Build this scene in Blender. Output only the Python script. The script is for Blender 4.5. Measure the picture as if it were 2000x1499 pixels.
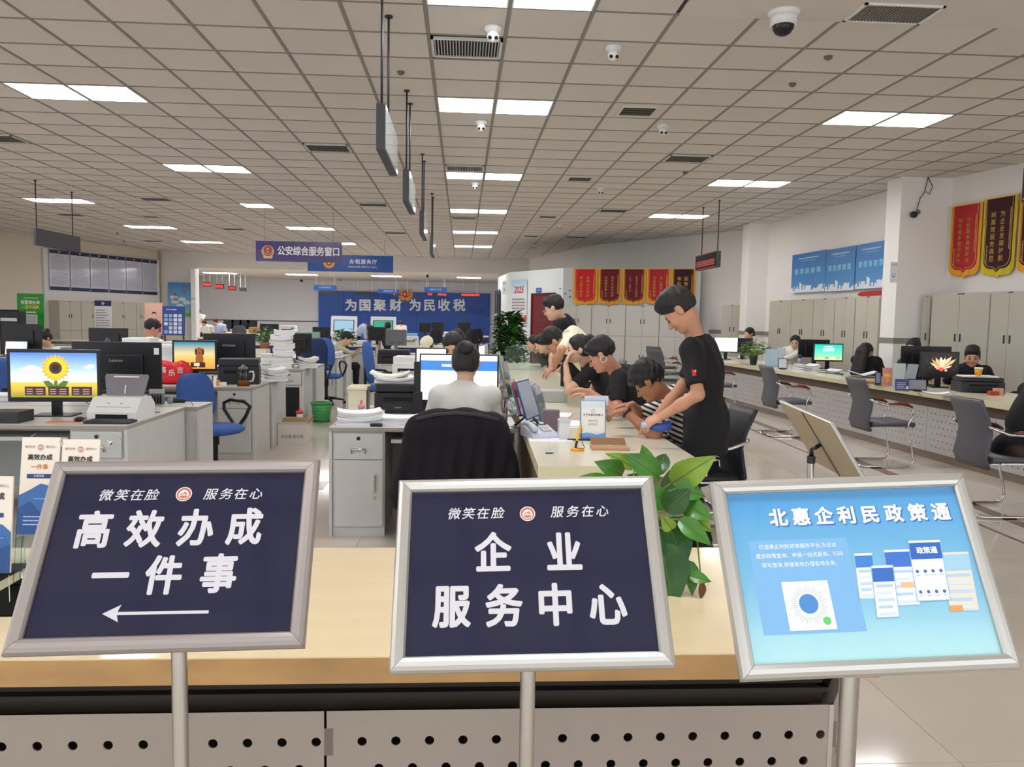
import bpy, bmesh, math, random
import numpy as np
from mathutils import Vector, Matrix, Euler

for o in list(bpy.data.objects):
    bpy.data.objects.remove(o, do_unlink=True)
SC = bpy.context.scene
COL = SC.collection
PI = math.pi
rad = math.radians

# ---------------------------------------------------------------- camera
# focal length and attitude solved from the 0.6 m ceiling grid
FPX, YAW, PITCH, ROLL = 1586.1, .0623, .0803, .0170
CH = 1.5            # eye height
ZC = CH + 2.1955    # ceiling height
fwd = Vector((math.sin(YAW)*math.cos(PITCH), math.cos(YAW)*math.cos(PITCH), -math.sin(PITCH)))
rt0 = Vector((math.cos(YAW), -math.sin(YAW), 0)); up0 = rt0.cross(fwd)
RT = math.cos(ROLL)*rt0 + math.sin(ROLL)*up0
UP = -math.sin(ROLL)*rt0 + math.cos(ROLL)*up0
FW = fwd
cd = bpy.data.cameras.new('camera'); cam = bpy.data.objects.new('camera', cd); COL.objects.link(cam)
cam.matrix_world = Matrix(((RT.x, UP.x, -FW.x, 0), (RT.y, UP.y, -FW.y, 0), (RT.z, UP.z, -FW.z, CH), (0, 0, 0, 1)))
cd.sensor_width = 36; cd.sensor_fit = 'HORIZONTAL'; cd.lens = FPX/2000*36; cd.clip_start = .05; cd.clip_end = 200
SC.camera = cam
# ---------------------------------------------------------------- light and exposure
W = bpy.data.worlds.new('world'); SC.world = W; W.use_nodes = True
W.node_tree.nodes['Background'].inputs[0].default_value = (.93, .96, 1, 1)
W.node_tree.nodes['Background'].inputs[1].default_value = 1.0      # daylight through the open entrance behind the camera
SC.view_settings.view_transform = 'Standard'; SC.view_settings.look = 'None'
SC.view_settings.exposure = 0.85; SC.view_settings.gamma = 1.0
try: SC.view_settings.use_curve_mapping = False
except Exception: pass
LAMP = 15.0      # radiance of the ceiling panels
SC.cycles.use_denoising = True
SC.cycles.max_bounces = 8; SC.cycles.diffuse_bounces = 4; SC.cycles.transparent_max_bounces = 16
SC.cycles.sample_clamp_indirect = 6.0

# ---------------------------------------------------------------- measuring: a point of the room seen at a pixel of the 2000x1499 frame
def ray(px, py):
    return RT*((px-1000)/FPX) + UP*(-(py-749.5)/FPX) + FW
def G(px, py, z=0.0):
    d = ray(px, py); p = d*((z-CH)/d.z); return Vector((p.x, p.y, z))
def AY(px, py, y):
    d = ray(px, py); p = d*(y/d.y); return Vector((p.x, y, p.z+CH))
def AX(px, py, x):
    d = ray(px, py); p = d*(x/d.x); return Vector((x, p.y, p.z+CH))
def AW(px, py, a, b):
    """on the vertical plane through plan points a, b"""
    d = ray(px, py); n = Vector((b[1]-a[1], -(b[0]-a[0]), 0)); k = n.dot(Vector((a[0], a[1], 0)))/n.dot(d)
    p = d*k; return Vector((p.x, p.y, p.z+CH))

# ---------------------------------------------------------------- materials
def lin(c):
    if isinstance(c, str):
        c = [int(c[i:i+2], 16)/255 for i in (0, 2, 4)]
        c = [x/12.92 if x <= .04045 else ((x+.055)/1.055)**2.4 for x in c]
    return (c[0], c[1], c[2], 1)
MATS = {}
def mat(name, col='808080', rough=.5, metal=0., spec=.5, emit=0., trans=0., ior=1.45, coat=0., bump=0., bscale=40., var=0., vscale=4., alpha=1., stretch=None, emitcol=None):
    if name in MATS: return MATS[name]
    m = bpy.data.materials.new(name); m.use_nodes = True; nt = m.node_tree; b = nt.nodes['Principled BSDF']
    c = lin(col); b.inputs['Base Color'].default_value = c
    b.inputs['Roughness'].default_value = rough; b.inputs['Metallic'].default_value = metal
    b.inputs['Specular IOR Level'].default_value = spec; b.inputs['IOR'].default_value = ior
    b.inputs['Transmission Weight'].default_value = trans; b.inputs['Coat Weight'].default_value = coat
    b.inputs['Coat Roughness'].default_value = .08; b.inputs['Alpha'].default_value = alpha
    if emit:
        b.inputs['Emission Color'].default_value = lin(emitcol) if emitcol else c; b.inputs['Emission Strength'].default_value = emit
    if bump or var:
        tc = nt.nodes.new('ShaderNodeTexCoord'); mp = nt.nodes.new('ShaderNodeMapping'); nt.links.new(tc.outputs['Object'], mp.inputs[0])
        if stretch: mp.inputs['Scale'].default_value = stretch
        if var:
            n = nt.nodes.new('ShaderNodeTexNoise'); n.inputs['Scale'].default_value = vscale; n.inputs['Detail'].default_value = 4
            nt.links.new(mp.outputs[0], n.inputs['Vector'])
            mr = nt.nodes.new('ShaderNodeMapRange'); mr.inputs[1].default_value = .3; mr.inputs[2].default_value = .7; mr.inputs[3].default_value = 1-var; mr.inputs[4].default_value = 1+var
            nt.links.new(n.outputs[0], mr.inputs[0])
            vm = nt.nodes.new('ShaderNodeVectorMath'); vm.operation = 'SCALE'; vm.inputs[0].default_value = c[:3]
            nt.links.new(mr.outputs[0], vm.inputs['Scale']); nt.links.new(vm.outputs[0], b.inputs['Base Color'])
        if bump:
            n2 = nt.nodes.new('ShaderNodeTexNoise'); n2.inputs['Scale'].default_value = bscale; n2.inputs['Detail'].default_value = 3
            nt.links.new(mp.outputs[0], n2.inputs['Vector'])
            bp = nt.nodes.new('ShaderNodeBump'); bp.inputs['Strength'].default_value = bump; bp.inputs['Distance'].default_value = .01
            nt.links.new(n2.outputs[0], bp.inputs['Height']); nt.links.new(bp.outputs[0], b.inputs['Normal'])
    MATS[name] = m; return m
def M(name):
    return MATS[name]
def ink(c, rough=.5):      # flat printed colour
    return mat('ink_'+c, c, rough)
def glow(c, e=1.0):        # lit pixels of a screen or display
    return mat('glow_%s_%g' % (c, e), '101010', .3, emit=e, emitcol=c)
def ramp_mat(name, stops, axis=1, emit=0., lo=-.5, hi=.5, rough=.4, noise=0.):
    """colour running along one object axis (a printed or displayed gradient)"""
    if name in MATS: return MATS[name]
    m = bpy.data.materials.new(name); m.use_nodes = True; nt = m.node_tree; b = nt.nodes['Principled BSDF']
    tc = nt.nodes.new('ShaderNodeTexCoord'); sp = nt.nodes.new('ShaderNodeSeparateXYZ'); nt.links.new(tc.outputs['Object'], sp.inputs[0])
    mr = nt.nodes.new('ShaderNodeMapRange'); mr.inputs[1].default_value = lo; mr.inputs[2].default_value = hi
    nt.links.new(sp.outputs[axis], mr.inputs[0])
    cr = nt.nodes.new('ShaderNodeValToRGB'); el = cr.color_ramp.elements
    while len(el) < len(stops): el.new(.5)
    for e, (p, c) in zip(el, stops): e.position = p; e.color = lin(c)
    src = mr.outputs[0]
    if noise:
        n = nt.nodes.new('ShaderNodeTexNoise'); n.inputs['Scale'].default_value = 14; nt.links.new(tc.outputs['Object'], n.inputs['Vector'])
        ma = nt.nodes.new('ShaderNodeMath'); ma.operation = 'MULTIPLY_ADD'; ma.inputs[1].default_value = noise; nt.links.new(n.outputs[0], ma.inputs[0]); nt.links.new(src, ma.inputs[2]); src = ma.outputs[0]
    nt.links.new(src, cr.inputs[0])
    if emit:
        b.inputs['Base Color'].default_value = (.01, .01, .01, 1); nt.links.new(cr.outputs[0], b.inputs['Emission Color']); b.inputs['Emission Strength'].default_value = emit
    else: nt.links.new(cr.outputs[0], b.inputs['Base Color'])
    b.inputs['Roughness'].default_value = rough
    MATS[name] = m; return m

# ---------------------------------------------------------------- mesh builder
class MB:
    def __init__(s): s.v = []; s.f = []; s.mi = []; s.mats = []; s.cur = 0; s.T = Matrix.Identity(4); s.sm = []; s.smooth = False
    def use(s, m):
        if m not in s.mats: s.mats.append(m)
        s.cur = s.mats.index(m); return s
    def add(s, vs, fs, smooth=None):
        n = len(s.v); s.v += [tuple(s.T @ Vector(p)) for p in vs]
        for f in fs: s.f.append([n+i for i in f]); s.mi.append(s.cur); s.sm.append(s.smooth if smooth is None else smooth)
        return s
    def box(s, x0, x1, y0, y1, z0, z1, b=0.):
        if b:
            c = Vector(((x0+x1)/2, (y0+y1)/2, (z0+z1)/2)); h = Vector((abs(x1-x0)/2, abs(y1-y0)/2, abs(z1-z0)/2)); b = min(b, h.x*.9, h.y*.9, h.z*.9)
            bm = bmesh.new(); bmesh.ops.create_cube(bm, size=2)
            for v in bm.verts: v.co = Vector((v.co.x*h.x, v.co.y*h.y, v.co.z*h.z))+c
            bmesh.ops.bevel(bm, geom=bm.edges[:], offset=b, segments=2, profile=.6, affect='EDGES')
            bm.verts.index_update(); s.add([v.co[:] for v in bm.verts], [[v.index for v in f.verts] for f in bm.faces]); bm.free(); return s
        v = [(x0, y0, z0), (x1, y0, z0), (x1, y1, z0), (x0, y1, z0), (x0, y0, z1), (x1, y0, z1), (x1, y1, z1), (x0, y1, z1)]
        return s.add(v, [(0, 3, 2, 1), (4, 5, 6, 7), (0, 1, 5, 4), (1, 2, 6, 5), (2, 3, 7, 6), (3, 0, 4, 7)])
    def cyl(s, p0, p1, r0, r1=None, n=12, caps=True):
        r1 = r0 if r1 is None else r1; p0 = Vector(p0); p1 = Vector(p1); d = (p1-p0).normalized()
        a = d.orthogonal().normalized(); b = d.cross(a); vs = []
        for p, r in ((p0, r0), (p1, r1)):
            for i in range(n): t = 2*PI*i/n; vs.append(p+(a*math.cos(t)+b*math.sin(t))*r)
        s.add(vs, [(i, (i+1) % n, n+(i+1) % n, n+i) for i in range(n)], True)
        if caps: s.add(vs, [list(range(n))[::-1], list(range(n, 2*n))], False)
        return s
    def tube(s, pts, r, n=8, closed=False):
        P = [Vector(p) for p in pts]; L = len(P); vs = []; prev = None
        for i, p in enumerate(P):
            if closed: d = P[(i+1) % L]-P[i-1]
            else: d = P[min(i+1, L-1)]-P[max(i-1, 0)]
            d.normalize()
            a = d.orthogonal().normalized() if prev is None else (prev-d*prev.dot(d)).normalized()
            prev = a; b = d.cross(a); rr = r[i] if isinstance(r, (list, tuple)) else r
            vs += [p+(a*math.cos(2*PI*k/n)+b*math.sin(2*PI*k/n))*rr for k in range(n)]
        fs = []
        for i in range(L if closed else L-1):
            j = (i+1) % L
            fs += [(i*n+k, i*n+(k+1) % n, j*n+(k+1) % n, j*n+k) for k in range(n)]
        if not closed: fs += [list(range(n))[::-1], list(range((L-1)*n, L*n))]
        return s.add(vs, fs, True)
    def lathe(s, prof, c=(0, 0, 0), n=20, ax='z'):
        vs = []; m = len(prof)
        for i in range(n):
            t = 2*PI*i/n
            for r, z in prof:
                q = (r*math.cos(t), r*math.sin(t), z)
                if ax == 'y': q = (q[0], q[2], q[1])
                if ax == 'x': q = (q[2], q[0], q[1])
                vs.append((c[0]+q[0], c[1]+q[1], c[2]+q[2]))
        fs = [(i*m+k, ((i+1) % n)*m+k, ((i+1) % n)*m+k+1, i*m+k+1) for i in range(n) for k in range(m-1)]
        return s.add(vs, fs, True)
    def ell(s, c, r, n=14, m=8):
        prof = [(math.sin(PI*k/m), -math.cos(PI*k/m)) for k in range(m+1)]; vs = []
        for i in range(n):
            t = 2*PI*i/n
            for a, z in prof: vs.append((c[0]+r[0]*a*math.cos(t), c[1]+r[1]*a*math.sin(t), c[2]+r[2]*z))
        q = m+1
        return s.add(vs, [(i*q+k, ((i+1) % n)*q+k, ((i+1) % n)*q+k+1, i*q+k+1) for i in range(n) for k in range(m)], True)
    def prism(s, poly, h0, h1, ax='z'):
        """extrude a polygon (list of 2-d points) along an axis"""
        def P(a, b, h): return {'z': (a, b, h), 'y': (a, h, b), 'x': (h, a, b)}[ax]
        n = len(poly); vs = [P(a, b, h0) for a, b in poly]+[P(a, b, h1) for a, b in poly]
        return s.add(vs, [list(range(n))[::-1], list(range(n, 2*n))]+[(i, (i+1) % n, n+(i+1) % n, n+i) for i in range(n)])
    def quad(s, a, b, c, d): return s.add([a, b, c, d], [(0, 1, 2, 3)])
    def flat(s, poly, z=0): return s.add([(a, b, z) for a, b in poly], [list(range(len(poly)))])
    def rect(s, x0, x1, y0, y1, z=0): return s.flat([(x0, y0), (x1, y0), (x1, y1), (x0, y1)], z)
    def disc(s, cx, cy, r, z=0, n=20, ry=None): return s.flat([(cx+r*math.cos(2*PI*i/n), cy+(ry or r)*math.sin(2*PI*i/n)) for i in range(n)], z)
    def build(s, name, parent=None, m=None, fixn=True):
        me = bpy.data.meshes.new(name); me.from_pydata([tuple(p) for p in s.v], [], s.f)
        for x in (s.mats or [m]):
            if x: me.materials.append(x)
        if s.mats: me.polygons.foreach_set('material_index', s.mi)
        me.polygons.foreach_set('use_smooth', s.sm)
        if fixn and len(s.f) < 60000:
            bm = bmesh.new(); bm.from_mesh(me); bmesh.ops.recalc_face_normals(bm, faces=bm.faces[:]); bm.to_mesh(me); bm.free()
        o = bpy.data.objects.new(name, me); COL.objects.link(o)
        if parent: o.parent = parent
        return o

def thing(name, label, cat, loc=(0, 0, 0), rz=0, group=None):
    o = bpy.data.objects.new(name, None); COL.objects.link(o); o.empty_display_size = .05
    o.location = loc; o.rotation_euler = (0, 0, rz)
    o['label'] = label; o['category'] = cat
    if group: o['group'] = group
    return o
def tag(o, label, cat, group=None):
    o['label'] = label; o['category'] = cat
    if group: o['group'] = group
    return o
def struct(o):
    o['kind'] = 'structure'; return o
KIDS = {}
def kids(o): return [c for c in bpy.data.objects if c.parent is o]
def dup(root, label, loc, rz=None, group=None):
    """a copy of a thing with its parts and sub-parts"""
    if 'kids' not in KIDS: KIDS['kids'] = {}
    K = KIDS['kids']
    if root.name not in K: K[root.name] = [(c, kids(c)) for c in kids(root)]
    r = root.copy(); COL.objects.link(r); r.location = loc
    if rz is not None: r.rotation_euler = (0, 0, rz)
    r['label'] = label
    if group: r['group'] = group
    for c, gs in K[root.name]:
        d = c.copy(); COL.objects.link(d); d.parent = r
        for g in gs:
            e = g.copy(); COL.objects.link(e); e.parent = d
    return r
def text_mesh(s, size, bold=0., shear=0., ext=0., align='CENTER', sx=1., spacing=1.):
    c = bpy.data.curves.new('txt', 'FONT'); c.body = s; c.size = size; c.shear = shear
    c.extrude = ext; c.align_x = align; c.align_y = 'CENTER'; c.space_character = spacing; c.resolution_u = 3
    o = bpy.data.objects.new('txt', c); COL.objects.link(o)
    dg = bpy.context.evaluated_depsgraph_get(); dg.update()
    me = bpy.data.meshes.new_from_object(o.evaluated_get(dg))
    bpy.data.objects.remove(o); bpy.data.curves.remove(c)
    if sx != 1:
        for v in me.vertices: v.co.x *= sx
    if bold:      # heavier strokes: the glyphs laid over themselves, each a hair higher
        vs = [v.co.copy() for v in me.vertices]; fs = [list(p.vertices) for p in me.polygons]; V, F = [], []
        nn = 10 if bold > .02 else 5
        for k in range(nn):
            a = 2*PI*k/nn; q = Vector((math.cos(a)*bold*size, math.sin(a)*bold*size, k*.00001)); n0 = len(V)
            V += [tuple(p+q) for p in vs]; F += [[i+n0 for i in f] for f in fs]
        bpy.data.meshes.remove(me); me = bpy.data.meshes.new('txt'); me.from_pydata(V, [], F)
    return me
def text(s, size, m, parent=None, loc=(0, 0, 0), rot=(0, 0, 0), name='lettering', **k):
    me = text_mesh(s, size, **k); me.materials.clear(); me.materials.append(m)
    o = bpy.data.objects.new(name, me); COL.objects.link(o); o.location = loc; o.rotation_euler = rot
    if parent: o.parent = parent
    return o
def textlocal(mb, s, size, m, x, y, z=0, vertical=False, **k):
    """bake lettering into a builder (lies in its local xy plane)"""
    if vertical:
        for i, ch in enumerate(s): textlocal(mb, ch, size, m, x, y-i*size*k.get('pitch', 1.1), z, bold=k.get('bold', 0.))
        return
    k.pop('pitch', None)
    me = text_mesh(s, size, **k); mb.use(m)
    mb.add([(v.co.x+x, v.co.y+y, v.co.z+z) for v in me.vertices], [list(p.vertices) for p in me.polygons], False)
    bpy.data.meshes.remove(me)
def smallprint(mb, m, x0, x1, y0, y1, n, z, seed=0, thick=.35):
    """rows of fine print, too small to read, as short dashes"""
    R = random.Random(seed); mb.use(m); dy = (y1-y0)/n
    for i in range(n):
        y = y1-(i+.5)*dy; x = x0; end = x1-(R.random()*.35*(x1-x0) if R.random() < .3 else 0)
        while x < end:
            w = min(end-x, R.uniform(.08, .3)*(x1-x0)); mb.rect(x, x+w*.92, y-dy*thick/2, y+dy*thick/2, z); x += w

mat('wall_white', 'e6e2dc', .75, var=.02, vscale=.6)
mat('wall_cream', 'd8d0bf', .75, var=.02, vscale=.6)
mat('steel', 'c9c6c0', .28, 1.)
mat('chrome', 'd8d8d8', .12, 1.)
mat('alu', 'cfcdc8', .35, .85, bump=.05, bscale=300)
mat('black_plastic', '15161a', .35, bump=.05, bscale=400)
mat('dark_plastic', '2b2c31', .45)
mat('grey_plastic', '6b6c70', .5)
mat('white_plastic', 'e3e3e0', .4)
mat('desk_grey', 'c6c5c2', .45, var=.03, vscale=8)
mat('desk_top', 'cfccc5', .35, var=.03, vscale=10)
mat('desk_edge', '9b988f', .5)
mat('desk_dark', '4a4a4a', .6)
mat('cabinet_grey', 'b9b5a6', .45, var=.02, vscale=2)
mat('cabinet_light', 'c4c2ba', .45, var=.02, vscale=2)
mat('seam_dark', '3a3a38', .7)
mat('blue_fabric', '3f63a8', .85, bump=.25, bscale=500, var=.06, vscale=20)
mat('navy_fabric', '1d2f57', .85, bump=.25, bscale=500)
mat('black_leather', '26282d', .42, bump=.2, bscale=180)
mat('grey_leather', '55565c', .42, bump=.2, bscale=180)
mat('red_wood', '6b2418', .3, coat=.4)
mat('paper', 'eceef2', .8, var=.03, vscale=30)
mat('paper_warm', 'e4dfd4', .8, var=.03, vscale=30)
mat('leaf', '3f7a24', .35, var=.25, vscale=14, coat=.15)
mat('leaf_light', '7fa03a', .35, var=.2, vscale=14, coat=.15)
mat('leaf_dark', '24501f', .4, var=.25, vscale=14, coat=.15)
mat('stem', '5f7a35', .5)
mat('acrylic', 'f4fbfa', .03, trans=1., ior=1.12, spec=.6)
mat('skin', 'c68f72', .5, var=.05, vscale=18)
mat('skin_light', 'd6aa90', .5, var=.04, vscale=18)
mat('skin_brown', 'a97355', .5, var=.05, vscale=18)
mat('hair', '1a1718', .5, bump=.5, bscale=260, stretch=(1, 1, .25))
mat('hair_soft', '241c1c', .5, bump=.5, bscale=220)
mat('lip', 'a8594e', .5)
mat('eye_dark', '1b1412', .3)
mat('black_cloth', '17161a', .85, bump=.3, bscale=90, var=.15, vscale=9)
mat('grey_cloth', 'b9b8b2', .85, bump=.3, bscale=90, var=.05, vscale=9)
mat('white_cloth', 'e6e2da', .85, bump=.3, bscale=90, var=.04, vscale=9)
mat('cream_cloth', 'e9e2c6', .85, bump=.3, bscale=90, var=.04, vscale=9)
mat('blue_cloth', '9fb0dc', .85, bump=.3, bscale=90)
mat('lamp_panel', 'ffffff', .5, emit=LAMP, emitcol='fdfcff')
# ================================================================ SETTING
# ---- floor: glossy 0.8 m tiles; nearest ones single, the rest joined
mat('floor_tile', 'c6bcae', .09, spec=.5, var=.05, vscale=1.2)
mat('floor_tile_b', 'c8beb1', .10, spec=.5, var=.05, vscale=1.5)
mat('floor_joint', '7d7468', .6)
mat('floor_brown', '6a4a3c', .15, var=.1, vscale=6)
floor = struct(MB().box(-17, 10.5, -2, 42, -.10, -.0035).build('floor', m=M('floor_joint')))
TL = .8; fx0, fy0 = 1.73-TL*23, 2.585-TL*6
def near_tile(x, y): return (-4.2 < x < 7.0 and 2.0 < y < 13.6) and not (x < -2.9 and y > 9)
tile_mesh = {}
def floor_tile(i, j):
    k = (i*7+j*13) % 2
    if k not in tile_mesh:
        b = MB().box(.0012, TL-.0012, .0012, TL-.0012, -.02, 0, .0008); o = b.build('tile', floor, M('floor_tile' if k else 'floor_tile_b')); tile_mesh[k] = o.data
    else:
        o = bpy.data.objects.new('tile', tile_mesh[k]); COL.objects.link(o); o.parent = floor
    o.location = (fx0+i*TL, fy0+j*TL, 0); return o
rest = MB()
nt_ = 0
for i in range(0, 35):
    for j in range(0, 56):
        x, y = fx0+i*TL, fy0+j*TL
        if x < -17 or x > 10 or y > 41.5: continue
        if near_tile(x, y) and nt_ < 290: floor_tile(i, j); nt_ += 1
        else:
            rest.use(M('floor_tile' if (i*7+j*13) % 2 else 'floor_tile_b')).box(x+.0015, x+TL-.0015, y+.0015, y+TL-.0015, -.02, 0)
r = rest.build('far_tiles', floor, fixn=False); r['kind'] = 'stuff'
# dark stone inlays: two squares in the near aisle, a band along the long counter
for (x, y, a) in ((-1.32, 7.15, .14), (-1.36, 6.62, .14)):
    o = MB().box(x-a, x+a, y-a*1.3, y+a*1.3, -.001, .0016).build('floor_inlay', floor, M('floor_brown'))
o = MB().prism([(4.50, 16.5), (4.62, 16.5), (4.32, 5.2), (4.2, 5.2)], -.001, .0016).build('floor_band', floor, M('floor_brown'))
o = MB().prism([(4.20, 16.5), (4.23, 16.5), (3.93, 5.2), (3.90, 5.2)], -.001, .0016).build('floor_band', floor, M('floor_brown'))

# ---- ceiling: 0.6 m tiles hung in a grid
mat('ceiling_tile', 'd8d1c8', .85, bump=.15, bscale=220, var=.03, vscale=1.3)
mat('ceiling_tile_b', 'dcd5cc', .85, bump=.15, bscale=220, var=.03, vscale=1.3)
mat('ceiling_bar', '8f8a82', .6)
GX, GY = -.2901, 8.3509
def cell(i, j): return GX+.6*i, GY+.6*j
ceiling = struct(MB().box(-17.2, 9.6, -2, 31, ZC+.012, ZC+.1).build('ceiling', m=M('seam_dark')))
lamps, offp = set(), set()
for ci in (-14, -7, 0, 7):
    for r_, rows in enumerate((-12, -5, 0, 7, 14, 21 if ci > -14 else 22, 28 if ci > -14 else 29)):
        if rows <= -12 and ci == 7: continue
        if rows == -5 and ci != 0: continue
        if ci == 7 and rows > 21: continue
        for d in (0, 1): lamps.add((ci+d, rows))
for c in ((-6, 14), (7, 21), (8, 21)): lamps.discard(c); offp.add(c)
vents = {(0, -3), (0, 6), (0, 16), (-3, 4), (-3, 13), (-3, 22), (-10, 13), (-10, 4), (5, 4), (5, 13), (-15, 18), (5, 22), (-16, 29), (-10, 22), (5, -5)}
diffs = {(3, 0), (3, 7), (3, 15), (3, 22), (-12, 18)}
plaster_x, plaster_y = cell(3, 0)[0]+.02, cell(0, -4)[1]
ct = {}
def ceil_tile(i, j, k):
    if k not in ct:
        o = MB().box(.014, .586, .014, .586, 0, .012, .004).build('tile', ceiling, M('ceiling_tile' if k else 'ceiling_tile_b')); ct[k] = o.data
    else:
        o = bpy.data.objects.new('tile', ct[k]); COL.objects.link(o); o.parent = ceiling
    x, y = cell(i, j); o.location = (x, y, ZC); return o
far = MB(); n_c = 0
order = []
for i in range(-28, 16):
    for j in range(-17, 38):
        x, y = cell(i, j)
        if x+.3 > plaster_x and y+.3 < plaster_y: continue
        if (i, j) in lamps or (i, j) in vents or (i, j) in offp or (i, j) in diffs: continue
        vis = y > 5.0 and abs(x/(y+.6)) < .75
        order.append((0 if vis else 1, (x*x+y*y), i, j))
order.sort()
for n, (_, _, i, j) in enumerate(order):
    k = (i*5+j*3) % 2
    if n < 298: ceil_tile(i, j, k)
    else:
        x, y = cell(i, j); far.use(M('ceiling_tile' if k else 'ceiling_tile_b')).box(x+.014, x+.586, y+.014, y+.586, ZC, ZC+.012)
far.build('far_tiles', ceiling, fixn=False)['kind'] = 'stuff'
bars = MB()
for i in range(-28, 17):
    x = cell(i, 0)[0]; y0 = -2 if x < plaster_x-.1 else plaster_y
    bars.box(x-.013, x+.013, y0, 31, ZC-.004, ZC+.013)
for j in range(-17, 38):
    y = cell(0, j)[1]; x1 = 9.5 if y > plaster_y else plaster_x
    bars.box(-17, x1, y-.009, y+.009, ZC-.003, ZC+.013)
bars.build('grid_bars', ceiling, M('ceiling_bar'))['kind'] = 'stuff'
struct(MB().box(plaster_x, 9.6, -2, plaster_y, ZC-.004, ZC+.05).build('ceiling_plaster', m=M('ceiling_tile')))
# lamps in pairs
def lamp(i, j, on=True):
    x, y = cell(i, j)
    row = {-14: 'far left row', -7: 'left row', 0: 'central row', 7: 'right row'}[min((-14, -7, 0, 7), key=lambda c: abs(c+.5-i))]
    k = {-12: 'behind the entrance', -5: 'nearest', 0: 'second', 7: 'third', 14: 'fourth', 21: 'fifth', 22: 'fifth', 28: 'sixth', 29: 'sixth'}[j]
    side = 'left' if i in (-14, -7, 0, 7) else 'right'
    t = thing('ceiling_light', '%s light panel, %s half of %s pair, %s' % ('lit ceiling' if on else 'unlit ceiling', side, k, row), 'ceiling light', (x+.3, y+.3, ZC), 0, 'square light panels in the ceiling')
    MB().box(-.287, .287, -.287, -.275, -.006, .01).box(-.287, .287, .275, .287, -.006, .01).box(-.287, -.275, -.275, .275, -.006, .01).box(.275, .287, -.275, .275, -.006, .01).build('frame', t, M('white_plastic'))
    MB().box(-.275, .275, -.275, .275, -.002, .008).build('diffuser', t, M('lamp_panel') if on else mat('lamp_off', 'dad6cc', .5))
for (i, j) in sorted(lamps): lamp(i, j)
for (i, j) in sorted(offp): lamp(i, j, False)
mat('vent_black', '15151a', .8); mat('vent_fin', 'b9b6b4', .5); mat('vent_fin_dark', '6d675c', .6)
VL = {(0, -3): 'nearest, beside a dome camera', (0, 6): 'touching the third central light pair', (0, 16): 'behind the fourth central light pair', (-3, 4): 'left of the first hanging light box', (-3, 13): 'left of the third hanging light box', (-3, 22): 'above the blue hall sign', (-10, 13): 'between the left light rows', (-10, 4): 'cut by the left picture edge', (5, 4): 'before the third right light pair', (5, 13): 'beside the fourth right light pair', (-15, 18): 'above the grey hanging box', (5, 22): 'near the far end on the right', (-16, 29): 'above the white rule boards', (-10, 22): 'farthest between the left light rows', (5, -5): 'on the plain plaster by the black dome camera'}
def grille(i, j):
    x, y = cell(i, j); z = ZC if (i, j) != (5, -5) else ZC-.004
    if (i, j) == (5, -5): y += .10
    t = thing('ceiling_vent', 'rectangular slotted air vent in the ceiling, ' + VL[(i, j)], 'vent', (x+.3, y+.3, z), 0, 'slotted ceiling vents')
    w, d = .285, .23 if j > -4 else .17
    MB().box(-w, w, -d, -d+.02, -.012, .01).box(-w, w, d-.02, d, -.012, .01).box(-w, -w+.02, -d, d, -.012, .01).box(w-.02, w, -d, d, -.012, .01).build('frame', t, M('white_plastic'))
    MB().box(-w+.02, w-.02, -d+.02, d-.02, .004, .01).build('backing', t, M('vent_black'))
    n = 22
    for k in range(n):
        xx = -w+.03+(2*w-.06)*k/(n-1)
        if k == 0:
            o0 = MB().box(-.0045, .0045, -d+.02, d-.02, -.008, .004).build('fin', t, M('vent_fin' if i == 0 else 'vent_fin_dark')); o0.location.x = xx
        else:
            o = bpy.data.objects.new('fin', o0.data); COL.objects.link(o); o.parent = t; o.location.x = xx
for v in sorted(vents): grille(*v)
for (i, j), w in zip(sorted(diffs), ('far left near the wall boards', 'nearest, right of the second central lights', 'second nearest on the right', 'third on the right', 'farthest on the right')):
    x, y = cell(i, j)
    t = thing('ceiling_diffuser', 'square white recessed air diffuser in the ceiling, ' + w, 'vent', (x+.3, y+.3, ZC), 0, 'square ceiling diffusers')
    MB().box(-.287, .287, -.287, .287, -.001, .008).build('panel', t, M('ceiling_tile'))
    MB().box(-.2, .2, -.2, -.17, -.014, 0).box(-.2, .2, .17, .2, -.014, 0).box(-.2, -.17, -.17, .17, -.014, 0).box(.17, .2, -.17, .17, -.014, 0).build('frame', t, M('ceiling_tile'))
    MB().box(-.17, .17, -.17, .17, -.003, 0).build('opening', t, M('vent_black'))
    for k in (-1, 0, 1): MB().box(-.15, .15, k*.09-.008, k*.09+.008, -.012, -.004).build('slat', t, M('vent_fin_dark'))

# ---- walls
def wall(name, pts, z0, z1, m, th=.12, side=1):
    b = MB()
    for (x0, y0), (x1, y1) in zip(pts, pts[1:]):
        d = Vector((x1-x0, y1-y0)).normalized(); n = Vector((d.y, -d.x))*th*side
        b.prism([(x0-d.x*.001, y0-d.y*.001), (x1+d.x*.001, y1+d.y*.001), (x1+n.x, y1+n.y), (x0+n.x, y0+n.y)], z0, z1)
    return struct(b.build(name, m=m))
RW = [(9.6, -2), (8.5, 4.5), (7.48, 10.7), (7.28, 11.9), (7.0, 12.3), (6.72, 19.1), (6.2, 20.15), (3.9, 23.9), (2.43, 29.7), (2.43, 30.35)]
wall('wall_right', RW, 0, ZC+.02, M('wall_white'), side=1)
LW = [(-10.95, 30.3), (-13.3, 23.5), (-17, 12.9)]
wall('wall_left', LW, 0, ZC+.02, M('wall_cream'), side=-1)
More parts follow.
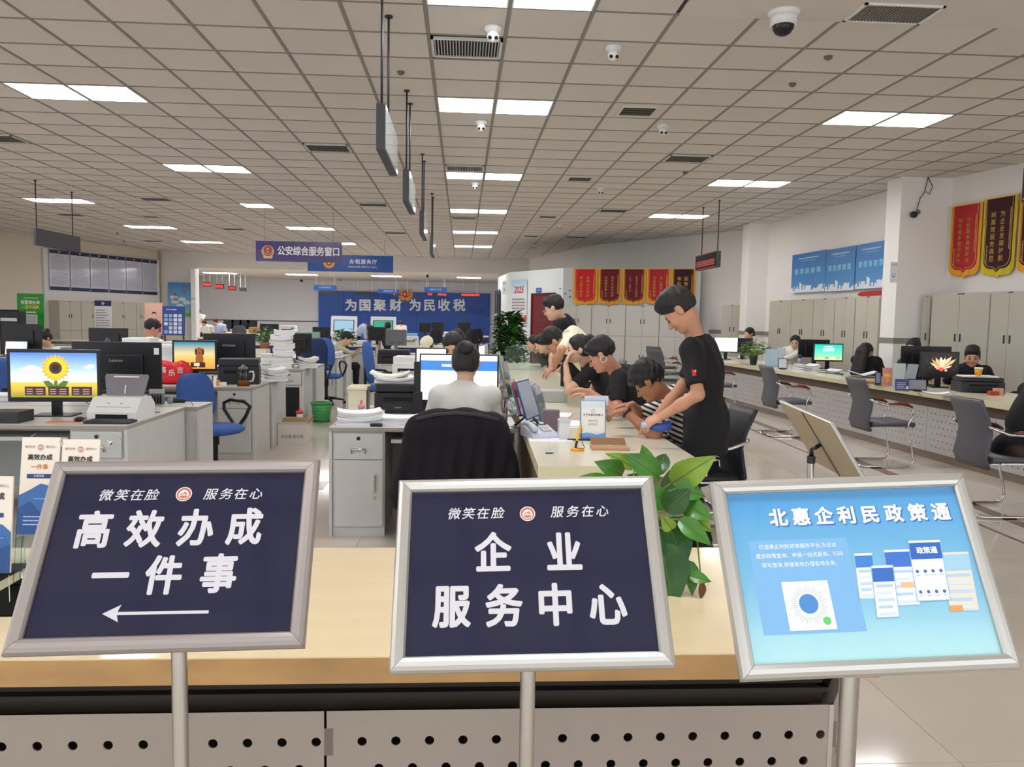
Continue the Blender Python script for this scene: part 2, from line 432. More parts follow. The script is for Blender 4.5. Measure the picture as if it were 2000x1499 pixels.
# back wall with the wide opening to the tax hall
ZB = 3.13
b = MB().box(-11.0, -9.62, 30.3, 30.45, 0, ZC+.02).box(-9.62, 1.3, 30.3, 30.45, ZB, ZC+.02).box(1.3, 2.5, 30.3, 30.45, 0, ZC+.02)
struct(b.build('wall_back', m=M('wall_white')))
struct(MB().box(-11.1, -10.85, 30.05, 30.3, 0, ZC).build('trim_1', m=mat('trim_beige', 'b3a58c', .7)))
struct(MB().box(-9.72, -9.55, 29.9, 30.32, 0, ZB-.05, .01).build('pillar', m=mat('pillar_white', 'f4f4f4', .5)))
text('服务', .07, ink('3a56a0'), None, (-9.635, 29.895, 2.0), (rad(90), 0, 0))
bpy.context.view_layer.update()
pl = [o for o in bpy.data.objects if o.name == 'lettering'][0]; pl.parent = bpy.data.objects['pillar']
# tax hall beyond
struct(MB().box(-14.5, 2.6, 41, 41.15, 0, ZB+.3).build('wall_tax_hall_back', m=mat('wall_cool', 'dcdcde', .75)))
struct(MB().box(-14.6, -14.5, 30.4, 41, 0, ZB+.3).build('wall_tax_hall_left', m=M('wall_cool')))
struct(MB().box(2.5, 2.6, 30.4, 41, 0, ZB+.3).build('wall_tax_hall_right', m=M('wall_cool')))
struct(MB().box(-14.6, 2.6, 30.45, 41.1, ZB+.1, ZB+.2).build('ceiling_tax_hall', m=M('ceiling_tile')))
for k, px in enumerate((430, 590, 755, 916)):
    p = G(px, 533+(px-430)*.018, ZB+.1)
    t = thing('ceiling_light', 'lit ceiling light strip of the rear hall, number %s from the left' % ('one', 'two', 'three', 'four')[k], 'ceiling light', (p.x, p.y, ZB+.1), 0, 'light strips of the rear hall')
    w = .62 if px < 900 else .5
    MB().box(-w-.01, w+.01, -.31, .31, -.02, .0).build('frame', t, M('white_plastic'))
    MB().box(-w, w, -.3, .3, -.03, -.018).build('diffuser', t, M('lamp_panel'))
for k, x in enumerate((-12.4, -9.4, -6.4, -3.4, -.4)):  # extra lamps out of view above the beam, added to brighten the rear hall
    t = thing('ceiling_light', 'added rear hall fill light, unseen behind the beam, %s from the left' % ('first', 'second', 'third', 'fourth', 'fifth')[k], 'ceiling light', (x, 31.4, ZB+.1), 0, 'light strips of the rear hall')
    MB().box(-.63, .63, -.31, .31, -.02, .0).build('frame', t, M('white_plastic')); MB().box(-.62, .62, -.3, .3, -.03, -.018).build('diffuser', t, M('lamp_panel'))
struct(MB().box(-14.4, 2.5, 40.97, 41.0, 1.14, 1.2).build('trim_2', m=mat('rail', '77787c', .5)))
# partition with a red door
PT = [(1.15, 26.6), (1.35, 23.6), (2.6, 21.1), (5.9, 20.0)]
ZP = 2.82
wall('wall_partition', PT[:3], 0, ZP, mat('booth_white', 'e2e8e6', .6), th=.1, side=-1)
wall('wall_partition_grey', PT[2:], 0, ZP, mat('booth_grey', 'c9cbc8', .7), th=.1, side=-1)
# columns
mat('column_white', 'eeebe6', .65)
for n, (a, c, y) in enumerate(((6.5, 7.32, 11.9), (6.32, 6.95, 17.85))):
    o = struct(MB().box(a, c, y, y+.42, 0, ZC+.01, .008).build('column_%d' % (n+1), m=M('column_white')))
    MB().box(a-.01, c, y-.012, y+.43, 1.22, 1.30).build('rail', o, mat('rail_dark', '8a8780', .5))
for n, (p, q) in enumerate((((6.70, 19.0), (6.98, 12.4)), ((6.2, 20.1), (6.7, 19.1)), ((8.4, 5), (7.3, 11.8)))):
    d = Vector((q[0]-p[0], q[1]-p[1])).normalized(); nn = Vector((-d.y, d.x)) if d.y < 0 else Vector((-d.y, d.x))
    if nn.x > 0: nn = -nn
    struct(MB().prism([p, q, (q[0]+nn.x*.02, q[1]+nn.y*.02), (p[0]+nn.x*.02, p[1]+nn.y*.02)], 1.22, 1.30).build('trim_%d' % (n+3), m=M('rail_dark')))
# ================================================================ PEOPLE: one continuous surface grown from a blended distance field
class Field:
    def __init__(s, lo, hi, h):
        s.lo = np.array(lo, float); s.h = h; s.n = np.maximum(4, np.ceil((np.array(hi, float)-s.lo)/h).astype(int)+1)
        s.d = np.full(tuple(s.n), .2, np.float32)
    def win(s, lo, hi):
        a = np.clip(np.floor((np.array(lo)-s.lo)/s.h).astype(int), 0, s.n); b = np.clip(np.ceil((np.array(hi)-s.lo)/s.h).astype(int)+1, 0, s.n)
        if (b <= a).any(): return None
        ax = [(s.lo[k]+s.h*np.arange(a[k], b[k])).astype(np.float32) for k in range(3)]
        return tuple(slice(a[k], b[k]) for k in range(3)), ax[0][:, None, None], ax[1][None, :, None], ax[2][None, None, :]
    def put(s, sl, d, k, cut=None, X=None):
        if cut is not None:
            for (p, n) in cut:
                n = np.array(n, float); n = n/np.linalg.norm(n)
                d = np.maximum(d, (X[0]-p[0])*n[0]+(X[1]-p[1])*n[1]+(X[2]-p[2])*n[2])
        a = s.d[sl]
        if k > 0:
            h = np.clip(.5+.5*(a-d)/k, 0, 1); s.d[sl] = a+(d-a)*h-k*h*(1-h)
        else: s.d[sl] = np.minimum(a, d)
    def cone(s, a, b, ra, rb, k=.02, cut=None, flat=None):
        a = np.array(a, float); b = np.array(b, float); R = max(ra, rb)+k+.03
        w = s.win(np.minimum(a, b)-R, np.maximum(a, b)+R)
        if w is None: return
        sl, x, y, z = w; ab = b-a; L2 = max(ab.dot(ab), 1e-9)
        t = np.clip(((x-a[0])*ab[0]+(y-a[1])*ab[1]+(z-a[2])*ab[2])/L2, 0, 1)
        dx, dy, dz = x-a[0]-t*ab[0], y-a[1]-t*ab[1], z-a[2]-t*ab[2]
        if flat is not None:     # squash across a direction: wide trunk sections
            n = np.array(flat[0], float); q = dx*n[0]+dy*n[1]+dz*n[2]; e = flat[1]-1
            dx, dy, dz = dx+n[0]*q*e, dy+n[1]*q*e, dz+n[2]*q*e
        d = np.sqrt(dx*dx+dy*dy+dz*dz)-(ra+(rb-ra)*t)
        s.put(sl, d, k, cut, (x, y, z))
    def ell(s, c, r, Rm=None, k=.02, cut=None, sub=False):
        c = np.array(c, float); r = np.array(r, float); m = r.max()+k+.03
        w = s.win(c-m, c+m)
        if w is None: return
        sl, x, y, z = w; x2, y2, z2 = x-c[0], y-c[1], z-c[2]
        if Rm is None: u, v, q = x2/r[0], y2/r[1], z2/r[2]; 
        else:
            u = (x2*Rm[0][0]+y2*Rm[1][0]+z2*Rm[2][0])/r[0]; v = (x2*Rm[0][1]+y2*Rm[1][1]+z2*Rm[2][1])/r[1]; q = (x2*Rm[0][2]+y2*Rm[1][2]+z2*Rm[2][2])/r[2]
        k0 = np.sqrt(u*u+v*v+q*q); k1 = np.sqrt((u/r[0])**2+(v/r[1])**2+(q/r[2])**2)+1e-6
        d = k0*(k0-1)/k1
        if sub:
            a = s.d[sl]; h = np.clip(.5-.5*(a+d)/k, 0, 1); s.d[sl] = a+(-d-a)*h+k*h*(1-h)
        else: s.put(sl, d, k, cut, (x, y, z))
    def cutplane(s, p, n, k=.01):
        n = np.array(n, float); n = n/np.linalg.norm(n)
        ax = [(s.lo[i]+s.h*np.arange(s.n[i])).astype(np.float32) for i in range(3)]
        q = (ax[0][:, None, None]-p[0])*n[0]+(ax[1][None, :, None]-p[1])*n[1]+(ax[2][None, None, :]-p[2])*n[2]
        s.d = np.maximum(s.d, q)
    def ripple(s, amp, f=60, seed=0):
        R = np.random.RandomState(seed); ax = [(s.lo[i]+s.h*np.arange(s.n[i])).astype(np.float32) for i in range(3)]
        X, Y, Z = ax[0][:, None, None], ax[1][None, :, None], ax[2][None, None, :]
        for _ in range(4):
            v = R.normal(size=3); v[2] *= .45; v = v/np.linalg.norm(v)*f*R.uniform(.5, 1.4)
            s.d = s.d+amp/4*np.sin(X*v[0]+Y*v[1]+Z*v[2]+R.uniform(0, 6)+1.2*np.sin(Z*f*.3+R.uniform(0, 6)))
    def mesh(s, off=(0, 0, 0)):
        d = s.d; ins = d < 0
        c = np.zeros(tuple(np.array(d.shape)-1), np.int8)
        for i in (0, 1):
            for j in (0, 1):
                for k in (0, 1): c += ins[i:i+c.shape[0], j:j+c.shape[1], k:k+c.shape[2]]
        act = np.argwhere((c > 0) & (c < 8)); idx = np.full(c.shape, -1, np.int64); idx[tuple(act.T)] = np.arange(len(act))
        P = np.zeros((len(act), 3)); Nn = np.zeros(len(act))
        cr = [(i, j, k) for i in (0, 1) for j in (0, 1) for k in (0, 1)]
        for a in cr:
            for ax in range(3):
                if a[ax]: continue
                b = list(a); b[ax] = 1
                da = d[tuple((act+a).T)]; db = d[tuple((act+np.array(b)).T)]; m = (da < 0) != (db < 0)
                t = np.where(m, da/np.where(m, da-db, 1), 0); q = np.tile(np.array(a, float), (len(act), 1)); q[:, ax] += t
                P[m] += q[m]; Nn[m] += 1
        V = s.lo+(act+P/Nn[:, None])*s.h-np.array(off)
        F = []
        for ax in range(3):
            o = [1, 2] if ax == 0 else [2, 0] if ax == 1 else [0, 1]
            sl0 = [slice(None)]*3; sl1 = [slice(None)]*3; sl0[ax] = slice(0, -1); sl1[ax] = slice(1, None)
            e = np.argwhere(ins[tuple(sl0)] != ins[tuple(sl1)])
            e = e[(e[:, o[0]] > 0) & (e[:, o[1]] > 0) & (e[:, o[0]] < d.shape[o[0]]-1) & (e[:, o[1]] < d.shape[o[1]]-1)]
            if not len(e): continue
            A = np.zeros(3, int); A[o[0]] = 1; B = np.zeros(3, int); B[o[1]] = 1
            q = np.stack([idx[tuple((e-A-B).T)], idx[tuple((e-B).T)], idx[tuple(e.T)], idx[tuple((e-A).T)]], 1)
            fl = ins[tuple(e.T)]; q[~fl] = q[~fl][:, ::-1]; F.append(q)
        F = np.concatenate(F); F = F[(F >= 0).all(1)]
        return V, F
def field_obj(f, name, m, parent, off):
    V, F = f.mesh(off)
    me = bpy.data.meshes.new(name); me.vertices.add(len(V)); me.vertices.foreach_set('co', V.astype(np.float32).ravel())
    me.loops.add(len(F)*4); me.polygons.add(len(F)); me.loops.foreach_set('vertex_index', F.astype(np.int32).ravel())
    me.polygons.foreach_set('loop_start', np.arange(0, len(F)*4, 4, dtype=np.int32)); me.polygons.foreach_set('loop_total', np.full(len(F), 4, np.int32))
    me.update(calc_edges=True); me.validate(); me.polygons.foreach_set('use_smooth', [True]*len(me.polygons)); me.materials.append(m)
    o = bpy.data.objects.new(name, me); COL.objects.link(o); o.parent = parent; return o

def V3(*a): return np.array(a[0] if len(a) == 1 else a, float)
def unit(v): v = V3(v); return v/(np.linalg.norm(v)+1e-9)
def ik(a, b, l1, l2, hint):
    """elbow or knee between a and b, bent towards hint; b is pulled in if out of reach"""
    a, b, hint = V3(a), V3(b), V3(hint); d = b-a; L = np.linalg.norm(d)
    if L > (l1+l2)*.995: b = a+d/L*(l1+l2)*.995; d = b-a; L = np.linalg.norm(d)
    x = (l1*l1-l2*l2+L*L)/(2*L); h = math.sqrt(max(l1*l1-x*x, 0)); u = d/L
    hd = hint-u*hint.dot(u); hd = unit(hd) if np.linalg.norm(hd) > 1e-6 else unit(np.cross(u, (0, 0, 1)))
    return a+u*x+hd*h, b
def hand(F, w, d, n, curl=.5, side=1, s=1., fine=True, k=.006):
    """palm at wrist w, running along d, palm facing n; side +1: thumb towards d x n"""
    d, n = unit(d), unit(V3(n)-unit(d)*V3(n).dot(unit(d))); t = np.cross(d, n)*side
    pc = w+d*.045*s
    Rm = np.stack([t, n, d], 1)
    F.ell(pc, (.040*s, .0155*s, .052*s), Rm, k=.012)
    if not fine:
        F.ell(w+d*.11*s+n*.02*s*curl*2, (.034*s, .013*s, .045*s), Rm, k=.015); F.cone(w+d*.03*s+t*.03*s, w+d*.08*s+t*.055*s, .012*s, .009*s, .01); return
    for i, (o, L) in enumerate(((.030, .068), (.011, .076), (-.009, .071), (-.028, .056))):
        p0 = w+d*.078*s+t*o*s; a1 = curl*.7; a2 = curl*1.5
        d1 = d*math.cos(a1)+n*math.sin(a1)+t*o*1.2; d2 = d*math.cos(a2)+n*math.sin(a2)+t*o*.5; d3 = d*math.cos(a2+curl*.6)+n*math.sin(a2+curl*.6)
        p1 = p0+unit(d1)*L*.48*s; p2 = p1+unit(d2)*L*.30*s; p3 = p2+unit(d3)*L*.22*s
        F.cone(p0-d*.02*s, p1, .0095*s, .0088*s, k); F.cone(p1, p2, .0088*s, .008*s, .003); F.cone(p2, p3, .008*s, .0068*s, .003)
    q0 = w+d*.022*s+t*.026*s; q1 = q0+unit(d*.6+t*.75+n*.25)*.045*s; q2 = q1+unit(d*.85+t*.25+n*(.2+curl*.4))*.032*s
    F.cone(q0, q1, .015*s, .011*s, .01); F.cone(q1, q2, .0105*s, .008*s, .004)

def person(label, yaw, pelvis, chest, head, look, hands=(None, None), feet=None, knees=None, seated=True, sc=1., res=.006, skin='skin', shirt='black_cloth', pants='black_cloth',
           hair='short', hairmat='hair', sleeve=.72, width=.19, belly=1., elbows=(None, None), handdir=(None, None), palm=(None, None), curl=(.5, .5), group=None, collar=False, roll=0., fold=.004, shirt_name='shirt', hem=-.09, elbow_out=.5, extra=None, slim=1., sl=1., neck=.185):
    """yaw: heading of the body (0 = +Y, counter-clockwise); pelvis, chest (base of the neck), head (skull centre) in room coordinates; look = (heading, pitch down)"""
    P, N, H = V3(pelvis), V3(chest), V3(head); res = res*1.18
    f = V3(-math.sin(yaw), math.cos(yaw), 0); r = V3(math.cos(yaw), math.sin(yaw), 0)
    root = thing('person', label, 'person', (P[0], P[1], 0), 0, group); off = (P[0], P[1], 0)
    if np.linalg.norm(H-N) > neck*sc: N = H+unit(N-H)*neck*sc
    spine = N-P; up = unit(spine); fb = unit(f-up*f.dot(up)); s = sc
    hw = width*s
    mid = P+spine*.5-fb*.02*s
    top = N-up*.055*s
    shl = [top-r*(hw-.02*s), top+r*(hw-.02*s)]           # left, right shoulder joints
    # ---- limb targets
    AL, FL = .29*s, .255*s
    W_, E_ = [], []
    for k, sg in ((0, -1), (1, 1)):
        t = hands[k]
        if t is None: t = P+r*sg*.24*s+f*.12*s+V3(0, 0, -.02)
        hd = elbows[k]
        if hd is None: hd = r*sg*elbow_out-f*.35+V3(0, 0, -.7)
        e, w = ik(shl[k], V3(t), AL, FL, hd); E_.append(e); W_.append(w)
    hips = [P-r*.095*s-V3(0, 0, .02), P+r*.095*s-V3(0, 0, .02)]
    if feet is None:
        fo = P+f*.42*s if seated else P
        feet = [V3(fo[0]-r[0]*.11, fo[1]-r[1]*.11, .08), V3(fo[0]+r[0]*.11, fo[1]+r[1]*.11, .08)]
    K_ = []; A_ = []
    for k in (0, 1):
        kn, an = ik(hips[k], V3(feet[k]), .43*s, .42*s, f if not seated else f*.6+V3(0, 0, .8)); K_.append(kn); A_.append(an)
    allp = np.array([P, N, H, *W_, *E_, *K_, *A_]+[w+unit(w-e)*.1 for w, e in zip(W_, E_)])
    lo, hi = allp.min(0)-.26, allp.max(0)+.26; lo[2] = max(lo[2], -.02)
    # ---- head frame
    hy, hp = look; hf0 = V3(-math.sin(hy), math.cos(hy), 0); hr = V3(math.cos(hy), math.sin(hy), 0)
    hf = hf0*math.cos(hp)-V3(0, 0, 1)*math.sin(hp); hu = np.cross(hr, hf)
    if roll: hr, hu = hr*math.cos(roll)+hu*math.sin(roll), hu*math.cos(roll)-hr*math.sin(roll)
    HM = np.stack([hr, hf, hu], 1)
    hs = s*1.07
    def hp_(x, y, z): return H+HM @ (V3(x, y, z)*hs)
    # ---- body
    B = Field(lo, hi, res); I = .016*s
    fl = (r, 1/1.0)
    def trunk(F, g, k=.04):
        F.ell(P+V3(0, 0, .0), (.165*s*belly+g, .115*s*belly+g, .125*s+g), np.stack([r, fb, up], 1), k=k)
        F.ell(mid, (.150*s*belly+g, .108*s*belly+g, .19*s+g), np.stack([r, fb, up], 1), k=k)
        F.ell(P+spine*.74-fb*.01*s, (.165*s*slim+g, .105*s+g, .17*s+g), np.stack([r, fb, up], 1), k=k)
        for k_ in (0, 1):
            F.cone(top+up*.01*s, shl[k_], .062*s+g, .052*s+g, .05)
            F.ell(shl[k_], (.056*s+g,)*3, k=.04)
    trunk(B, -I)
    B.cone(N-up*.06*s, H-hu*.06*s-hf*.015*s, .060*s, .052*s, .03)
    for k_ in (0, 1):
        u = E_[k_]
        B.cone(shl[k_], u, .046*s, .037*s, .03); B.cone(u, u+(W_[k_]-u)*.45, .038*s, .034*s, .02); B.cone(u+(W_[k_]-u)*.4, W_[k_], .035*s, .024*s, .02)
        hd = handdir[k_] if handdir[k_] is not None else unit(W_[k_]-u)
        pn = palm[k_] if palm[k_] is not None else V3(0, 0, -1)
        sd = -1 if k_ == 0 else 1
        tt = np.cross(unit(hd), unit(pn)); want = -r if k_ == 1 else r
        hand(B, W_[k_], hd, pn, curl[k_], 1 if tt.dot(want) > 0 else -1, s*.98, fine=res < .0095)
        B.cone(hips[k_], K_[k_], .070*s, .048*s, .03); B.cone(K_[k_], A_[k_], .048*s, .034*s, .03)
        B.ell(A_[k_]+f*.05*s-V3(0, 0, .04), (.035, .035, .03), k=.02)
    # skull and face
    E = lambda c, rr, k=.012, **q: B.ell(hp_(*c), V3(rr)*hs, HM, k=k, **q)
    E((0, -.012, .028), (.076, .094, .088)); E((0, .024, -.030), (.064, .066, .080), .02); E((0, .046, -.086), (.036, .036, .030), .025)
    E((0, .066, .012), (.052, .022, .024), .015)
    if res < .0095:
        for sx in (-1, 1): E((sx*.031, .094, -.008), (.018, .014, .012), .010, sub=True)
    B.cone(hp_(0, .088, .004), hp_(0, .106, -.034), .0075*s, .0125*s, .008); E((0, .092, -.036), (.017, .013, .009), .006)
    E((0, .086, -.058), (.022, .011, .007), .006); E((0, .084, -.068), (.020, .011, .007), .005); E((0, .079, -.094), (.018, .014, .014), .012)
    for sx in (-1, 1):
        E((sx*.036, .060, -.036), (.024, .026, .026), .02)
        E((sx*.077, -.006, -.012), (.009, .020, .031), .006); E((sx*.084, -.010, -.004), (.006, .018, .022), .005)
    body = field_obj(B, 'body', M(skin), root, off); del B
    # eyes, brows, mouth
    if res < .0095:
        for sx in (-1, 1):
            e = MB(); c = hp_(sx*.031, .080, -.010)-V3(off); e.ell(c, (.0105*s,)*3); e.use(M('eye_dark')); e.build('eye', root, mat('eye_white', 'd9d2cc', .3))
            b_ = MB(); b_.tube([hp_(sx*.014, .089, .012)-V3(off), hp_(sx*.032, .084, .018)-V3(off), hp_(sx*.048, .072, .013)-V3(off)], [.003*s, .0038*s, .002*s], 6); b_.build('eyebrow', root, M('hair_soft'))
        m_ = MB(); m_.tube([hp_(-.021, .088, -.0635)-V3(off), hp_(0, .0965, -.062)-V3(off), hp_(.021, .088, -.0635)-V3(off)], [.002, .0042*s, .002], 6); m_.build('mouth', root, M('lip'))
    # ---- hair
    hres = min(res, .006) if res < .0095 else res
    hl, hh = H-.30*s, H+.24*s; hl[2] -= .25*s if hair in ('long', 'ponytail') else 0
    Hf = Field(hl, hh, hres)
    Eh = lambda c, rr, k=.02, **q: Hf.ell(hp_(*c), V3(rr)*hs, HM, k=k, **q)
    if hair == 'fade':
        Eh((0, -.014, .048), (.081, .101, .086)); Eh((0, .046, .088), (.058, .050, .036), .03); Eh((0, -.005, .105), (.062, .075, .032), .03)
        Eh((0, .11, -.045), (.085, .075, .095), .02, sub=True); Eh((0, -.03, -.095), (.11, .16, .075), .03, sub=True)
    elif hair == 'short':
        Eh((0, -.018, .036), (.084, .102, .092)); Eh((0, .052, .080), (.066, .050, .036), .03); Eh((0, -.02, .10), (.066, .07, .034), .03)
        Eh((0, .112, -.050), (.088, .078, .098), .02, sub=True); Eh((0, .0, -.115), (.12, .17, .08), .03, sub=True)
    elif hair == 'mop':
        Eh((0, -.016, .040), (.090, .108, .096)); Eh((0, .062, .066), (.076, .052, .040), .03); Eh((0, -.01, .10), (.076, .086, .042), .03)
        Eh((0, .122, -.055), (.092, .078, .092), .02, sub=True); Eh((0, .0, -.13), (.12, .17, .08), .03, sub=True)
    elif hair in ('bun', 'long', 'ponytail', 'bob'):
        Eh((0, -.018, .032), (.085, .104, .096)); Eh((0, -.05, -.02), (.076, .070, .085), .03)
        if hair == 'bun': Eh((0, -.100, .078), (.050, .044, .044), .012); Eh((0.012, -.122, .065), (.03, .03, .035), .01)
        if hair == 'bob': Eh((0, -.055, -.05), (.084, .06, .08), .03)
        if hair in ('long',):
            for q in (-.05, 0, .05): Hf.cone(hp_(q, -.07, 0), hp_(q*1.3, -.085, -.30), .055*s, .05*s, .03)
        if hair == 'ponytail': Hf.cone(hp_(0, -.105, .03), hp_(0, -.125, -.22), .036*s, .018*s, .02)
        Eh((0, .122, -.052), (.082, .088, .118), .02, sub=True)
        if hair in ('bun', 'ponytail'): Eh((0, -.01, -.13), (.12, .16, .075), .03, sub=True)
    elif hair == 'cap':
        Eh((0, -.018, .020), (.084, .102, .080)); Eh((0, .118, -.045), (.074, .082, .100), .02, sub=True); Eh((0, 0, -.12), (.12, .16, .08), .03, sub=True)
        C = Field(hl, hh, hres); C.ell(hp_(0, -.012, .050), V3(.094, .112, .082)*s, HM, cut=[(hp_(0, 0, .03), -hu)]); C.ell(hp_(0, .10, .038), V3(.075, .085, .010)*s, HM, k=.01)
        field_obj(C, 'cap', M('cream_cloth'), root, off)
    if res < .0095: Hf.ripple(.010 if hair == 'mop' else .005, 150, 3)
    field_obj(Hf, 'hair', M(hairmat), root, off)
    # ---- clothes
    S = Field(lo, hi, max(res, .008)); g = .004*s
    trunk(S, g, .05)
    if not seated: S.cone(P, P+V3(0, 0, hem), .135*s*belly, .140*s*belly, .05, flat=(r, .82))
    S.cutplane(N+up*(.03*s if not collar else .05*s), up)
    S.cutplane(P+V3(0, 0, hem-.02), (0, 0, -1))
    for k_ in (0, 1):
        a, u, w = shl[k_], E_[k_], W_[k_]
        if sleeve <= 1:
            e = a+(u-a)*sleeve; S.cone(a, u, .062*s*sl, .054*s*sl, .03, cut=[(e, u-a)])
        else:
            S.cone(a, u, .060*s, .050*s, .03); e = u+(w-u)*(sleeve-1); S.cone(u, w, .049*s, .036*s, .03, cut=[(e, w-u)])
    nk = unit(H-hu*.06*s-hf*.015*s-(N-up*.06*s))
    S.cone(N-up*.07*s, N+nk*(.028 if collar else .004)*s, .078*s, (.062 if collar else .068)*s, .03, cut=[(N+nk*(.03 if collar else .006)*s, nk)])
    if fold: S.ripple(fold, 45, len(label))
    sh = field_obj(S, shirt_name, M(shirt) if shirt in MATS else M('black_cloth'), root, off); del S
    T = Field(lo, hi, .012)
    T.ell(P-V3(0, 0, .02), (.160*s*belly, .118*s*belly, .115*s), np.stack([r, fb, up], 1), k=.04)
    for k_ in (0, 1):
        T.cone(hips[k_], K_[k_], .088*s, .064*s, .04); T.cone(K_[k_], A_[k_], .064*s, .050*s, .03, cut=[(A_[k_]+(K_[k_]-A_[k_])*.03, A_[k_]-K_[k_])])
    field_obj(T, 'trousers', M(pants), root, off)
    for k_ in (0, 1):
        Sf = Field(A_[k_]-.2, A_[k_]+.25, .01); q = A_[k_]
        fz = max(q[2]-.05, .04)
        Sf.cone(V3(q[0], q[1], fz)-f*.02, V3(q[0], q[1], fz-.008)+f*.14, .042, .034, .02, cut=[((0, 0, fz-.04), (0, 0, -1))]); Sf.cone(V3(q[0], q[1], fz), q, .04, .042, .02)
        field_obj(Sf, 'shoe', mat('shoe', '1c1a1a', .5), root, off)
    root['_h'] = 0; del root['_h']
    return root, dict(H=H, HM=HM, hp=hp_, W=W_, E=E_, sh=shl, off=V3(off), f=f, r=r, up=up, N=N)
# ================================================================ SIGN STANDS (A3 snap frames on steel poles)
def PX(px, y, py=620): return AY(px, py, y).x
mat('sign_navy', '191a36', .10, coat=.35)
mat('sign_white', 'c9c6ca', .35)
mat('sign_back', 'b9ab90', .6)
mat('emblem_red', 'b5675a', .4)
mat('frame_alu', 'c6c4be', .32, .75)
mat('frame_alu_dull', 'a59c98', .42, .6)
def frame_rails(parent, m, w=.455, h=.332, p=.025, name='frame_rail'):
    prof = [(0, -.002), (0, .006), (.003, .0105), (.009, .013), (.016, .012), (.022, .008), (.025, .001), (.025, -.006), (0, -.006)]
    iw, ih = w/2-p, h/2-p; cs = [(-1, -1), (1, -1), (1, 1), (-1, 1)]
    for k in range(4):
        a, c = cs[k], cs[(k+1) % 4]; vs = []; e = .0004
        for q in (a, c):
            for u, z in prof: vs.append((q[0]*(iw+u)-(q[0]*e if k % 2 == 0 else 0), q[1]*(ih+u)-(q[1]*e if k % 2 else 0), z))
        n = len(prof); fs = [(i, (i+1) % n, n+(i+1) % n, n+i) for i in range(n)]+[list(range(n)), list(range(n, 2*n))[::-1]]
        MB().add(vs, fs).build(name, parent, m)
def emblem(mb, x, y, r, z=.0006):
    mb.use(ink('e7d9d2')).disc(x, y, r, z, 28); mb.use(M('emblem_red')).disc(x, y, r*.88, z+.0002, 28)
    mb.use(ink('e7d9d2')).flat([(x+r*.66*math.cos(a), y-r*.22+r*.80*math.sin(a)) for a in [PI*k/12 for k in range(13)]], z+.0004)
    mb.use(M('emblem_red')).flat([(x-r*.52, y-r*.10), (x-r*.22, y+r*.20), (x-r*.08, y+r*.12), (x+r*.12, y+r*.38), (x+r*.5, y-r*.10)], z+.0006)
    mb.use(ink('e7d9d2')).flat([(x-r*.40, y-r*.02), (x-r*.2, y+r*.05), (x+r*.42, y-r*.04), (x+r*.1, y-r*.08)], z+.0008)
    for i in range(9):
        t = PI*(1.15+.7*i/8); cx, cy = x+math.cos(t)*r*.66, y+math.sin(t)*r*.66
        mb.flat([(cx-r*.05, cy-r*.11), (cx+r*.05, cy-r*.11), (cx+r*.05, cy+r*.11), (cx-r*.05, cy+r*.11)], z+.0004)
def sign_stand(label, q, pole_px, face, railm='frame_alu', pole_off=.0):
    """q: tilt, roll, heading and centre of the board in the room"""
    R = Matrix.Rotation(q[2], 4, 'Z') @ Matrix.Rotation(q[1], 4, 'Y') @ Matrix.Rotation(q[0], 4, 'X')
    c = Vector(q[3:6]); nrm = R.to_3x3() @ Vector((0, 0, 1)); down = R.to_3x3() @ Vector((0, -1, 0))
    base = c-nrm*.055; base = Vector((base.x+pole_off, base.y, 0))
    t = thing('sign_stand', label, 'sign', base)
    b = MB().box(-.2045, .2045, -.143, .143, -.004, .0).build('sign_board', t, mat('sign_edge', '3a3a3e', .5))
    b.matrix_local = Matrix.Translation(c-base) @ R
    frame_rails(b, M(railm))
    MB().box(-.22, .22, -.16, .16, -.0075, -.0045).build('back_board', b, M('sign_back'))
    g = face(b)
    # neck: swivel bracket behind the board
    loc = (c-nrm*.012)-base
    top = Vector((0, 0, c.z-.055))
    MB().tube([loc, loc-nrm*.025, top+Vector((0, 0, .03)), top], [.009, .009, .008, .010], 8).build('bracket', t, M('black_plastic'))
    MB().cyl(top-Vector((0, 0, .03)), top, .0165, n=16).build('collar', t, M('dark_plastic'))
    MB().cyl((0, 0, .02), top-Vector((0, 0, .03)), .0135, n=20).build('pole', t, M('steel'))
    MB().lathe([(0, .0), (.17, 0), (.17, .006), (.15, .014), (.03, .022), (.0, .022)], n=32).build('foot', t, M('steel'))
    return t
def sheet(b, m, name='print'):
    return MB().box(-.2035, .2035, -.142, .142, .0002, .0008).build(name, b, m)
def slogan(b, y, xs, size=.0225, big=None):
    for ch, x in zip('微笑在脸服务在心', xs): text(ch, size, M('sign_white'), b, (x, y, .0012), bold=.012, shear=.2)
    e = MB(); emblem(e, big[0], big[1], .0135, .0012); e.build('emblem', b)
def chars(b, s, pts, size, bold=.030, m=None, shear=0):
    for ch, (x, y) in zip(s, pts): text(ch, size, m or M('sign_white'), b, (x, y, .0012), bold=bold, shear=shear, sx=.86)
def face_left(b):
    sheet(b, M('sign_navy'))
    slogan(b, .100, (-.130, -.104, -.079, -.054, .044, .070, .095, .121), big=(0, .102))
    chars(b, '高效办成', [(-.136, .034), (-.054, .034), (.030, .035), (.110, .036)], .069)
    chars(b, '一件事', [(-.093, -.047), (-.009, -.047), (.078, -.046)], .069)
    a = MB(); a.use(M('sign_white')).flat([(-.093, -.104), (-.066, -.090), (-.070, -.1015), (-.07, -.1015), (.071, -.1025), (.071, -.1075), (-.07, -.1065), (-.066, -.118)], .0012); a.build('arrow', b)
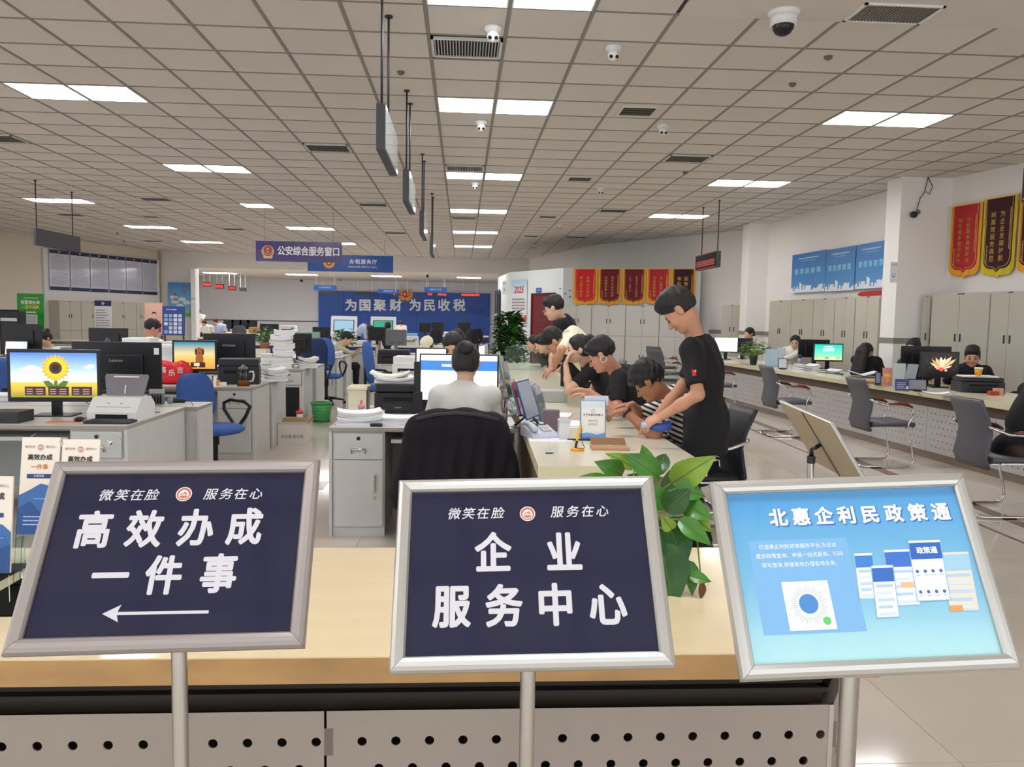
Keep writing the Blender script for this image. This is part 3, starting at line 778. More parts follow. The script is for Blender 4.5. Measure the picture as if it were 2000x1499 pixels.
def face_mid(b):
    sheet(b, M('sign_navy'))
    slogan(b, .099, (-.129, -.104, -.079, -.053, .051, .078, .104, .130), big=(0, .098))
    chars(b, '企业', [(-.061, .024), (.060, .022)], .073)
    chars(b, '服务中心', [(-.130, -.066), (-.044, -.067), (.041, -.067), (.127, -.068)], .073)
def face_right(b):
    m = ramp_mat('policy_print', [(0, 'a9d6d4'), (.45, '7db9d6'), (1, '4f97cb')], 1, 0, -.14, .14, .10, noise=.12); m.node_tree.nodes['Principled BSDF'].inputs['Coat Weight'].default_value = .6
    sheet(b, m)
    tb = ink('2f63b3')
    for ch, x in zip('北惠企利民政策通', (-.118, -.078, -.038, .002, .043, .085, .127, .168)):
        text(ch, .033, tb, b, (x+.0016, .0935, .0011), bold=.04, name='letter_shadow'); text(ch, .032, ink('f1f4f6'), b, (x, .095, .0014), bold=.035)
    p = MB(); p.use(ink('79add8', .25)).rect(-.178, -.008, -.097, .058, .0010)
    p.build('text_panel', b)
    s = MB()
    words = ['打造惠企利民政策服务平台,为企业', '提供政策查询、申报一站式服务。扫码', '即可登录,便捷高效办理各项业务。']
    for i, w_ in enumerate(words): textlocal(s, w_, .0088, ink('eef4fa'), -.094, .046-i*.0155, .0014)
    s.build('small_text', b)
    k = MB(); k.use(ink('e9ece6', .4)).rect(-.134, -.056, -.092, -.013, .0014); k.use(ink('4a86c2')).disc(-.095, -.050, .016, .0018)
    k.use(ink('b9c6cc'))
    for i in range(44):
        t = 2*PI*i/44; r0, r1 = .020, .027+.006*((i*7) % 3)/2; c_, s_ = math.cos(t), math.sin(t); w_ = .0006
        k.flat([(-.095+c_*r0-s_*w_, -.052+s_*r0+c_*w_), (-.095+c_*r0+s_*w_, -.052+s_*r0-c_*w_), (-.095+c_*r1+s_*w_, -.052+s_*r1-c_*w_), (-.095+c_*r1-s_*w_, -.052+s_*r1+c_*w_)], .0018)
    k.use(ink('5fc36a')).disc(-.070, -.078, .0065, .002); k.build('badge_card', b)
    def phone(x0, x1, y0, y1, skew, top, rows, z, name='page_picture', page='dfe7ee'):
        q = MB(); sh = lambda x, y: (x-skew*(y1-y)/(y1-y0), y)
        q.use(ink('8fb3d2')).flat([sh(x0-.0015, y0-.0015), sh(x1+.0015, y0-.0015), sh(x1+.0015, y1), sh(x0-.0015, y1)], z-.0001)
        q.use(ink(page)).flat([sh(x0, y0), sh(x1, y0), sh(x1, y1), sh(x0, y1)], z)
        yt = y1-(y1-y0)*.32; q.use(ink(top)).flat([sh(x0, yt), sh(x1, yt), sh(x1, y1-.004), sh(x0, y1-.004)], z+.0002)
        for r_ in range(5 if not rows else 0):
            yy = yt-(yt-y0)*(r_+.6)/5; q.use(ink(['a9c4e0', 'c9d6e4', 'b8c9dc'][r_ % 3])).flat([sh(x0+.004, yy-.0022), sh(x1-.004-.004*(r_ % 2), yy-.0022), sh(x1-.004-.004*(r_ % 2), yy+.0022), sh(x0+.004, yy+.0022)], z+.0003)
        for r_ in range(rows):
            yy = yt-(yt-y0)*(r_+.6)/rows
            for cc in range(4):
                xx = x0+(x1-x0)*(cc+.5)/4; a_, b_ = sh(xx, yy); q.use(ink('3d66ad')).disc(a_, b_, .0030, z+.0003, 10)
                q.use(ink('a8b4c4')).rect(a_-.004, a_+.004, b_-.007, b_-.0055, z+.0003)
        q.build(name, b)
    phone(.0, .030, -.045, .030, .008, '3f7cc4', 0, .0011); phone(.052, .098, -.058, .034, .008, '3b6fc0', 0, .0012)
    phone(.024, .060, -.076, .008, .010, '3568b5', 0, .0016); phone(.148, .196, -.071, .026, .010, '9cc3d8', 0, .0012, page='d6d2c4'); phone(.098, .152, -.052, .048, .010, '2f63b3', 2, .0018, page='f0f3f6')
    o = MB(); o.use(ink('e59a5c')).rect(.138, .160, -.071, -.062, .0016); o.use(ink('f0b489')).rect(.066, .088, -.030, -.021, .0016); o.use(ink('f6f7f9')); textlocal(o, '政策通', .012, ink('f6f7f9'), .125, .030, .0024, bold=.03); o.build('print_detail', b)['kind'] = 'stuff'
sign_stand('navy sign on a pole reading 高效办成一件事 with a left arrow', (.926, -.006, .039, -.475, 1.359, 1.104), 350, face_left, 'frame_alu_dull', pole_off=-.008)
sign_stand('navy sign on a pole reading 企业服务中心', (.956, -.032, -.043, .118, 1.336, 1.079), 1040, face_mid, pole_off=.002)
sign_stand('light blue sign on a pole with policy pages and white heading', (1.037, -.043, -.019, .668, 1.295, 1.086), 1640, face_right, pole_off=.015)
def face_away(b): sheet(b, M('sign_navy'))
ts = sign_stand('sign stand seen from behind showing its beige back board and black bracket', (.964, -.083, 1.621, 1.499, 3.255, 1.005), 1603, face_away)
bb = [c for c in kids(ts) if c.name.startswith('sign_board')][0]
MB().box(-.004, .004, -.166, .166, -.011, -.0077).build('back_strip', bb, mat('strip_dark', '6a5f4c', .6))

# ================================================================ COUNTERS
mat('counter_top', 'e5d3ac', .22, var=.05, vscale=3, stretch=(.4, 3, 3), coat=.3)
mat('counter_edge', 'b48d5b', .4, var=.16, vscale=9, stretch=(.6, 3, 1.5))
mat('cream_top', 'e4dfc8', .25, var=.03, vscale=4, coat=.3)
mat('cream_edge', 'dcd4ae', .35, var=.03, vscale=6)
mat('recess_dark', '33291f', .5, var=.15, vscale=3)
mat('panel_metal', 'a79c92', .45, .3, var=.03, vscale=3)
mat('panel_light', 'c9c6c6', .42, .25, var=.03, vscale=3)
mat('plinth', '6a5c50', .5)
def perforated(L, H, nx, ny, r, sp, n=12, left=None, top=None, sz=None):
    """sheet-metal panel with rows of round holes punched through it (xz plane), every second row offset"""
    b = MB(); h = sp/2; sz = sz or sp; hz = sz/2; X0 = (L-(nx-1)*sp)/2 if left is None else left; T = (H-(ny-1)*sz)/2 if top is None else top
    def face(*v): n0 = len(b.v); b.v += [(p[0], 0, p[1]) for p in v]; b.f.append(list(range(n0, n0+len(v)))); b.mi.append(0); b.sm.append(False)
    for j in range(ny):
        cz = H-T-j*sz; m = nx if j % 2 == 0 else nx-1; xs = X0+(0 if j % 2 == 0 else h)
        for i in range(m):
            cx = xs+i*sp; n0 = len(b.v); o, q = [], []
            for k in range(n):
                t = 2*PI*(k+.5)/n; c, s_ = math.cos(t), math.sin(t); mm = max(abs(c), abs(s_)); o.append((cx+r*c, cz+r*s_)); q.append((cx+h*c/mm, cz+hz*s_/mm))
            b.v += [(p[0], 0, p[1]) for p in o]+[(p[0], 0, p[1]) for p in q]+[(p[0], .004, p[1]) for p in o]
            for k in range(n):
                e = (k+1) % n; b.f += [[n0+k, n0+e, n0+n+e, n0+n+k], [n0+k, n0+2*n+k, n0+2*n+e, n0+e]]; b.mi += [0, 0]; b.sm += [False, False]
                if abs(q[k][0]-q[e][0]) > 1e-6 and abs(q[k][1]-q[e][1]) > 1e-6:
                    b.v.append((cx+math.copysign(h, q[k][0]+q[e][0]-2*cx), 0, cz+math.copysign(hz, q[k][1]+q[e][1]-2*cz))); b.f.append([n0+n+k, n0+n+e, len(b.v)-1]); b.mi.append(0); b.sm.append(False)
        face((0, cz-hz), (xs-h, cz-hz), (xs-h, cz+hz), (0, cz+hz)); face((xs+(m-1)*sp+h, cz-hz), (L, cz-hz), (L, cz+hz), (xs+(m-1)*sp+h, cz+hz))
    face((0, 0), (L, 0), (L, H-T-(ny-1)*sz-hz), (0, H-T-(ny-1)*sz-hz)); face((0, H-T+hz), (L, H-T+hz), (L, H), (0, H))
    return b
# ---- entrance counter
t = thing('service_counter', 'long low counter with pale wood top and perforated metal front, nearest the camera', 'counter', (0, 1.73, 0))
TP = [(-3.6, 0), (.955, 0), (1.28, .47), (1.28, .84), (-3.6, .84)]
b = MB(); b.use(M('counter_top')).prism(TP, .757, .760); b.use(M('counter_edge')).prism([(x, y-.001 if y == 0 else y) for x, y in TP], .700, .757); b.build('counter_top', t)
def along(b, x0, y0, x1, y1, z0, z1, th):
    d = Vector((x1-x0, y1-y0)).normalized(); n = Vector((-d.y, d.x))*th; return b.prism([(x0, y0), (x1, y1), (x1+n.x, y1+n.y), (x0+n.x, y0+n.y)], z0, z1)
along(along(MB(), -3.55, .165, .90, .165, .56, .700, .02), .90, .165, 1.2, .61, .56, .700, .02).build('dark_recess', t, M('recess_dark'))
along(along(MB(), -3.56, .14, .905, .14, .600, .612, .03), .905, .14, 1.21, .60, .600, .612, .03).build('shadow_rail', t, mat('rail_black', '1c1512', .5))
p0 = perforated(1.205, .478, 15, 7, .0112, .0789, left=.082, top=.075, sz=.066)
first = None
for k in range(4):
    if first is None: first = p0.build('front_panel', t, M('panel_metal'), fixn=False); o = first
    else: o = bpy.data.objects.new('front_panel', first.data); COL.objects.link(o); o.parent = t
    o.location = (.906-(k+1)*1.211, .120, .100)
along(along(MB(), -3.55, .20, .88, .20, .10, .58, .015), .88, .20, 1.18, .64, .10, .58, .015).build('inner_backing', t, M('recess_dark'))
o = perforated(.54, .478, 6, 7, .0112, .0789, left=.05, top=.09, sz=.066).build('end_panel', t, M('panel_metal'), fixn=False); o.location = (.912, .124, .10); o.rotation_euler = (0, 0, math.atan2(.45, .30))
MB().prism([(-3.5, .2), (.86, .2), (1.16, .64), (1.16, .8), (-3.5, .8)], 0, .10).build('plinth', t, M('plinth'))
MB().prism([(.900, .119), (.912, .119), (.914, .126), (.904, .128)], .10, .578).build('corner_post', t, M('steel'))
MB().box(-3.5, 1.2, .79, .81, .1, .70).build('rear_panel', t, M('desk_grey'))
# ---- central counter where the visitors sit
t = thing('service_counter', 'cream topped counter in the middle with four visitors working along it', 'counter', (0, 0, 0))
b = MB(); b.use(M('cream_top')); LP = [(.39, 4.02), (1.275, 4.08), (1.36, 13.4), (.60, 13.4)]
b.prism(LP, .757, .760); b.use(M('cream_edge')).prism([(x, y) for x, y in LP], .700, .757); b.build('counter_top', t)
MB().prism([(.43, 4.15), (.47, 4.15), (.67, 13.3), (.63, 13.3)], 0, .70).build('staff_side_panel', t, mat('wood_brown', '8d7a60', .5, var=.05, vscale=5))
MB().box(.46, 1.22, 4.14, 4.18, 0, .70).build('end_panel', t, M('wood_brown'))
for k in range(8):
    o = perforated(1.10, .50, 14, 6, .0085, .0735, n=8).build('front_panel', t, M('panel_light'), fixn=False) if k == 0 else bpy.data.objects.new('front_panel', pm)
    if k == 0: pm = o.data
    else: COL.objects.link(o); o.parent = t
    o.location = (1.02, 4.2+k*1.12, .10); o.rotation_euler = (0, 0, rad(90))
MB().box(.97, 1.0, 4.2, 13.2, 0, .70).build('inner_backing', t, M('recess_dark'))
# ---- long counter on the right
A0, A1 = Vector((5.34, 5.2, 0)), Vector((4.72, 17.2, 0)); dv = (A1-A0).normalized(); nv = Vector((-dv.y, dv.x, 0)); nv = -nv if nv.x < 0 else nv
t = thing('service_counter', 'very long cream topped counter along the right wall with perforated grey panels', 'counter', A0, math.atan2(dv.y, dv.x))
LR = (A1-A0).length
b = MB(); b.use(M('cream_top')).box(0, LR, -.98, 0, .757, .760); b.use(M('cream_edge')).box(0, LR, -.98, .001, .700, .757, .003); b.build('counter_top', t)
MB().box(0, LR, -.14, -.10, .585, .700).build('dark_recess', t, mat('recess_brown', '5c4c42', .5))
for k in range(10):
    o = bpy.data.objects.new('front_panel', pm); COL.objects.link(o); o.parent = t; o.location = ((k)*1.104+.3, -.10, .085); o.rotation_euler = (0, 0, 0)
    o.scale = (1, -1, 1)
MB().box(0, LR, -.20, -.15, .09, .6).build('inner_backing', t, M('recess_dark'))
MB().box(0, LR, -.5, -.115, .0, .085).build('plinth', t, mat('plinth_stone', '8a7a6a', .2, var=.08, vscale=3))
MB().box(0, LR, -.58, -.55, .0, .70).build('staff_panel', t, M('desk_grey'))
# ================================================================ FURNITURE PROTOTYPES
def pedestal(t, x0, x1, y0, y1, h, face=-1, cavity=False):
    """drawer unit under a desk; face -1: doors towards the camera"""
    yf = y0 if face < 0 else y1; s = -1 if face < 0 else 1
    p = MB().box(x0, x1, y0, y1, 0, h).build('pedestal', t, M('desk_grey'))
    zd = h*.735; e = .012
    MB().box(x0+e, x1-e, yf+s*.001, yf+s*.016, zd+.004, h-.012, .002).build('drawer', p, M('desk_grey'))
    c = (x0+x1)/2
    MB().cyl((c, yf+s*.014, h-.045), (c, yf+s*.022, h-.045), .013, n=12).build('lock', p, M('black_plastic'))
    MB().tube([(c-.045, yf+s*.016, zd+.045), (c-.05, yf+s*.04, zd+.075), (c+.05, yf+s*.04, zd+.075), (c+.045, yf+s*.016, zd+.045)], .006, 6).build('drawer_handle', p, M('steel'))
    if cavity:
        MB().box(x0+.04, x1-.04, yf+s*.0015, yf+s*.004, .09, zd-.03).build('open_shelf', p, mat('cavity', '14151a', .8))
    else:
        MB().box(x0+e, x1-e, yf+s*.001, yf+s*.016, .07, zd-.004, .002).build('door', p, M('desk_grey'))
        MB().box(x1-.075, x1-.060, yf+s*.018, yf+s*.034, zd-.22, zd-.10, .003).build('door_handle', p, M('steel'))
        MB().cyl((x1-.067, yf+s*.014, zd-.26), (x1-.067, yf+s*.02, zd-.26), .012, n=10).build('lock', p, M('steel'))
    return p
def desk(label, x0, x1, y0, y1, side='R', face=-1, cavity=False, h=.75, group='grey office desks', ped=.36):
    t = thing('office_desk', label, 'desk', (x0, y0, 0), 0, group); w, d = x1-x0, y1-y0
    b = MB(); b.use(M('desk_top')).box(0, w, 0, d, h-.003, h); b.use(M('desk_edge')).box(0, w, 0, d, h-.028, h-.003); b.build('desk_top', t)
    yy = (.02, d-.02)
    if side == 'R': pedestal(t, w-ped-.012, w-.022, yy[0], yy[1]-.02, h-.03, face, cavity)
    else: pedestal(t, .022, ped+.012, yy[0], yy[1]-.02, h-.03, face, cavity)
    MB().box(w-.02, w, .005, d-.005, 0, h-.028).build('side_panel', t, M('desk_grey')); MB().box(0, .02, .005, d-.005, 0, h-.028).build('side_panel', t, M('desk_grey'))
    ym = d-.04 if face < 0 else .03
    MB().box(.02, w-.02, ym, ym+.016, .12, h-.03).build('modesty_panel', t, M('desk_grey'))
    if w > .9:
        k0, k1 = (.05, w-ped-.05) if side == 'R' else (ped+.05, w-.05)
        yk = (.06, .36) if face < 0 else (d-.36, d-.06)
        MB().box(k0, k1, yk[0], yk[1], h-.115, h-.09).build('keyboard_tray', t, M('desk_grey'))
    return t
def monitor(label, x, y, z, rz=0., w=.54, h=.32, screen=None, stand=.11, tilt=0., group=None, logo=None, frame='black_plastic', base=True, name='monitor', th=.02, bezel=.012):
    """screen faces -Y before turning"""
    t = thing(name, label, 'monitor', (x, y, z), rz, group)
    z0 = stand; T = Matrix.Translation((0, 0, z0)) @ Matrix.Rotation(tilt, 4, 'X')
    def P(mb): mb.T = T; return mb
    c = P(MB()).box(-w/2, w/2, -.006, th, 0, h, .006).build('casing', t, M(frame))
    P(MB()).box(-w*.3, w*.3, th, th+.022, h*.2, h*.75, .01).build('rear_bulge', c, M(frame))
    bz = bezel
    s = MB(); s.T = T @ Matrix.Rotation(rad(90), 4, 'X')
    if screen: screen(s, w-2*bz, h-2.4*bz, h/2+.004, t)
    else: s.use(mat('screen_off', '0b0c10', .15)).rect(-w/2+bz, w/2-bz, bz*1.6, h-bz, .0068)
    s.build('screen', t, fixn=False)
    if logo: 
        o = text(logo, h*.09 if len(logo) < 8 else h*.045, ink('9a9b9f'), c, (0, 0, 0), name='logo', bold=.02); o.matrix_local = T @ Matrix.Translation((0, th+.0235, h*.62 if len(logo) < 8 else h*.86)) @ Matrix.Rotation(PI, 4, 'Z') @ Matrix.Rotation(rad(90), 4, 'X')
    MB().box(-.035, .035, .018, .045, 0.005, z0+h*.35, .006).build('stand_neck', t, M(frame))
    if base: MB().box(-w*.22, w*.22, -.07, .12, 0, .010, .004).build('stand_foot', t, M(frame))
    return t
def scr_plain(col, e=1.0):
    def f(s, w, h, zc, t): s.use(glow(col, e)).rect(-w/2, w/2, zc-h/2, zc+h/2, .0070)
    return f
def scr_portal(s, w, h, zc, t):
    z0, z1 = zc-h/2, zc+h/2; s.use(glow('f4eff4', 1.0)).rect(-w/2, w/2, z0, z1, .0070)
    s.use(glow('3f7fcf', .8)).rect(-w/2, w/2, z1-h*.34, z1-h*.12, .0074)
    textlocal(s, '政务服务网', h*.06, glow('ffffff', 1), -w*.14, z1-h*.23, .0078, bold=.03)
    for k in range(6): s.use(glow('d9dce8', .9)).rect(-w*.44, -w*.1+.02*k, z0+h*(.08+.085*k), z0+h*(.10+.085*k), .0074)
def scr_sunflower(s, w, h, zc, t):
    z0, z1 = zc-h/2, zc+h/2
    sky = ramp_mat('sky_screen', [(0, 'f0e6ee'), (.35, 'a9c6f0'), (1, '2f6fd0')], 2, .9, .11+z0+h*.36, .11+z1)
    s.use(sky).rect(-w/2, w/2, z0+h*.34, z1, .0070)
    s.use(ramp_mat('field_screen', [(0, '8a8b2a'), (.45, 'd9a92c'), (1, 'e9c35a')], 2, .9, .11+z0, .11+z0+h*.36)).rect(-w/2, w/2, z0, z0+h*.34, .0070)
    cl = glow('f4e6ee', .9)
    for cx, cy, r in ((-.33, .62, .06), (-.26, .66, .075), (-.19, .63, .06), (-.45, .52, .05), (.40, .68, .05), (.43, .71, .05), (.30, .44, .05), (.36, .47, .07), (.42, .45, .06), (-.30, .46, .04)):
        s.use(cl).disc(cx*w, z0+cy*h, r*w, .0072, 16, r*w*.42)
    cx, cy, R = .02*w, z0+h*.66, h*.31
    s.use(glow('4f7a2a', .7)).flat([(cx-.012, z0+h*.2), (cx+.012, z0+h*.2), (cx+.008, cy), (cx-.008, cy)], .0074)
    for sx in (-1, 1): s.flat([(cx, z0+h*.24), (cx+sx*.06, z0+h*.22), (cx+sx*.085, z0+h*.36), (cx+sx*.05, z0+h*.38)], .0075)
    for ring, (n, rr, c, zz) in enumerate(((20, 1, 'f0a21c', .0077), (18, .84, 'f7bd35', .0079))):
        s.use(glow(c, .9))
        for i in range(n):
            a = 2*PI*(i+.5*ring)/n; ca, sa = math.cos(a), math.sin(a); L = R*rr; wd = R*.17
            s.flat([(cx+ca*R*.3, cy+sa*R*.3), (cx+ca*L*.7-sa*wd, cy+sa*L*.7+ca*wd), (cx+ca*L, cy+sa*L), (cx+ca*L*.7+sa*wd, cy+sa*L*.7-ca*wd)], zz)
    s.use(glow('5a2a14', .7)).disc(cx, cy, R*.44, .0082, 20); s.use(glow('2a1410', .6)).disc(cx, cy, R*.26, .0084, 16)
    for k in range(3):
        x0 = (-.34+.27*k)*w; s.use(glow('4a2a20', .6)).rect(x0, x0+.24*w, z0+.04*h, z0+.24*h, .0086)
        for q in range(3): s.use(glow('c9a890', .6)).rect(x0+.02*w, x0+.09*w, z0+(.07+.05*q)*h, z0+(.09+.05*q)*h, .0088); s.rect(x0+.13*w, x0+.21*w, z0+(.07+.05*q)*h, z0+(.09+.05*q)*h, .0088)
def scr_dog(s, w, h, zc, t):
    z0, z1 = zc-h/2, zc+h/2
    s.use(ramp_mat('dusk_screen', [(0, 'd98a2c'), (.4, 'e9b35a'), (.6, 'd9c68a'), (1, '2f7f9a')], 2, .8, .11+z0, .11+z1)).rect(-w/2, w/2, z0, z1, .0070)
    d = glow('9a5a28', .7); dd = glow('5a2c14', .6); x = .12*w
    s.use(d).disc(x, z0+.34*h, .10*w, .0074, 16, .28*h); s.disc(x, z0+.66*h, .085*w, .0076, 16, .15*h)
    s.use(dd).disc(x-.085*w, z0+.64*h, .03*w, .0078, 12, .13*h); s.disc(x+.085*w, z0+.64*h, .03*w, .0078, 12, .13*h); s.disc(x, z0+.60*h, .02*w, .0080, 10); s.disc(x-.03*w, z0+.7*h, .01*w, .008, 8); s.disc(x+.03*w, z0+.7*h, .01*w, .008, 8)
    for k in range(3): s.use(glow('4a2a20', .6)).rect((-.3+.2*k)*w, (-.14+.2*k)*w, z0+.05*h, z0+.24*h, .0082)
    s.use(glow('d9d8c0', .7)).rect(-.02*w, .12*w, z0+.1*h, z0+.22*h, .0084)
def scr_sea(s, w, h, zc, t):
    z0, z1 = zc-h/2, zc+h/2
    s.use(ramp_mat('sea_screen', [(0, 'd9d68a'), (.3, '7fd0b0'), (1, '22b8a8')], 2, .9, .11+z0, .11+z1)).rect(-w/2, w/2, z0, z1, .0070)
    for cx, r, c in ((-.3, .08, 'e9d98a'), (-.05, .07, 'd96a4a'), (.15, .09, 'f0e0b0'), (.36, .07, 'd9a84a'), (-.42, .05, 'e8a05a')): s.use(glow(c, .8)).disc(cx*w, z0+.14*h, r*w, .0074, 14, r*w*.5)
    s.use(glow('f4fbf8', .9)).rect(-.16*w, .16*w, z1-.17*h, z1-.11*h, .0074); s.use(glow('a8e4d8', .8)).rect(-.2*w, .22*w, z1-.45*h, z1-.22*h, .0074)
def scr_burst(s, w, h, zc, t):
    z0 = zc-h/2; R = random.Random(4); s.use(glow('1a1414', .4)).rect(-w/2, w/2, z0, z0+h, .0070)
    cx, cy = .06*w, z0+.28*h
    for a, L, wd in ((150, .5, .03), (135, .55, .035), (118, .5, .045), (95, .48, .05), (75, .46, .045), (55, .62, .04), (38, .66, .04), (62, .5, .035), (160, .3, .03), (20, .4, .03)):
        t_ = rad(a); c, n = math.cos(t_)*w*.75, math.sin(t_)*h*1.15; k = L
        s.use(glow(R.choice(['e9b88a', 'f0cfa0', 'd98f5a', 'f4dcb8']), .8)); px_, py_ = -math.sin(t_)*wd*w, math.cos(t_)*wd*w
        s.flat([(cx, cy), (cx+c*k*.7+px_, cy+n*k*.7+py_), (cx+c*k, cy+n*k), (cx+c*k*.7-px_, cy+n*k*.7-py_)], .0074)
    s.use(glow('e0503a', .8)).disc(cx, cy, .06*w, .0078, 10); s.use(glow('f4a08a', .8)).disc(cx-.1*w, cy+.05*h, .05*w, .0077, 9); s.disc(cx+.12*w, cy-.04*h, .04*w, .0077, 9)
    for k in range(60): a, r = R.random()*6.28, R.random(); s.use(glow('d9a070', .6)).disc(max(-w*.48, min(w*.48, cx+math.cos(a)*r*w*.5)), max(z0+.01, min(z0+h-.01, cy+abs(math.sin(a))*r*h*.7)), .0025+.002*R.random(), .0076, 5)

def office_chair(label, x, y, rz, fab='blue_fabric', group='blue swivel chairs', seat_h=.47, back_h=.56, bare=False, arms=True):
    """faces +Y before turning"""
    t = thing('office_chair', label, 'chair', (x, y, 0), rz, group)
    def pad(wf, hf, cx, cz, curve, lean, th, ny=10, nx=8):
        vs, fs = [], []
        for sgn in (0, 1):
            for j in range(ny+1):
                v = j/ny
                for i in range(nx+1):
                    u = i/nx*2-1; ww = wf(v); xx = u*ww; zz = cz+hf*v; edge = (1-abs(u)**4)*(1-abs(2*v-1)**6)
                    yy = cx+curve*(u*u)*.06+lean*(v) + (-th*.5*edge-.004 if sgn else th*.5*edge+.004)
                    vs.append((xx, yy, zz))
        q = (nx+1); n = q*(ny+1)
        for j in range(ny):
            for i in range(nx):
                a = j*q+i; fs.append((a, a+1, a+q+1, a+q)); fs.append((n+a, n+a+q, n+a+q+1, n+a+1))
        for j in range(ny):
            for e in (0, nx): a = j*q+e; fs.append((a, a+q, n+a+q, n+a) if e == 0 else (a, n+a, n+a+q, a+q))
        for i in range(nx):
            for e in (0, ny): a = e*q+i; fs.append((a, n+a, n+a+1, a+1) if e == 0 else (a, a+1, n+a+1, n+a))
        return MB().add(vs, fs, True)
    f = lambda v: .235*(1-(abs(v-.5)*2)**3.2*.42)
    pad(f, back_h, -.235, seat_h+.08, 1., -.07, .06).build('backrest', t, M(fab))
    s = MB(); prof = []; n = 24; rings = []
    for k, (sc_, z) in enumerate(((.0, .052), (.55, .055), (.86, .046), (1, .02), (.98, -.005), (.85, -.025), (0, -.03))):
        rings.append([(sc_*.25*math.copysign(abs(math.cos(2*PI*i/n))**.75, math.cos(2*PI*i/n)), sc_*.24*math.copysign(abs(math.sin(2*PI*i/n))**.75, math.sin(2*PI*i/n)), seat_h-.01+z) for i in range(n)])
    vs = [p for r_ in rings for p in r_]; s.add(vs, [(k*n+i, k*n+(i+1) % n, (k+1)*n+(i+1) % n, (k+1)*n+i) for k in range(len(rings)-1) for i in range(n)], True); s.build('seat', t, M(fab))
    MB().box(-.03, .03, -.27, -.05, seat_h-.05, seat_h-.03).box(-.03, .03, -.30, -.27, seat_h-.05, seat_h+.30).build('back_bracket', t, M('black_plastic'))
    if arms:
        for sx in (-1, 1):
            MB().tube([(sx*.22, -.02, seat_h-.03), (sx*.29, -.05, seat_h+.03), (sx*.30, -.16, seat_h+.15), (sx*.30, -.16, seat_h+.21), (sx*.30, -.08, seat_h+.245), (sx*.30, .08, seat_h+.235), (sx*.30, .15, seat_h+.19), (sx*.295, .10, seat_h+.09), (sx*.27, .04, seat_h), (sx*.20, .03, seat_h-.03)], .0175, 8).build('armrest', t, M('black_plastic'))
    MB().cyl((0, 0, .09), (0, 0, seat_h-.03), .027, n=12).cyl((0, 0, .30), (0, 0, seat_h-.02), .04, n=12).build('gas_column', t, M('black_plastic'))
    b = MB()
    for k in range(5):
        a = 2*PI*k/5+.3; b.tube([(0, 0, .10), (math.cos(a)*.15, math.sin(a)*.15, .095), (math.cos(a)*.30, math.sin(a)*.30, .065)], [.03, .022, .015], 6)
    b.build('star_base', t, M('black_plastic'))
    for k in range(5):
        a = 2*PI*k/5+.3; MB().cyl((math.cos(a)*.30-.012*math.sin(a), math.sin(a)*.30+.012*math.cos(a), .028), (math.cos(a)*.30+.012*math.sin(a), math.sin(a)*.30-.012*math.cos(a), .028), .028, n=12).build('caster', t, M('black_plastic'))
    return t
def visitor_chair(label, x, y, rz, pad='grey_leather', armm='red_wood', group='chrome framed visitor chairs'):
    """cantilever chair, faces +Y before turning"""
    t = thing('visitor_chair', label, 'chair', (x, y, 0), rz, group); w = .25
    # seat + back shells
    def shell(path, hw, th):
        P = [Vector(p) for p in path]; vs = []; q = []
        for i, p in enumerate(P):
            d = (P[min(i+1, len(P)-1)]-P[max(i-1, 0)]).normalized(); nrm = Vector((0, -d.z, d.y))
            for sgn in (1, -1):
                for u in (-1, -.9, 0, .9, 1): vs.append((u*hw, p.y+nrm.y*sgn*th*(.5 if abs(u) < 1 else .2), p.z+nrm.z*sgn*th*(.5 if abs(u) < 1 else .2)))
        fs = []; n = 10
        for i in range(len(P)-1):
            a = i*n
            for k in range(4): fs += [(a+k, a+k+1, a+n+k+1, a+n+k), (a+5+k, a+n+5+k, a+n+5+k+1, a+5+k+1)]
            fs += [(a, a+n, a+n+5, a+5), (a+4, a+9, a+n+9, a+n+4)]
        fs += [(0, 5, 6, 1), (1, 6, 7, 2), (2, 7, 8, 3), (3, 8, 9, 4)]; e = (len(P)-1)*n; fs += [(e+k, e+k+1, e+6+k, e+5+k) for k in range(4)]
        return MB().add(vs, fs, True)
    shell([(0, .26, .445), (0, .22, .462), (0, .0, .455), (0, -.18, .45)], .235, .05).build('seat', t, M(pad))
    shell([(0, -.20, .38), (0, -.235, .46), (0, -.215, .56), (0, -.20, .66), (0, -.23, .77), (0, -.275, .87), (0, -.295, .92)], .225, .04).build('backrest', t, M(pad))
    MB().box(-.2, .2, -.18, .2, .418, .428).build('seat_plate', t, M('chrome'))
    for sx in (-1, 1):
        x_ = sx*w
        MB().tube([(x_*.96, -.24, .72), (x_*1.08, -.20, .70), (x_*1.1, -.10, .665), (x_*1.1, .10, .655), (x_*1.1, .19, .63), (x_*1.1, .225, .57), (x_*1.08, .17, .47), (x_*1.06, .16, .40), (x_*1.06, .22, .20), (x_*1.06, .245, .08), (x_*1.06, .22, .025), (x_*1.06, .15, .013), (x_*1.06, -.25, .013), (x_*.9, -.29, .013), (0, -.29, .013)], .0115, 8).build('frame', t, M('chrome'))
        MB().tube([(x_*1.1, -.05, .672), (x_*1.1, .05, .682), (x_*1.1, .14, .672), (x_*1.1, .20, .64)], [.014, .020, .020, .013], 8).build('arm_pad', t, M(armm))
    MB().cyl((-.25, .16, .415), (.25, .16, .415), .009).cyl((-.25, -.12, .43), (.25, -.12, .43), .009).build('crossbar', t, M('chrome'))
    return t
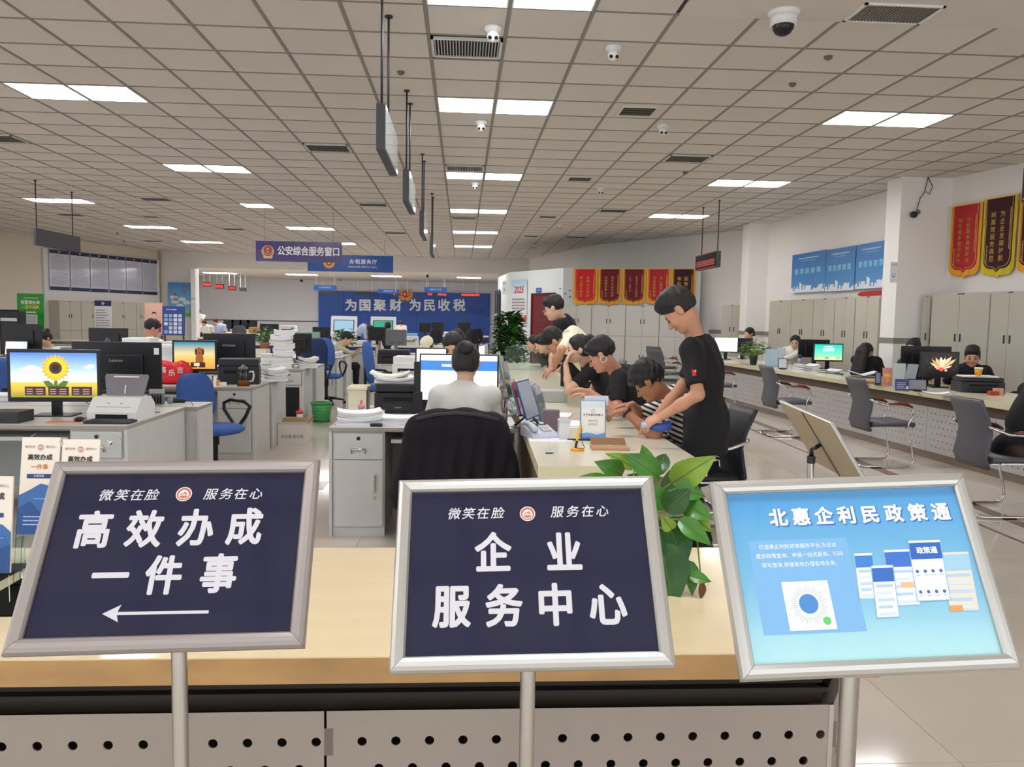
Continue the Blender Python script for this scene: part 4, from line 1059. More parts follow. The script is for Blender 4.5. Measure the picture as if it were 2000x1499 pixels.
def paper_pile(label, x, y, z, w=.21, d=.29, n=5, rz=0., th=.022, seed=1, group=None, curl=.0, loose=.02):
    """bundles of sheets lying on each other"""
    R = random.Random(seed); t = thing('paper_stack', label, 'papers', (x, y, z), rz, group); zz = .0005
    for k in range(n):
        a = R.uniform(-.12, .12); ox, oy = R.uniform(-loose, loose), R.uniform(-loose, loose); hh = th*R.uniform(.5, 1.3); b = MB(); nx = 6
        b.T = Matrix.Translation((ox, oy, zz)) @ Matrix.Rotation(a, 4, 'Z')
        layers = 3 if hh > .01 else 1; base = 0
        for l in range(layers):
            h1 = hh*(l+1)/layers; ins = R.uniform(0, .006); vs = []
            for i in range(nx+1):
                u = i/nx; xx = (u-.5)*(w-ins); cz = curl*(abs(u-.5)*2)**2.5*(k/n)*.05
                for yy in (-d/2+ins, d/2-ins*.5): vs += [(xx, yy, base+cz), (xx, yy, h1-.0008+cz)]
            fs = []
            for i in range(nx):
                a_ = i*4; fs += [(a_, a_+4, a_+5, a_+1), (a_+2, a_+3, a_+7, a_+6), (a_+1, a_+5, a_+7, a_+3), (a_, a_+2, a_+6, a_+4)]
            e = nx*4; fs += [(0, 1, 3, 2), (e, e+2, e+3, e+1)]; b.use(M('paper' if R.random() < .75 else 'paper_warm')); b.add(vs, fs); base = h1
        b.build('bundle', t); zz += hh+.0004
    return t
def cabinet(label, a, c, ztop=1.88, depth=.38, doors=2, m='cabinet_grey', split=None, group='grey steel filing cabinets', clutter=True, h0=0.):
    """a, c: plan points of the front line, left to right as seen; the body lies behind"""
    a, c = Vector((a[0], a[1], 0)), Vector((c[0], c[1], 0)); d = (c-a).normalized(); L = (c-a).length
    t = thing('filing_cabinet', label, 'cabinet', a, math.atan2(d.y, d.x), group)
    MB().box(.004, L-.004, .004, depth, h0, ztop, .003).build('carcass', t, M(m))
    n = doors; w = (L-.02)/n; zs = [(.08, ztop-.03)] if not split else [(split+.005, ztop-.03), (.08, split-.005)]
    hl = MB()
    for zi, (z0, z1) in enumerate(zs):
        for k in range(n):
            x0 = .01+k*w; dd = MB().box(x0+.003, x0+w-.003, -.014, .006, z0, z1, .003).build('door', t, M(m))
            hx = x0+w-.045 if k % 2 == 0 else x0+.045
            zc = z0+(z1-z0)*.50 if split else 1.33
            if n == 1: hx = x0+w-.05
            MB().box(hx-.010, hx+.010, -.024, -.013, zc-.055, zc+.055, .003).build('door_handle', dd, M('dark_plastic'))
    MB().box(0.004, L-.004, .0, .02, 0, .075).build('plinth', t, M('desk_dark'))
    MB().box(L*.44, L*.56, .0, .004, ztop-.022, ztop-.008).build('badge', t, M('dark_plastic'))
    return t
def potted(label, x, y, z, h=.35, r=.16, pot='c0624a', n=60, seed=0, potr=.06, poth=.11, leaf='leaf', lw=.05, group=None, cone=False):
    R = random.Random(seed); t = thing('potted_plant', label, 'plant', (x, y, z), 0, group)
    pm_ = mat('pot_'+pot, pot, .4)
    p = MB().lathe([(0, 0), (potr*.75, 0), (potr, poth*.85), (potr*1.1, poth*.86), (potr*1.1, poth), (potr*.9, poth), (potr*.88, poth*.8), (0, poth*.8)], n=20).build('pot', t, pm_)
    st = MB(); lf = MB(); lms = [M(leaf), M('leaf_light' if leaf == 'leaf' else 'leaf'), M(leaf)]
    for k in range(n):
        a = R.random()*2*PI; u = R.random(); rr = r*math.sqrt(R.random())*(1.1-u*.6 if cone else 1); zz = poth+(h-poth)*(.1+.9*u)*(1 if cone else (1-(rr/r)**2*.35))
        p1 = Vector((math.cos(a)*rr, math.sin(a)*rr, zz)); p0 = Vector((math.cos(a)*potr*.3, math.sin(a)*potr*.3, poth*.8 if not cone else poth+(zz-poth)*.6))
        if k % 3 == 0: st.tube([p0, (p0+p1)/2+Vector((0, 0, .02)), p1], .0022, 4)
        d = Vector((math.cos(a+R.uniform(-.8, .8)), math.sin(a+R.uniform(-.8, .8)), R.uniform(-.5, .6))).normalized(); s_ = d.cross(Vector((0, 0, 1))).normalized(); L = lw*R.uniform(.7, 1.3); up = s_.cross(d)
        lf.use(lms[k % 3]); q = [p1, p1+d*L*.45+s_*L*.36+up*L*.08, p1+d*L*1.05-up*L*.1, p1+d*L*.45-s_*L*.36+up*L*.08, p1+d*L*.5-up*.0*L]
        lf.add(q, [(0, 4, 1), (1, 4, 2), (2, 4, 3), (3, 4, 0)])
    st.build('stems', t, M('stem'))['kind'] = 'stuff'; o = lf.build('foliage', t, fixn=False); o['kind'] = 'stuff'
    return t
def printer(label, x, y, z, rz=0, w=.42, d=.38, h=.28, m='black_plastic', group=None, logo=None, paper=True, light=False):
    """front faces -Y"""
    t = thing('printer', label, 'printer', (x, y, z), rz, group); M2 = M(m)
    MB().prism([(-w/2, -d/2+.02), (-w/2+.02, -d/2), (w/2-.02, -d/2), (w/2, -d/2+.02), (w/2, d/2), (-w/2, d/2)], .0, h*.70).build('body', t, M2)
    MB().box(-w/2+.008, w/2-.008, -d/2+.03, d/2-.01, h*.70, h, .012).build('top_cover', t, M2)
    MB().box(-w*.36, w*.36, -d/2-.008, -d/2+.004, h*.08, h*.34, .004).build('paper_drawer', t, mat('drawer_'+m, '202126' if not light else 'cfd0d0', .5))
    MB().box(-w*.34, w*.34, -d/2-.003, -d/2+.003, h*.44, h*.56).build('output_slot', t, mat('slot', '08080a', .8))
    MB().box(w*.22, w*.44, -d/2-.004, -d/2+.02, h*.60, h*.69, .003).build('control_panel', t, M('dark_plastic'))
    if paper: MB().box(-w*.26, w*.26, -d/2-.05, d*.1, h*.455, h*.47).build('paper_sheet', t, M('paper'))
    if logo: text(logo, h*.07, ink('b9babf'), t, (-w*.1, -d/2-.0095, h*.22), (rad(90), 0, 0), name='logo', bold=.02)
    return t
def telephone(label, x, y, z, rz=0, col='c3c8d6'):
    """keypad slopes towards -Y"""
    t = thing('desk_phone', label, 'telephone', (x, y, z), rz, 'desk telephones'); m = mat('phone_'+col, col, .35)
    MB().prism([(-.105, 0), (.095, 0), (.105, .02), (.095, .058), (.06, .066), (-.09, .032), (-.107, .015)], -.085, .085, 'x').build('base', t, m)
    b = MB(); b.T = Matrix.Rotation(0, 4, 'Z'); b.tube([(-.06, -.085, .050), (-.062, -.06, .066), (-.062, 0, .082), (-.062, .06, .083), (-.06, .085, .068)], [.019, .021, .013, .014, .021], 10); b.build('handset', t, m)
    k = MB()
    for i in range(3):
        for j in range(4): k.box(.0+i*.022, .016+i*.022, -.065+j*.022, -.050+j*.022, .046+j*.0055, .054+j*.0055)
    k.build('keypad', t, M('white_plastic'))['kind'] = 'stuff'; MB().box(0, .062, .035, .065, .062, .072).build('display', t, M('dark_plastic'))
    return t
# ================================================================ DESKS, CHAIRS AND WHAT STANDS ON THEM
D = .75
# left block, rows of back-to-back desks along the aisle
desk('grey office desk with the sunflower monitor and white scanner', -4.7, -2.2, 5.46, 6.58, 'R', -1, True, group='desks of the left block')
desk('grey office desk behind the sunflower desk with a microphone on it', -4.6, -2.1, 6.61, 6.98, 'R', 1, group='desks of the left block')
desk('grey office desk with drawer unit behind the front blue chair', -4.75, -2.12, 8.42, 9.11, 'R', -1, group='desks of the left block')
desk('grey office desk backing onto the kettle desk', -4.75, -2.10, 9.13, 9.84, 'R', 1, group='desks of the left block')
desk('grey office desk with open shelf holding a red lidded cup', -4.2, -2.17, 11.3, 11.98, 'R', -1, True, group='desks of the left block')
desk('grey office desk backing onto the open shelf desk', -4.2, -2.12, 12.0, 12.7, 'R', 1, group='desks of the left block')
desk('grey office desk with closed door behind the green bin', -4.2, -2.18, 14.4, 15.08, 'R', -1, group='desks of the left block')
desk('grey office desk backing onto the fourth left row', -4.2, -2.12, 15.1, 15.8, 'R', 1, group='desks of the left block')
desk('plain white-sided desk where the man in beige works', -3.4, -1.86, 16.9, 17.6, 'R', 1, group='desks of the left block')
# far left block
for i, (x0, x1, y, l) in enumerate(((-8.6, -6.3, 13.3, 'grey desk with the open laptop'), (-6.25, -4.95, 13.3, 'grey desk with the black monitor back bearing a ring logo'), (-8.6, -6.4, 17.2, 'grey desk in front of the left wall cabinets'), (-6.35, -4.9, 17.2, 'grey desk by the seated man in white'), (-8.6, -5.2, 9.6, 'grey desk at the left picture edge behind the sunflower monitor'), (-10.5, -6.5, 21.0, 'long grey desk farthest left near the notice stands'))):
    desk(l, x0, x1, y, y+.7, 'R', -1, group='desks of the far left block')
# centre block
desk('grey office desk with drawer and door where the woman with the bun sits', -.885, .385, 5.47, 6.15, 'L', -1, group='desks of the central block')
desk('grey office desk facing the one of the woman with the bun', -.90, .385, 6.17, 6.85, 'L', 1, group='desks of the central block')
desk('grey desk with the white printer beyond the facing woman', -.9, .36, 9.0, 9.68, 'L', -1, group='desks of the central block')
desk('grey desk behind the white printer desk', -.9, .36, 9.7, 10.38, 'L', 1, group='desks of the central block')
desk('grey desk near the woman in the cream cap', -1.0, .3, 12.7, 13.4, 'L', -1, group='desks of the central block')
desk('grey desk behind the cream cap desk', -1.6, .3, 16.2, 16.9, 'L', -1, group='desks of the central block')
# ---- sunflower desk
monitor('monitor showing a sunflower against a blue sky', PX(103, 5.95), 5.95, D, rad(4), .625, .375, scr_sunflower, stand=.10, bezel=.024, group='lit monitors')
def scanner(label, x, y, z, rz):
    t = thing('document_scanner', label, 'scanner', (x, y, z), rz)
    MB().prism([(-.15, 0), (.13, 0), (.14, .10), (.08, .155), (-.06, .155), (-.15, .06)], -.17, .17, 'x').build('body', t, M('white_plastic'))
    MB().box(-.11, .11, -.153, -.145, .012, .045).build('output_slot', t, M('vent_black'))
    MB().box(-.12, .12, -.12, -.07, .088, .094).build('dark_line', t, M('dark_plastic'))
    b = MB(); b.T = Matrix.Translation((0, .05, .15)) @ Matrix.Rotation(rad(-14), 4, 'X'); b.prism([(-.13, 0), (.13, 0), (.155, .14), (.148, .16), (-.148, .16), (-.155, .14)], -.004, .006, 'y'); b.build('paper_chute', t, mat('smoke_grey', '77747c', .3))
    c = MB(); c.T = b.T; c.box(-.09, .09, -.012, -.005, .135, .145).box(-.004, .004, -.01, -.005, .02, .08); c.build('chute_guide', t, M('white_plastic'))
    MB().box(-.10, .10, -.23, -.10, .002, .012, .003).build('output_tray', t, M('black_plastic'))
    for sx in (-.05, .04): MB().box(sx, sx+.012, -.10, -.085, .112, .118).build('button', t, M('grey_plastic'))
    return t
scanner('white document scanner with raised grey chute beside the sunflower monitor', PX(232, 5.82), 5.84, D, rad(-4))
monitor('big black monitor back with a white label behind the scanner', PX(233, 6.95), 6.9, D, rad(184), .70, .40, None, stand=.10, group='dark monitor backs', logo='Lenovo')
t = MB().box(0, .04, 0, .003, 0, .055).build('paper_label', None, M('paper')); 
tag(t, 'small white sticker in the upper corner of the big black monitor', 'label'); t.location = (PX(299, 6.86), 6.864, 1.15)
def mouse(label, x, y, z):
    t = thing('computer_mouse', label, 'mouse', (x, y, z), .2, 'computer mice'); MB().ell((0, 0, .012), (.03, .052, .02)).build('shell', t, M('black_plastic')); MB().tube([(0, .05, .01), (.03, .12, .004), (-.04, .2, .004)], .002, 4).build('cable', t, M('black_plastic')); return t
def keyboard(label, x, y, z, rz=0, w=.42):
    t = thing('keyboard', label, 'keyboard', (x, y, z), rz, 'black keyboards'); MB().box(-w/2, w/2, -.07, .07, 0, .016, .004).build('case', t, M('black_plastic'))
    k = MB(); 
    for i in range(14):
        for j in range(5): k.box(-w/2+.012+i*(w-.024)/14, -w/2+.008+(i+1)*(w-.024)/14-.002, -.06+j*.024, -.04+j*.024, .016, .021)
    k.build('keys', t, M('dark_plastic'))['kind'] = 'stuff'; return t
mouse('black computer mouse in front of the sunflower monitor', PX(152, 5.68), 5.66, D)
keyboard('black keyboard in front of the white scanner', PX(214, 5.62), 5.60, D, 0, .30)
o = MB().box(-.11, .11, -.05, .05, 0, .003).build('paper_slip', None, ink('d98a72')); tag(o, 'salmon paper slip lying before the sunflower monitor', 'paper'); o.location = (PX(122, 5.62), 5.62, D); o.rotation_euler.z = .1
def cable(label, pts, r=.003, m='black_plastic', name='cable'):
    o = MB().tube(pts, r, 5).build(name, None, M(m)); return tag(o, label, 'cable')
q = PX(150, 5.9); cable('black cable looping behind the scanner', [(q, 6.0, D+.1), (q+.08, 6.02, D+.03), (q+.2, 6.1, D+.004), (q+.45, 6.2, D+.004)])
# microphone and grey rack on the next desk
t = thing('microphone', 'small desk microphone with grey-blue foam head beside the scanner', 'microphone', (PX(334, 6.85), 6.80, D)); MB().ell((0, 0, .028), (.028, .028, .028)).build('head', t, mat('foam_blue', '8fa5bd', .9, bump=.6, bscale=400)); MB().cyl((.02, .01, .026), (.11, .03, .02), .02, .014).build('handle', t, M('black_plastic')); MB().tube([(.11, .03, .02), (.17, -.02, .03), (.20, -.06, .002), (.215, -.12, .004)], .003, 5).build('cord', t, M('black_plastic'))
t = thing('file_rack', 'small grey wire file rack between scanner and microphone', 'rack', (PX(308, 6.85), 6.78, D), rad(8)); b = MB()
for k in range(6): b.box(-.055+k*.021, -.051+k*.021, -.04, .04, 0, .085)
b.build('slats', t, M('grey_plastic'))['kind'] = 'stuff'; MB().box(-.06, .06, -.045, .045, 0, .006).build('tray', t, M('grey_plastic'))
MB().box(-.06, .06, .035, .042, 0, .12).build('back_panel', t, mat('rack_back', 'b7b6b8', .5))
o = MB().prism([(-.42, 0), (0, 0), (0, .075), (-.42, .07)], -.1, .1, 'y').build('dark_box', None, M('dark_plastic')); tag(o, 'dark plastic equipment box at the left edge in front of the sunflower monitor', 'box'); o.location = (PX(42, 5.6), 5.62, D)
# left edge clutter
paper_pile('white paper pile at the left picture edge behind the sunflower monitor', PX(14, 6.9), 6.95, D, .3, .3, 4, .2, .018, 7, 'paper stacks on the left desks')
monitor('black framed monitor cut by the left picture edge', PX(-60, 8.9), 8.9, D, rad(184), .56, .36, None, group='dark monitor backs')
office_chair('blue chair back left of the sunflower monitor', PX(22, 8.15), 8.1, rad(20), back_h=.5)
office_chair('blue chair back just above the sunflower monitor', PX(77, 10.3), 10.5, rad(175), back_h=.34)
0 and office_chair('blue chair left of the ring logo monitor', PX(150, 12.4), 12.45, rad(120))
o = MB().box(-.17, .17, -.1, .1, 0, .05, .004).build('carton_tray', None, mat('carton', 'b98a5c', .8)); tag(o, 'low brown carton tray above the sunflower monitor', 'box'); o.location = (PX(131, 9.8), 9.75, D+.10)
o = MB().box(-.22, .22, -.16, .16, 0, .10, .003).build('paper_ream_box', None, M('paper')); tag(o, 'white ream box under the brown carton tray', 'box'); o.location = (PX(131, 9.8), 9.85, D)
o = MB().box(-.2, .2, -.12, .12, 0, .03, .004).build('binder', None, mat('binder_blue', '2c4a86', .4)); tag(o, 'flat dark blue binder behind the brown carton tray', 'binder'); o.location = (PX(140, 11.3), 13.5, D+.1)
o = MB().box(-.2, .2, -.12, .12, 0, .1, .004).build('paper_ream_box', None, M('paper')); tag(o, 'white ream box under the dark blue binder', 'box'); o.location = (PX(140, 11.3), 13.5, D)
# ---- kettle desk
monitor('monitor showing a brown dog at dusk', PX(367, 8.75), 8.95, D, rad(8), .455, .335, scr_dog, stand=.12, bezel=.02, group='lit monitors')
monitor('wide black monitor back behind the black printer', PX(448, 9.5), 9.50, D, rad(182), .58, .36, None, stand=.16, group='dark monitor backs', logo='HYUNDAI')
printer('big black laser printer behind the glass kettle', PX(468, 8.9), 8.88, D, rad(10), .42, .32, .27, 'dark_plastic', paper=False)
def kettle():
    t = thing('glass_kettle', 'clear glass kettle with amber tea on the grey desk', 'kettle', (PX(474, 8.52), 8.52, D))
    MB().lathe([(0, 0), (.058, 0), (.062, .012), (.062, .155), (.050, .175), (.048, .178), (.059, .155), (.059, .014), (0, .012)], n=28).build('glass_body', t, M('acrylic'))
    MB().lathe([(0, .013), (.057, .013), (.057, .062), (0, .062)], n=24).build('tea', t, mat('tea', 'b0602a', .1, trans=.35, ior=1.33))
    MB().lathe([(.0, .178), (.05, .178), (.045, .20), (.018, .21), (.012, .225), (0, .226)], n=20).build('lid', t, mat('kettle_lid', '8c8378', .3, trans=.3))
    MB().tube([(.058, 0, .150), (.10, 0, .155), (.108, 0, .11), (.095, 0, .06), (.06, 0, .05)], .010, 8).build('handle', t, M('white_plastic'))
    MB().cyl((0, 0, .0), (0, 0, .008), .066, n=24).build('base', t, mat('amber_ring', 'a5673a', .4))
    for k in range(5): MB().tube([(.03*math.cos(k*1.25), .03*math.sin(k*1.25), .07), (.034*math.cos(k*1.25), .034*math.sin(k*1.25), .16)], .0025, 4).build('infuser_wire', t, M('steel'))
kettle()
o = MB(); o.use(M('paper')).box(-.05, .05, -.035, .035, 0, .035, .003); o.use(ink('e9a54a')).box(-.05, -.015, -.037, .036, .0, .055, .003); o = o.build('tissue_packet', None); tag(o, 'small yellow and white tissue packet left of the kettle', 'packet'); o.location = (PX(432, 8.6), 8.58, D); o.rotation_euler.z = .25
R0 = random.Random(2); b = MB()
for k in range(9): b.ell((R0.uniform(-.06, .06), R0.uniform(-.04, .04), .015), (.035, .03, .018), 8, 5)
o = b.build('crumpled_cloth', None, M('white_cloth')); tag(o, 'crumpled white cloth on the desk in front of the dog monitor', 'cloth'); o.location = (PX(394, 8.6), 8.6, D)
t = thing('drinking_glass', 'small clear glass between the dog monitor and the black printer', 'glass', (PX(417, 8.75), 8.60, D)); MB().lathe([(0, 0), (.032, 0), (.036, .10), (.033, .10), (.029, .006), (0, .006)], n=20).build('glass_wall', t, M('acrylic')); MB().lathe([(0, .008), (.028, .008), (.03, .05), (0, .05)], n=16).build('water', t, M('acrylic'))
def bag(): 
    F = Field((-.25, -.15, -.02), (.25, .15, .30), .012); F.ell((-.08, 0, .12), (.14, .09, .13), k=.03); F.ell((.08, 0, .13), (.13, .09, .12), k=.03); F.ell((0, 0, .05), (.19, .09, .06), k=.04); F.ripple(.016, 40, 3); F.cutplane((0, 0, .002), (0, 0, -1))
    t = thing('carrier_bag', 'bright red patterned carrier bag on the desk by the dog monitor', 'bag', (PX(332, 8.7), 8.72, D)); o = field_obj(F, 'bag_body', mat('bag_red', 'd8232a', .5, var=.1, vscale=9), t, (0, 0, 0))
    s = MB(); R = random.Random(5)
    for k in range(4): textlocal(s, '福喜乐吉'[k], .07, ink('f6dcd6'), -.13+.085*k, .12+.03*(k % 2), 0, bold=.02)
    p = s.build('printed_pattern', o); p.rotation_euler = (rad(90), 0, 0); p.location = (0, -.112, 0)
bag()
# blue chair in the aisle
office_chair('blue fabric swivel chair with loop arms in the near left aisle', PX(412, 7.45), 7.52, rad(-116), back_h=.42, seat_h=.44)
office_chair('dark navy swivel chair among the third row of paper stacks', PX(600, 13.1), 13.3, rad(172), 'navy_fabric', back_h=.56, seat_h=.47)
office_chair('blue swivel chair standing alone in the far central aisle', PX(752, 11.7), 11.7, rad(-70), back_h=.58)
office_chair('blue chair back behind the beige dressed man', PX(640, 14.0), 13.85, rad(-150))
# right end of the left block: piles and bins
paper_pile('tall leaning stack of documents on the third left desk', PX(552, 11.6), 11.62, D, .28, .3, 9, .1, .055, 3, 'paper stacks on the left desks', .5)
paper_pile('loose low pile of papers right of the tall leaning stack', PX(598, 11.55), 11.6, D, .24, .28, 4, .3, .035, 5, 'paper stacks on the left desks', .8)
paper_pile('ruffled papers beside the black printer on the second left desk', PX(535, 9.3), 9.3, D, .24, .28, 4, .5, .03, 9, 'paper stacks on the left desks', .8)
paper_pile('narrow stack of papers behind the black printer', PX(519, 11.6), 11.7, D, .17, .28, 6, .1, .04, 10, 'paper stacks on the left desks')
paper_pile('loose papers on the fourth left desk beside the blue chair back', PX(645, 14.7), 14.7, D, .42, .3, 3, .1, .03, 14, 'paper stacks on the left desks', .8)
paper_pile('wide tall white document stack behind the dog monitor', PX(374, 10.0), 9.55, D, .32, .32, 9, .05, .05, 21, 'paper stacks on the left desks')
paper_pile('second tall white document stack behind the wide black monitor', PX(318, 10.2), 9.55, D, .30, .34, 9, .02, .045, 22, 'paper stacks on the left desks')
monitor('black monitor back with dark stand near the navy chair', PX(606, 13.4), 12.45, D, rad(180), .40, .30, None, stand=.17, group='dark monitor backs')
t = thing('lidded_cup', 'clear cup with red lid standing before the open desk shelf', 'cup', (PX(581, 11.1), 11.22, .0)); MB().lathe([(0, 0), (.04, 0), (.045, .15), (.0, .15)], n=18).build('cup_body', t, mat('frosted', 'c9c4c0', .4)); MB().lathe([(0, .15), (.05, .15), (.05, .18), (.02, .19), (.02, .21), (0, .21)], n=18).build('lid', t, ink('d8433a'))
def bin_(label, x, y, col, r=.145, h=.27):
    t = thing('waste_bin', label, 'bin', (x, y, 0)); m = mat('bin_'+col, col, .4)
    MB().lathe([(0, 0), (r*.78, 0), (r, h), (r*.97, h), (r*.75, .006), (0, .006)], n=28).build('bucket', t, m)
    MB().lathe([(r*.98, h-.015), (r*1.06, h-.012), (r*1.06, h+.004), (r*.96, h+.004)], n=28).build('rim', t, m)
    for k in range(5): zz = .05+.04*k; rr = r*(.78+.22*zz/h); MB().lathe([(rr, zz-.005), (rr+.005, zz), (rr, zz+.005)], n=28).build('ridge', t, m)
bin_('green plastic waste bin in the aisle beside the third left desk', PX(628, 11.5), 11.5, '3f9a52')
def carton():
    t = thing('cardboard_box', 'open white cardboard box with printed side on the aisle floor', 'box', (PX(566, 9.3), 9.5, 0), rad(3)); w, d, h = .165, .13, .24; m = mat('white_card', 'd9d4cb', .7); m2 = mat('brown_card', '9a7a52', .8)
    for n_, a in (('side', (-w, w, -d, -d+.004, 0, h)), ('side', (-w, w, d-.004, d, 0, h)), ('side', (-w, -w+.004, -d+.004, d-.004, 0, h)), ('side', (w-.004, w, -d+.004, d-.004, 0, h))): o = MB().box(*a).build(n_, t, m); 
    f = kids(t)[0]
    text('净含量 复印纸', .045, ink('5a5a66'), f, (0, -d-.001, .10), (rad(90), 0, 0), name='print', sx=.9)
    MB().box(-w+.004, w-.004, -d+.004, d-.004, .002, .006).build('bottom', t, m2)
    for sx, a in ((-1, 1.2), (1, -1.1)):
        b = MB(); b.T = Matrix.Translation((sx*w, 0, h)) @ Matrix.Rotation(a*.9, 4, 'Y'); b.box(0 if sx > 0 else -.11, .11 if sx > 0 else 0, -d+.004, d-.004, -.001, .002); b.build('flap', t, m2)
    b = MB(); b.T = Matrix.Translation((0, d, h)) @ Matrix.Rotation(.4, 4, 'X'); b.box(-w+.01, w-.01, 0, .1, 0, .003); b.build('flap', t, m2)
carton()
# ---- far left people's desks
t = thing('laptop', 'open laptop with a pale pink wallpaper on the far left desk', 'laptop', (PX(23, 13.5), 13.5, D), rad(6)); MB().box(-.17, .17, -.12, .11, 0, .018, .004).build('keyboard_base', t, M('dark_plastic'))
b = MB(); b.T = Matrix.Translation((0, .10, .015)) @ Matrix.Rotation(rad(-12), 4, 'X'); b.box(-.17, .17, 0, .01, 0, .235, .003); l = b.build('lid', t, M('dark_plastic')); s = MB(); s.T = b.T @ Matrix.Rotation(rad(90), 4, 'X'); s.use(ramp_mat('laptop_wall', [(0, 'e9c4d8'), (.5, 'd9d0ea'), (1, 'a9bfea')], 0, .9, -.17, .17)).rect(-.16, .16, .014, .225, .0006); s.build('screen', l, fixn=False)
monitor('black monitor back behind the laptop on the left', PX(46, 14.0), 13.95, D, rad(186), .60, .42, None, group='dark monitor backs', stand=.1)
monitor('black monitor back with a round ring logo', PX(190, 13.2), 13.6, D, rad(176), .64, .38, None, stand=.10, group='dark monitor backs')
mt = [o for o in bpy.data.objects if o.get('label') == 'black monitor back with a round ring logo'][0]
cas = [c for c in kids(mt) if c.name.startswith('casing')][0]
rg = MB(); n = 24
rg.use(ink('a9aab0')); rg.tube([(.034*math.cos(2*PI*i/n), .034*math.sin(2*PI*i/n), 0) for i in range(n)], .003, 5, True); textlocal(rg, 'DELL', .021, ink('a9aab0'), 0, 0, .001, bold=.03)
o = rg.build('logo', cas); o.matrix_local = Matrix.Translation((0, .0445, .28)) @ Matrix.Rotation(PI, 4, 'Z') @ Matrix.Rotation(rad(90), 4, 'X')
paper_pile('low papers between the laptop and the woman in white', PX(62, 13.4), 13.5, D, .3, .26, 2, .1, .02, 31, 'paper stacks on the left desks', .8)
t = thing('water_dispenser', 'tall black floor cabinet with a white label by the green poster', 'dispenser', (PX(25, 20.6), 20.6, 0)); MB().box(-.23, .23, -.18, .18, 0, 1.50, .03).build('body', t, M('black_plastic')); MB().box(-.19, .19, -.188, -.18, 1.22, 1.30).build('label_strip', t, M('paper'))
MB().box(-.18, .18, -.186, -.18, .3, .9).build('door', t, M('dark_plastic'))
# ---- centre desk
monitor('large monitor with a blue and white web page', PX(898, 6.0), 6.0, D, rad(-2), .585, .36, scr_portal, stand=.12, group='lit monitors')
monitor('white lit monitor behind the large web page monitor', PX(846, 6.95), 6.62, D, rad(2), .26, .32, scr_plain('f3eef2', .9), stand=.18, group='lit monitors')
paper_pile('curled stack of forms at the left corner of the central desk', -.70, 5.66, D, .30, .22, 5, .1, .015, 41, 'paper stacks on the central desk', .5, .012)
paper_pile('neat stack of forms right of the curled stack', -.44, 5.64, D, .27, .21, 5, -.04, .014, 42, 'paper stacks on the central desk', .3, .008)
o = MB().box(-.04, .04, -.025, .025, 0, .02, .004).build('binder_clip', None, M('black_plastic')); tag(o, 'black binder clip between the two form stacks', 'clip'); o.location = (-.575, 5.53, D)
b = MB()
for k in range(5): b.T = Matrix.Translation((0, 0, .022+k*.009)) @ Matrix.Rotation(.3*k, 4, 'Z'); b.box(-.045, .045, -.03, .03, 0, .006)
o = b.build('note_slips', None, M('paper')); tag(o, 'small heap of note slips above the binder clip', 'papers'); o.location = (-.575, 5.60, D-.021)
printer('black laser printer with lettering behind the form stacks', -.44, 6.46, D, 0, .46, .38, .225, 'black_plastic', logo='Lenovo', paper=False)
paper_pile('open thick books and papers on top of the black printer', -.54, 6.46, D+.226, .30, .26, 3, .12, .028, 44, 'paper stacks on the central desk', 1., .03)
paper_pile('white paper block at the right on the black printer', -.28, 6.5, D+.226, .18, .26, 2, -.1, .02, 45, 'paper stacks on the central desk')
t = thing('sanitizer_bottle', 'small pink capped spray bottle behind the curled forms', 'bottle', (PX(706, 5.95), 5.95, D)); MB().lathe([(0, 0), (.027, 0), (.028, .06), (.02, .075), (0, .075)], n=16).build('bottle_body', t, mat('label_blue', '9fc4de', .3)); MB().lathe([(0, .075), (.024, .075), (.026, .10), (.012, .108), (0, .108)], n=16).build('cap', t, ink('d98a96')); MB().tube([(0, 0, .105), (0, 0, .13), (.004, -.02, .138)], [.009, .009, .005], 8).build('nozzle', t, ink('e0909c'))
MB().lathe([(.0285, .02), (.0285, .05)], n=16).build('label', t, M('paper'))
t = thing('storage_drawers', 'cream plastic drawer box on the desk left of the black printer', 'box', (-.81, 6.48, D)); mat('cream_plastic', 'd8d2b8', .5); MB().box(-.07, .07, -.12, .14, 0, .17, .006).build('drawer_body', t, M('cream_plastic')); MB().box(-.078, .078, -.13, .15, .17, .195, .006).build('lid', t, M('cream_plastic'))
def pen_cup(label, x, y, z, col='33353c', seed=1, h=.10):
    t = thing('pen_cup', label, 'pen holder', (x, y, z), 0, 'pen holders'); R = random.Random(seed); MB().lathe([(0, 0), (.036, 0), (.038, h), (.034, h), (.032, .005), (0, .005)], n=16).build('cup', t, mat('cup_'+col, col, .4))
    for k in range(6): a = R.random()*6.28; c = R.choice(['b0202a', '1c1c22', '2a4a9a', 'c9c4bd']); MB().cyl((math.cos(a)*.01, math.sin(a)*.01, .01), (math.cos(a)*.03, math.sin(a)*.03, h+R.uniform(.02, .07)), .0042, n=6).build('pen', t, ink(c))
pen_cup('dark pen holder right of the large web page monitor', PX(985, 5.9), 5.9, D, '5a4a4c', 3)
pen_cup('second pen holder with red pens nearer the chair', PX(981, 5.68), 5.66, D, '6f7a6c', 4, .08)
keyboard('black keyboard before the web page monitor', .0, 5.66, D)
monitor('black side of a monitor between printer and web page monitor', PX(817, 6.0), 6.03, D, rad(182), .06, .34, None, stand=.08, group='dark monitor backs')
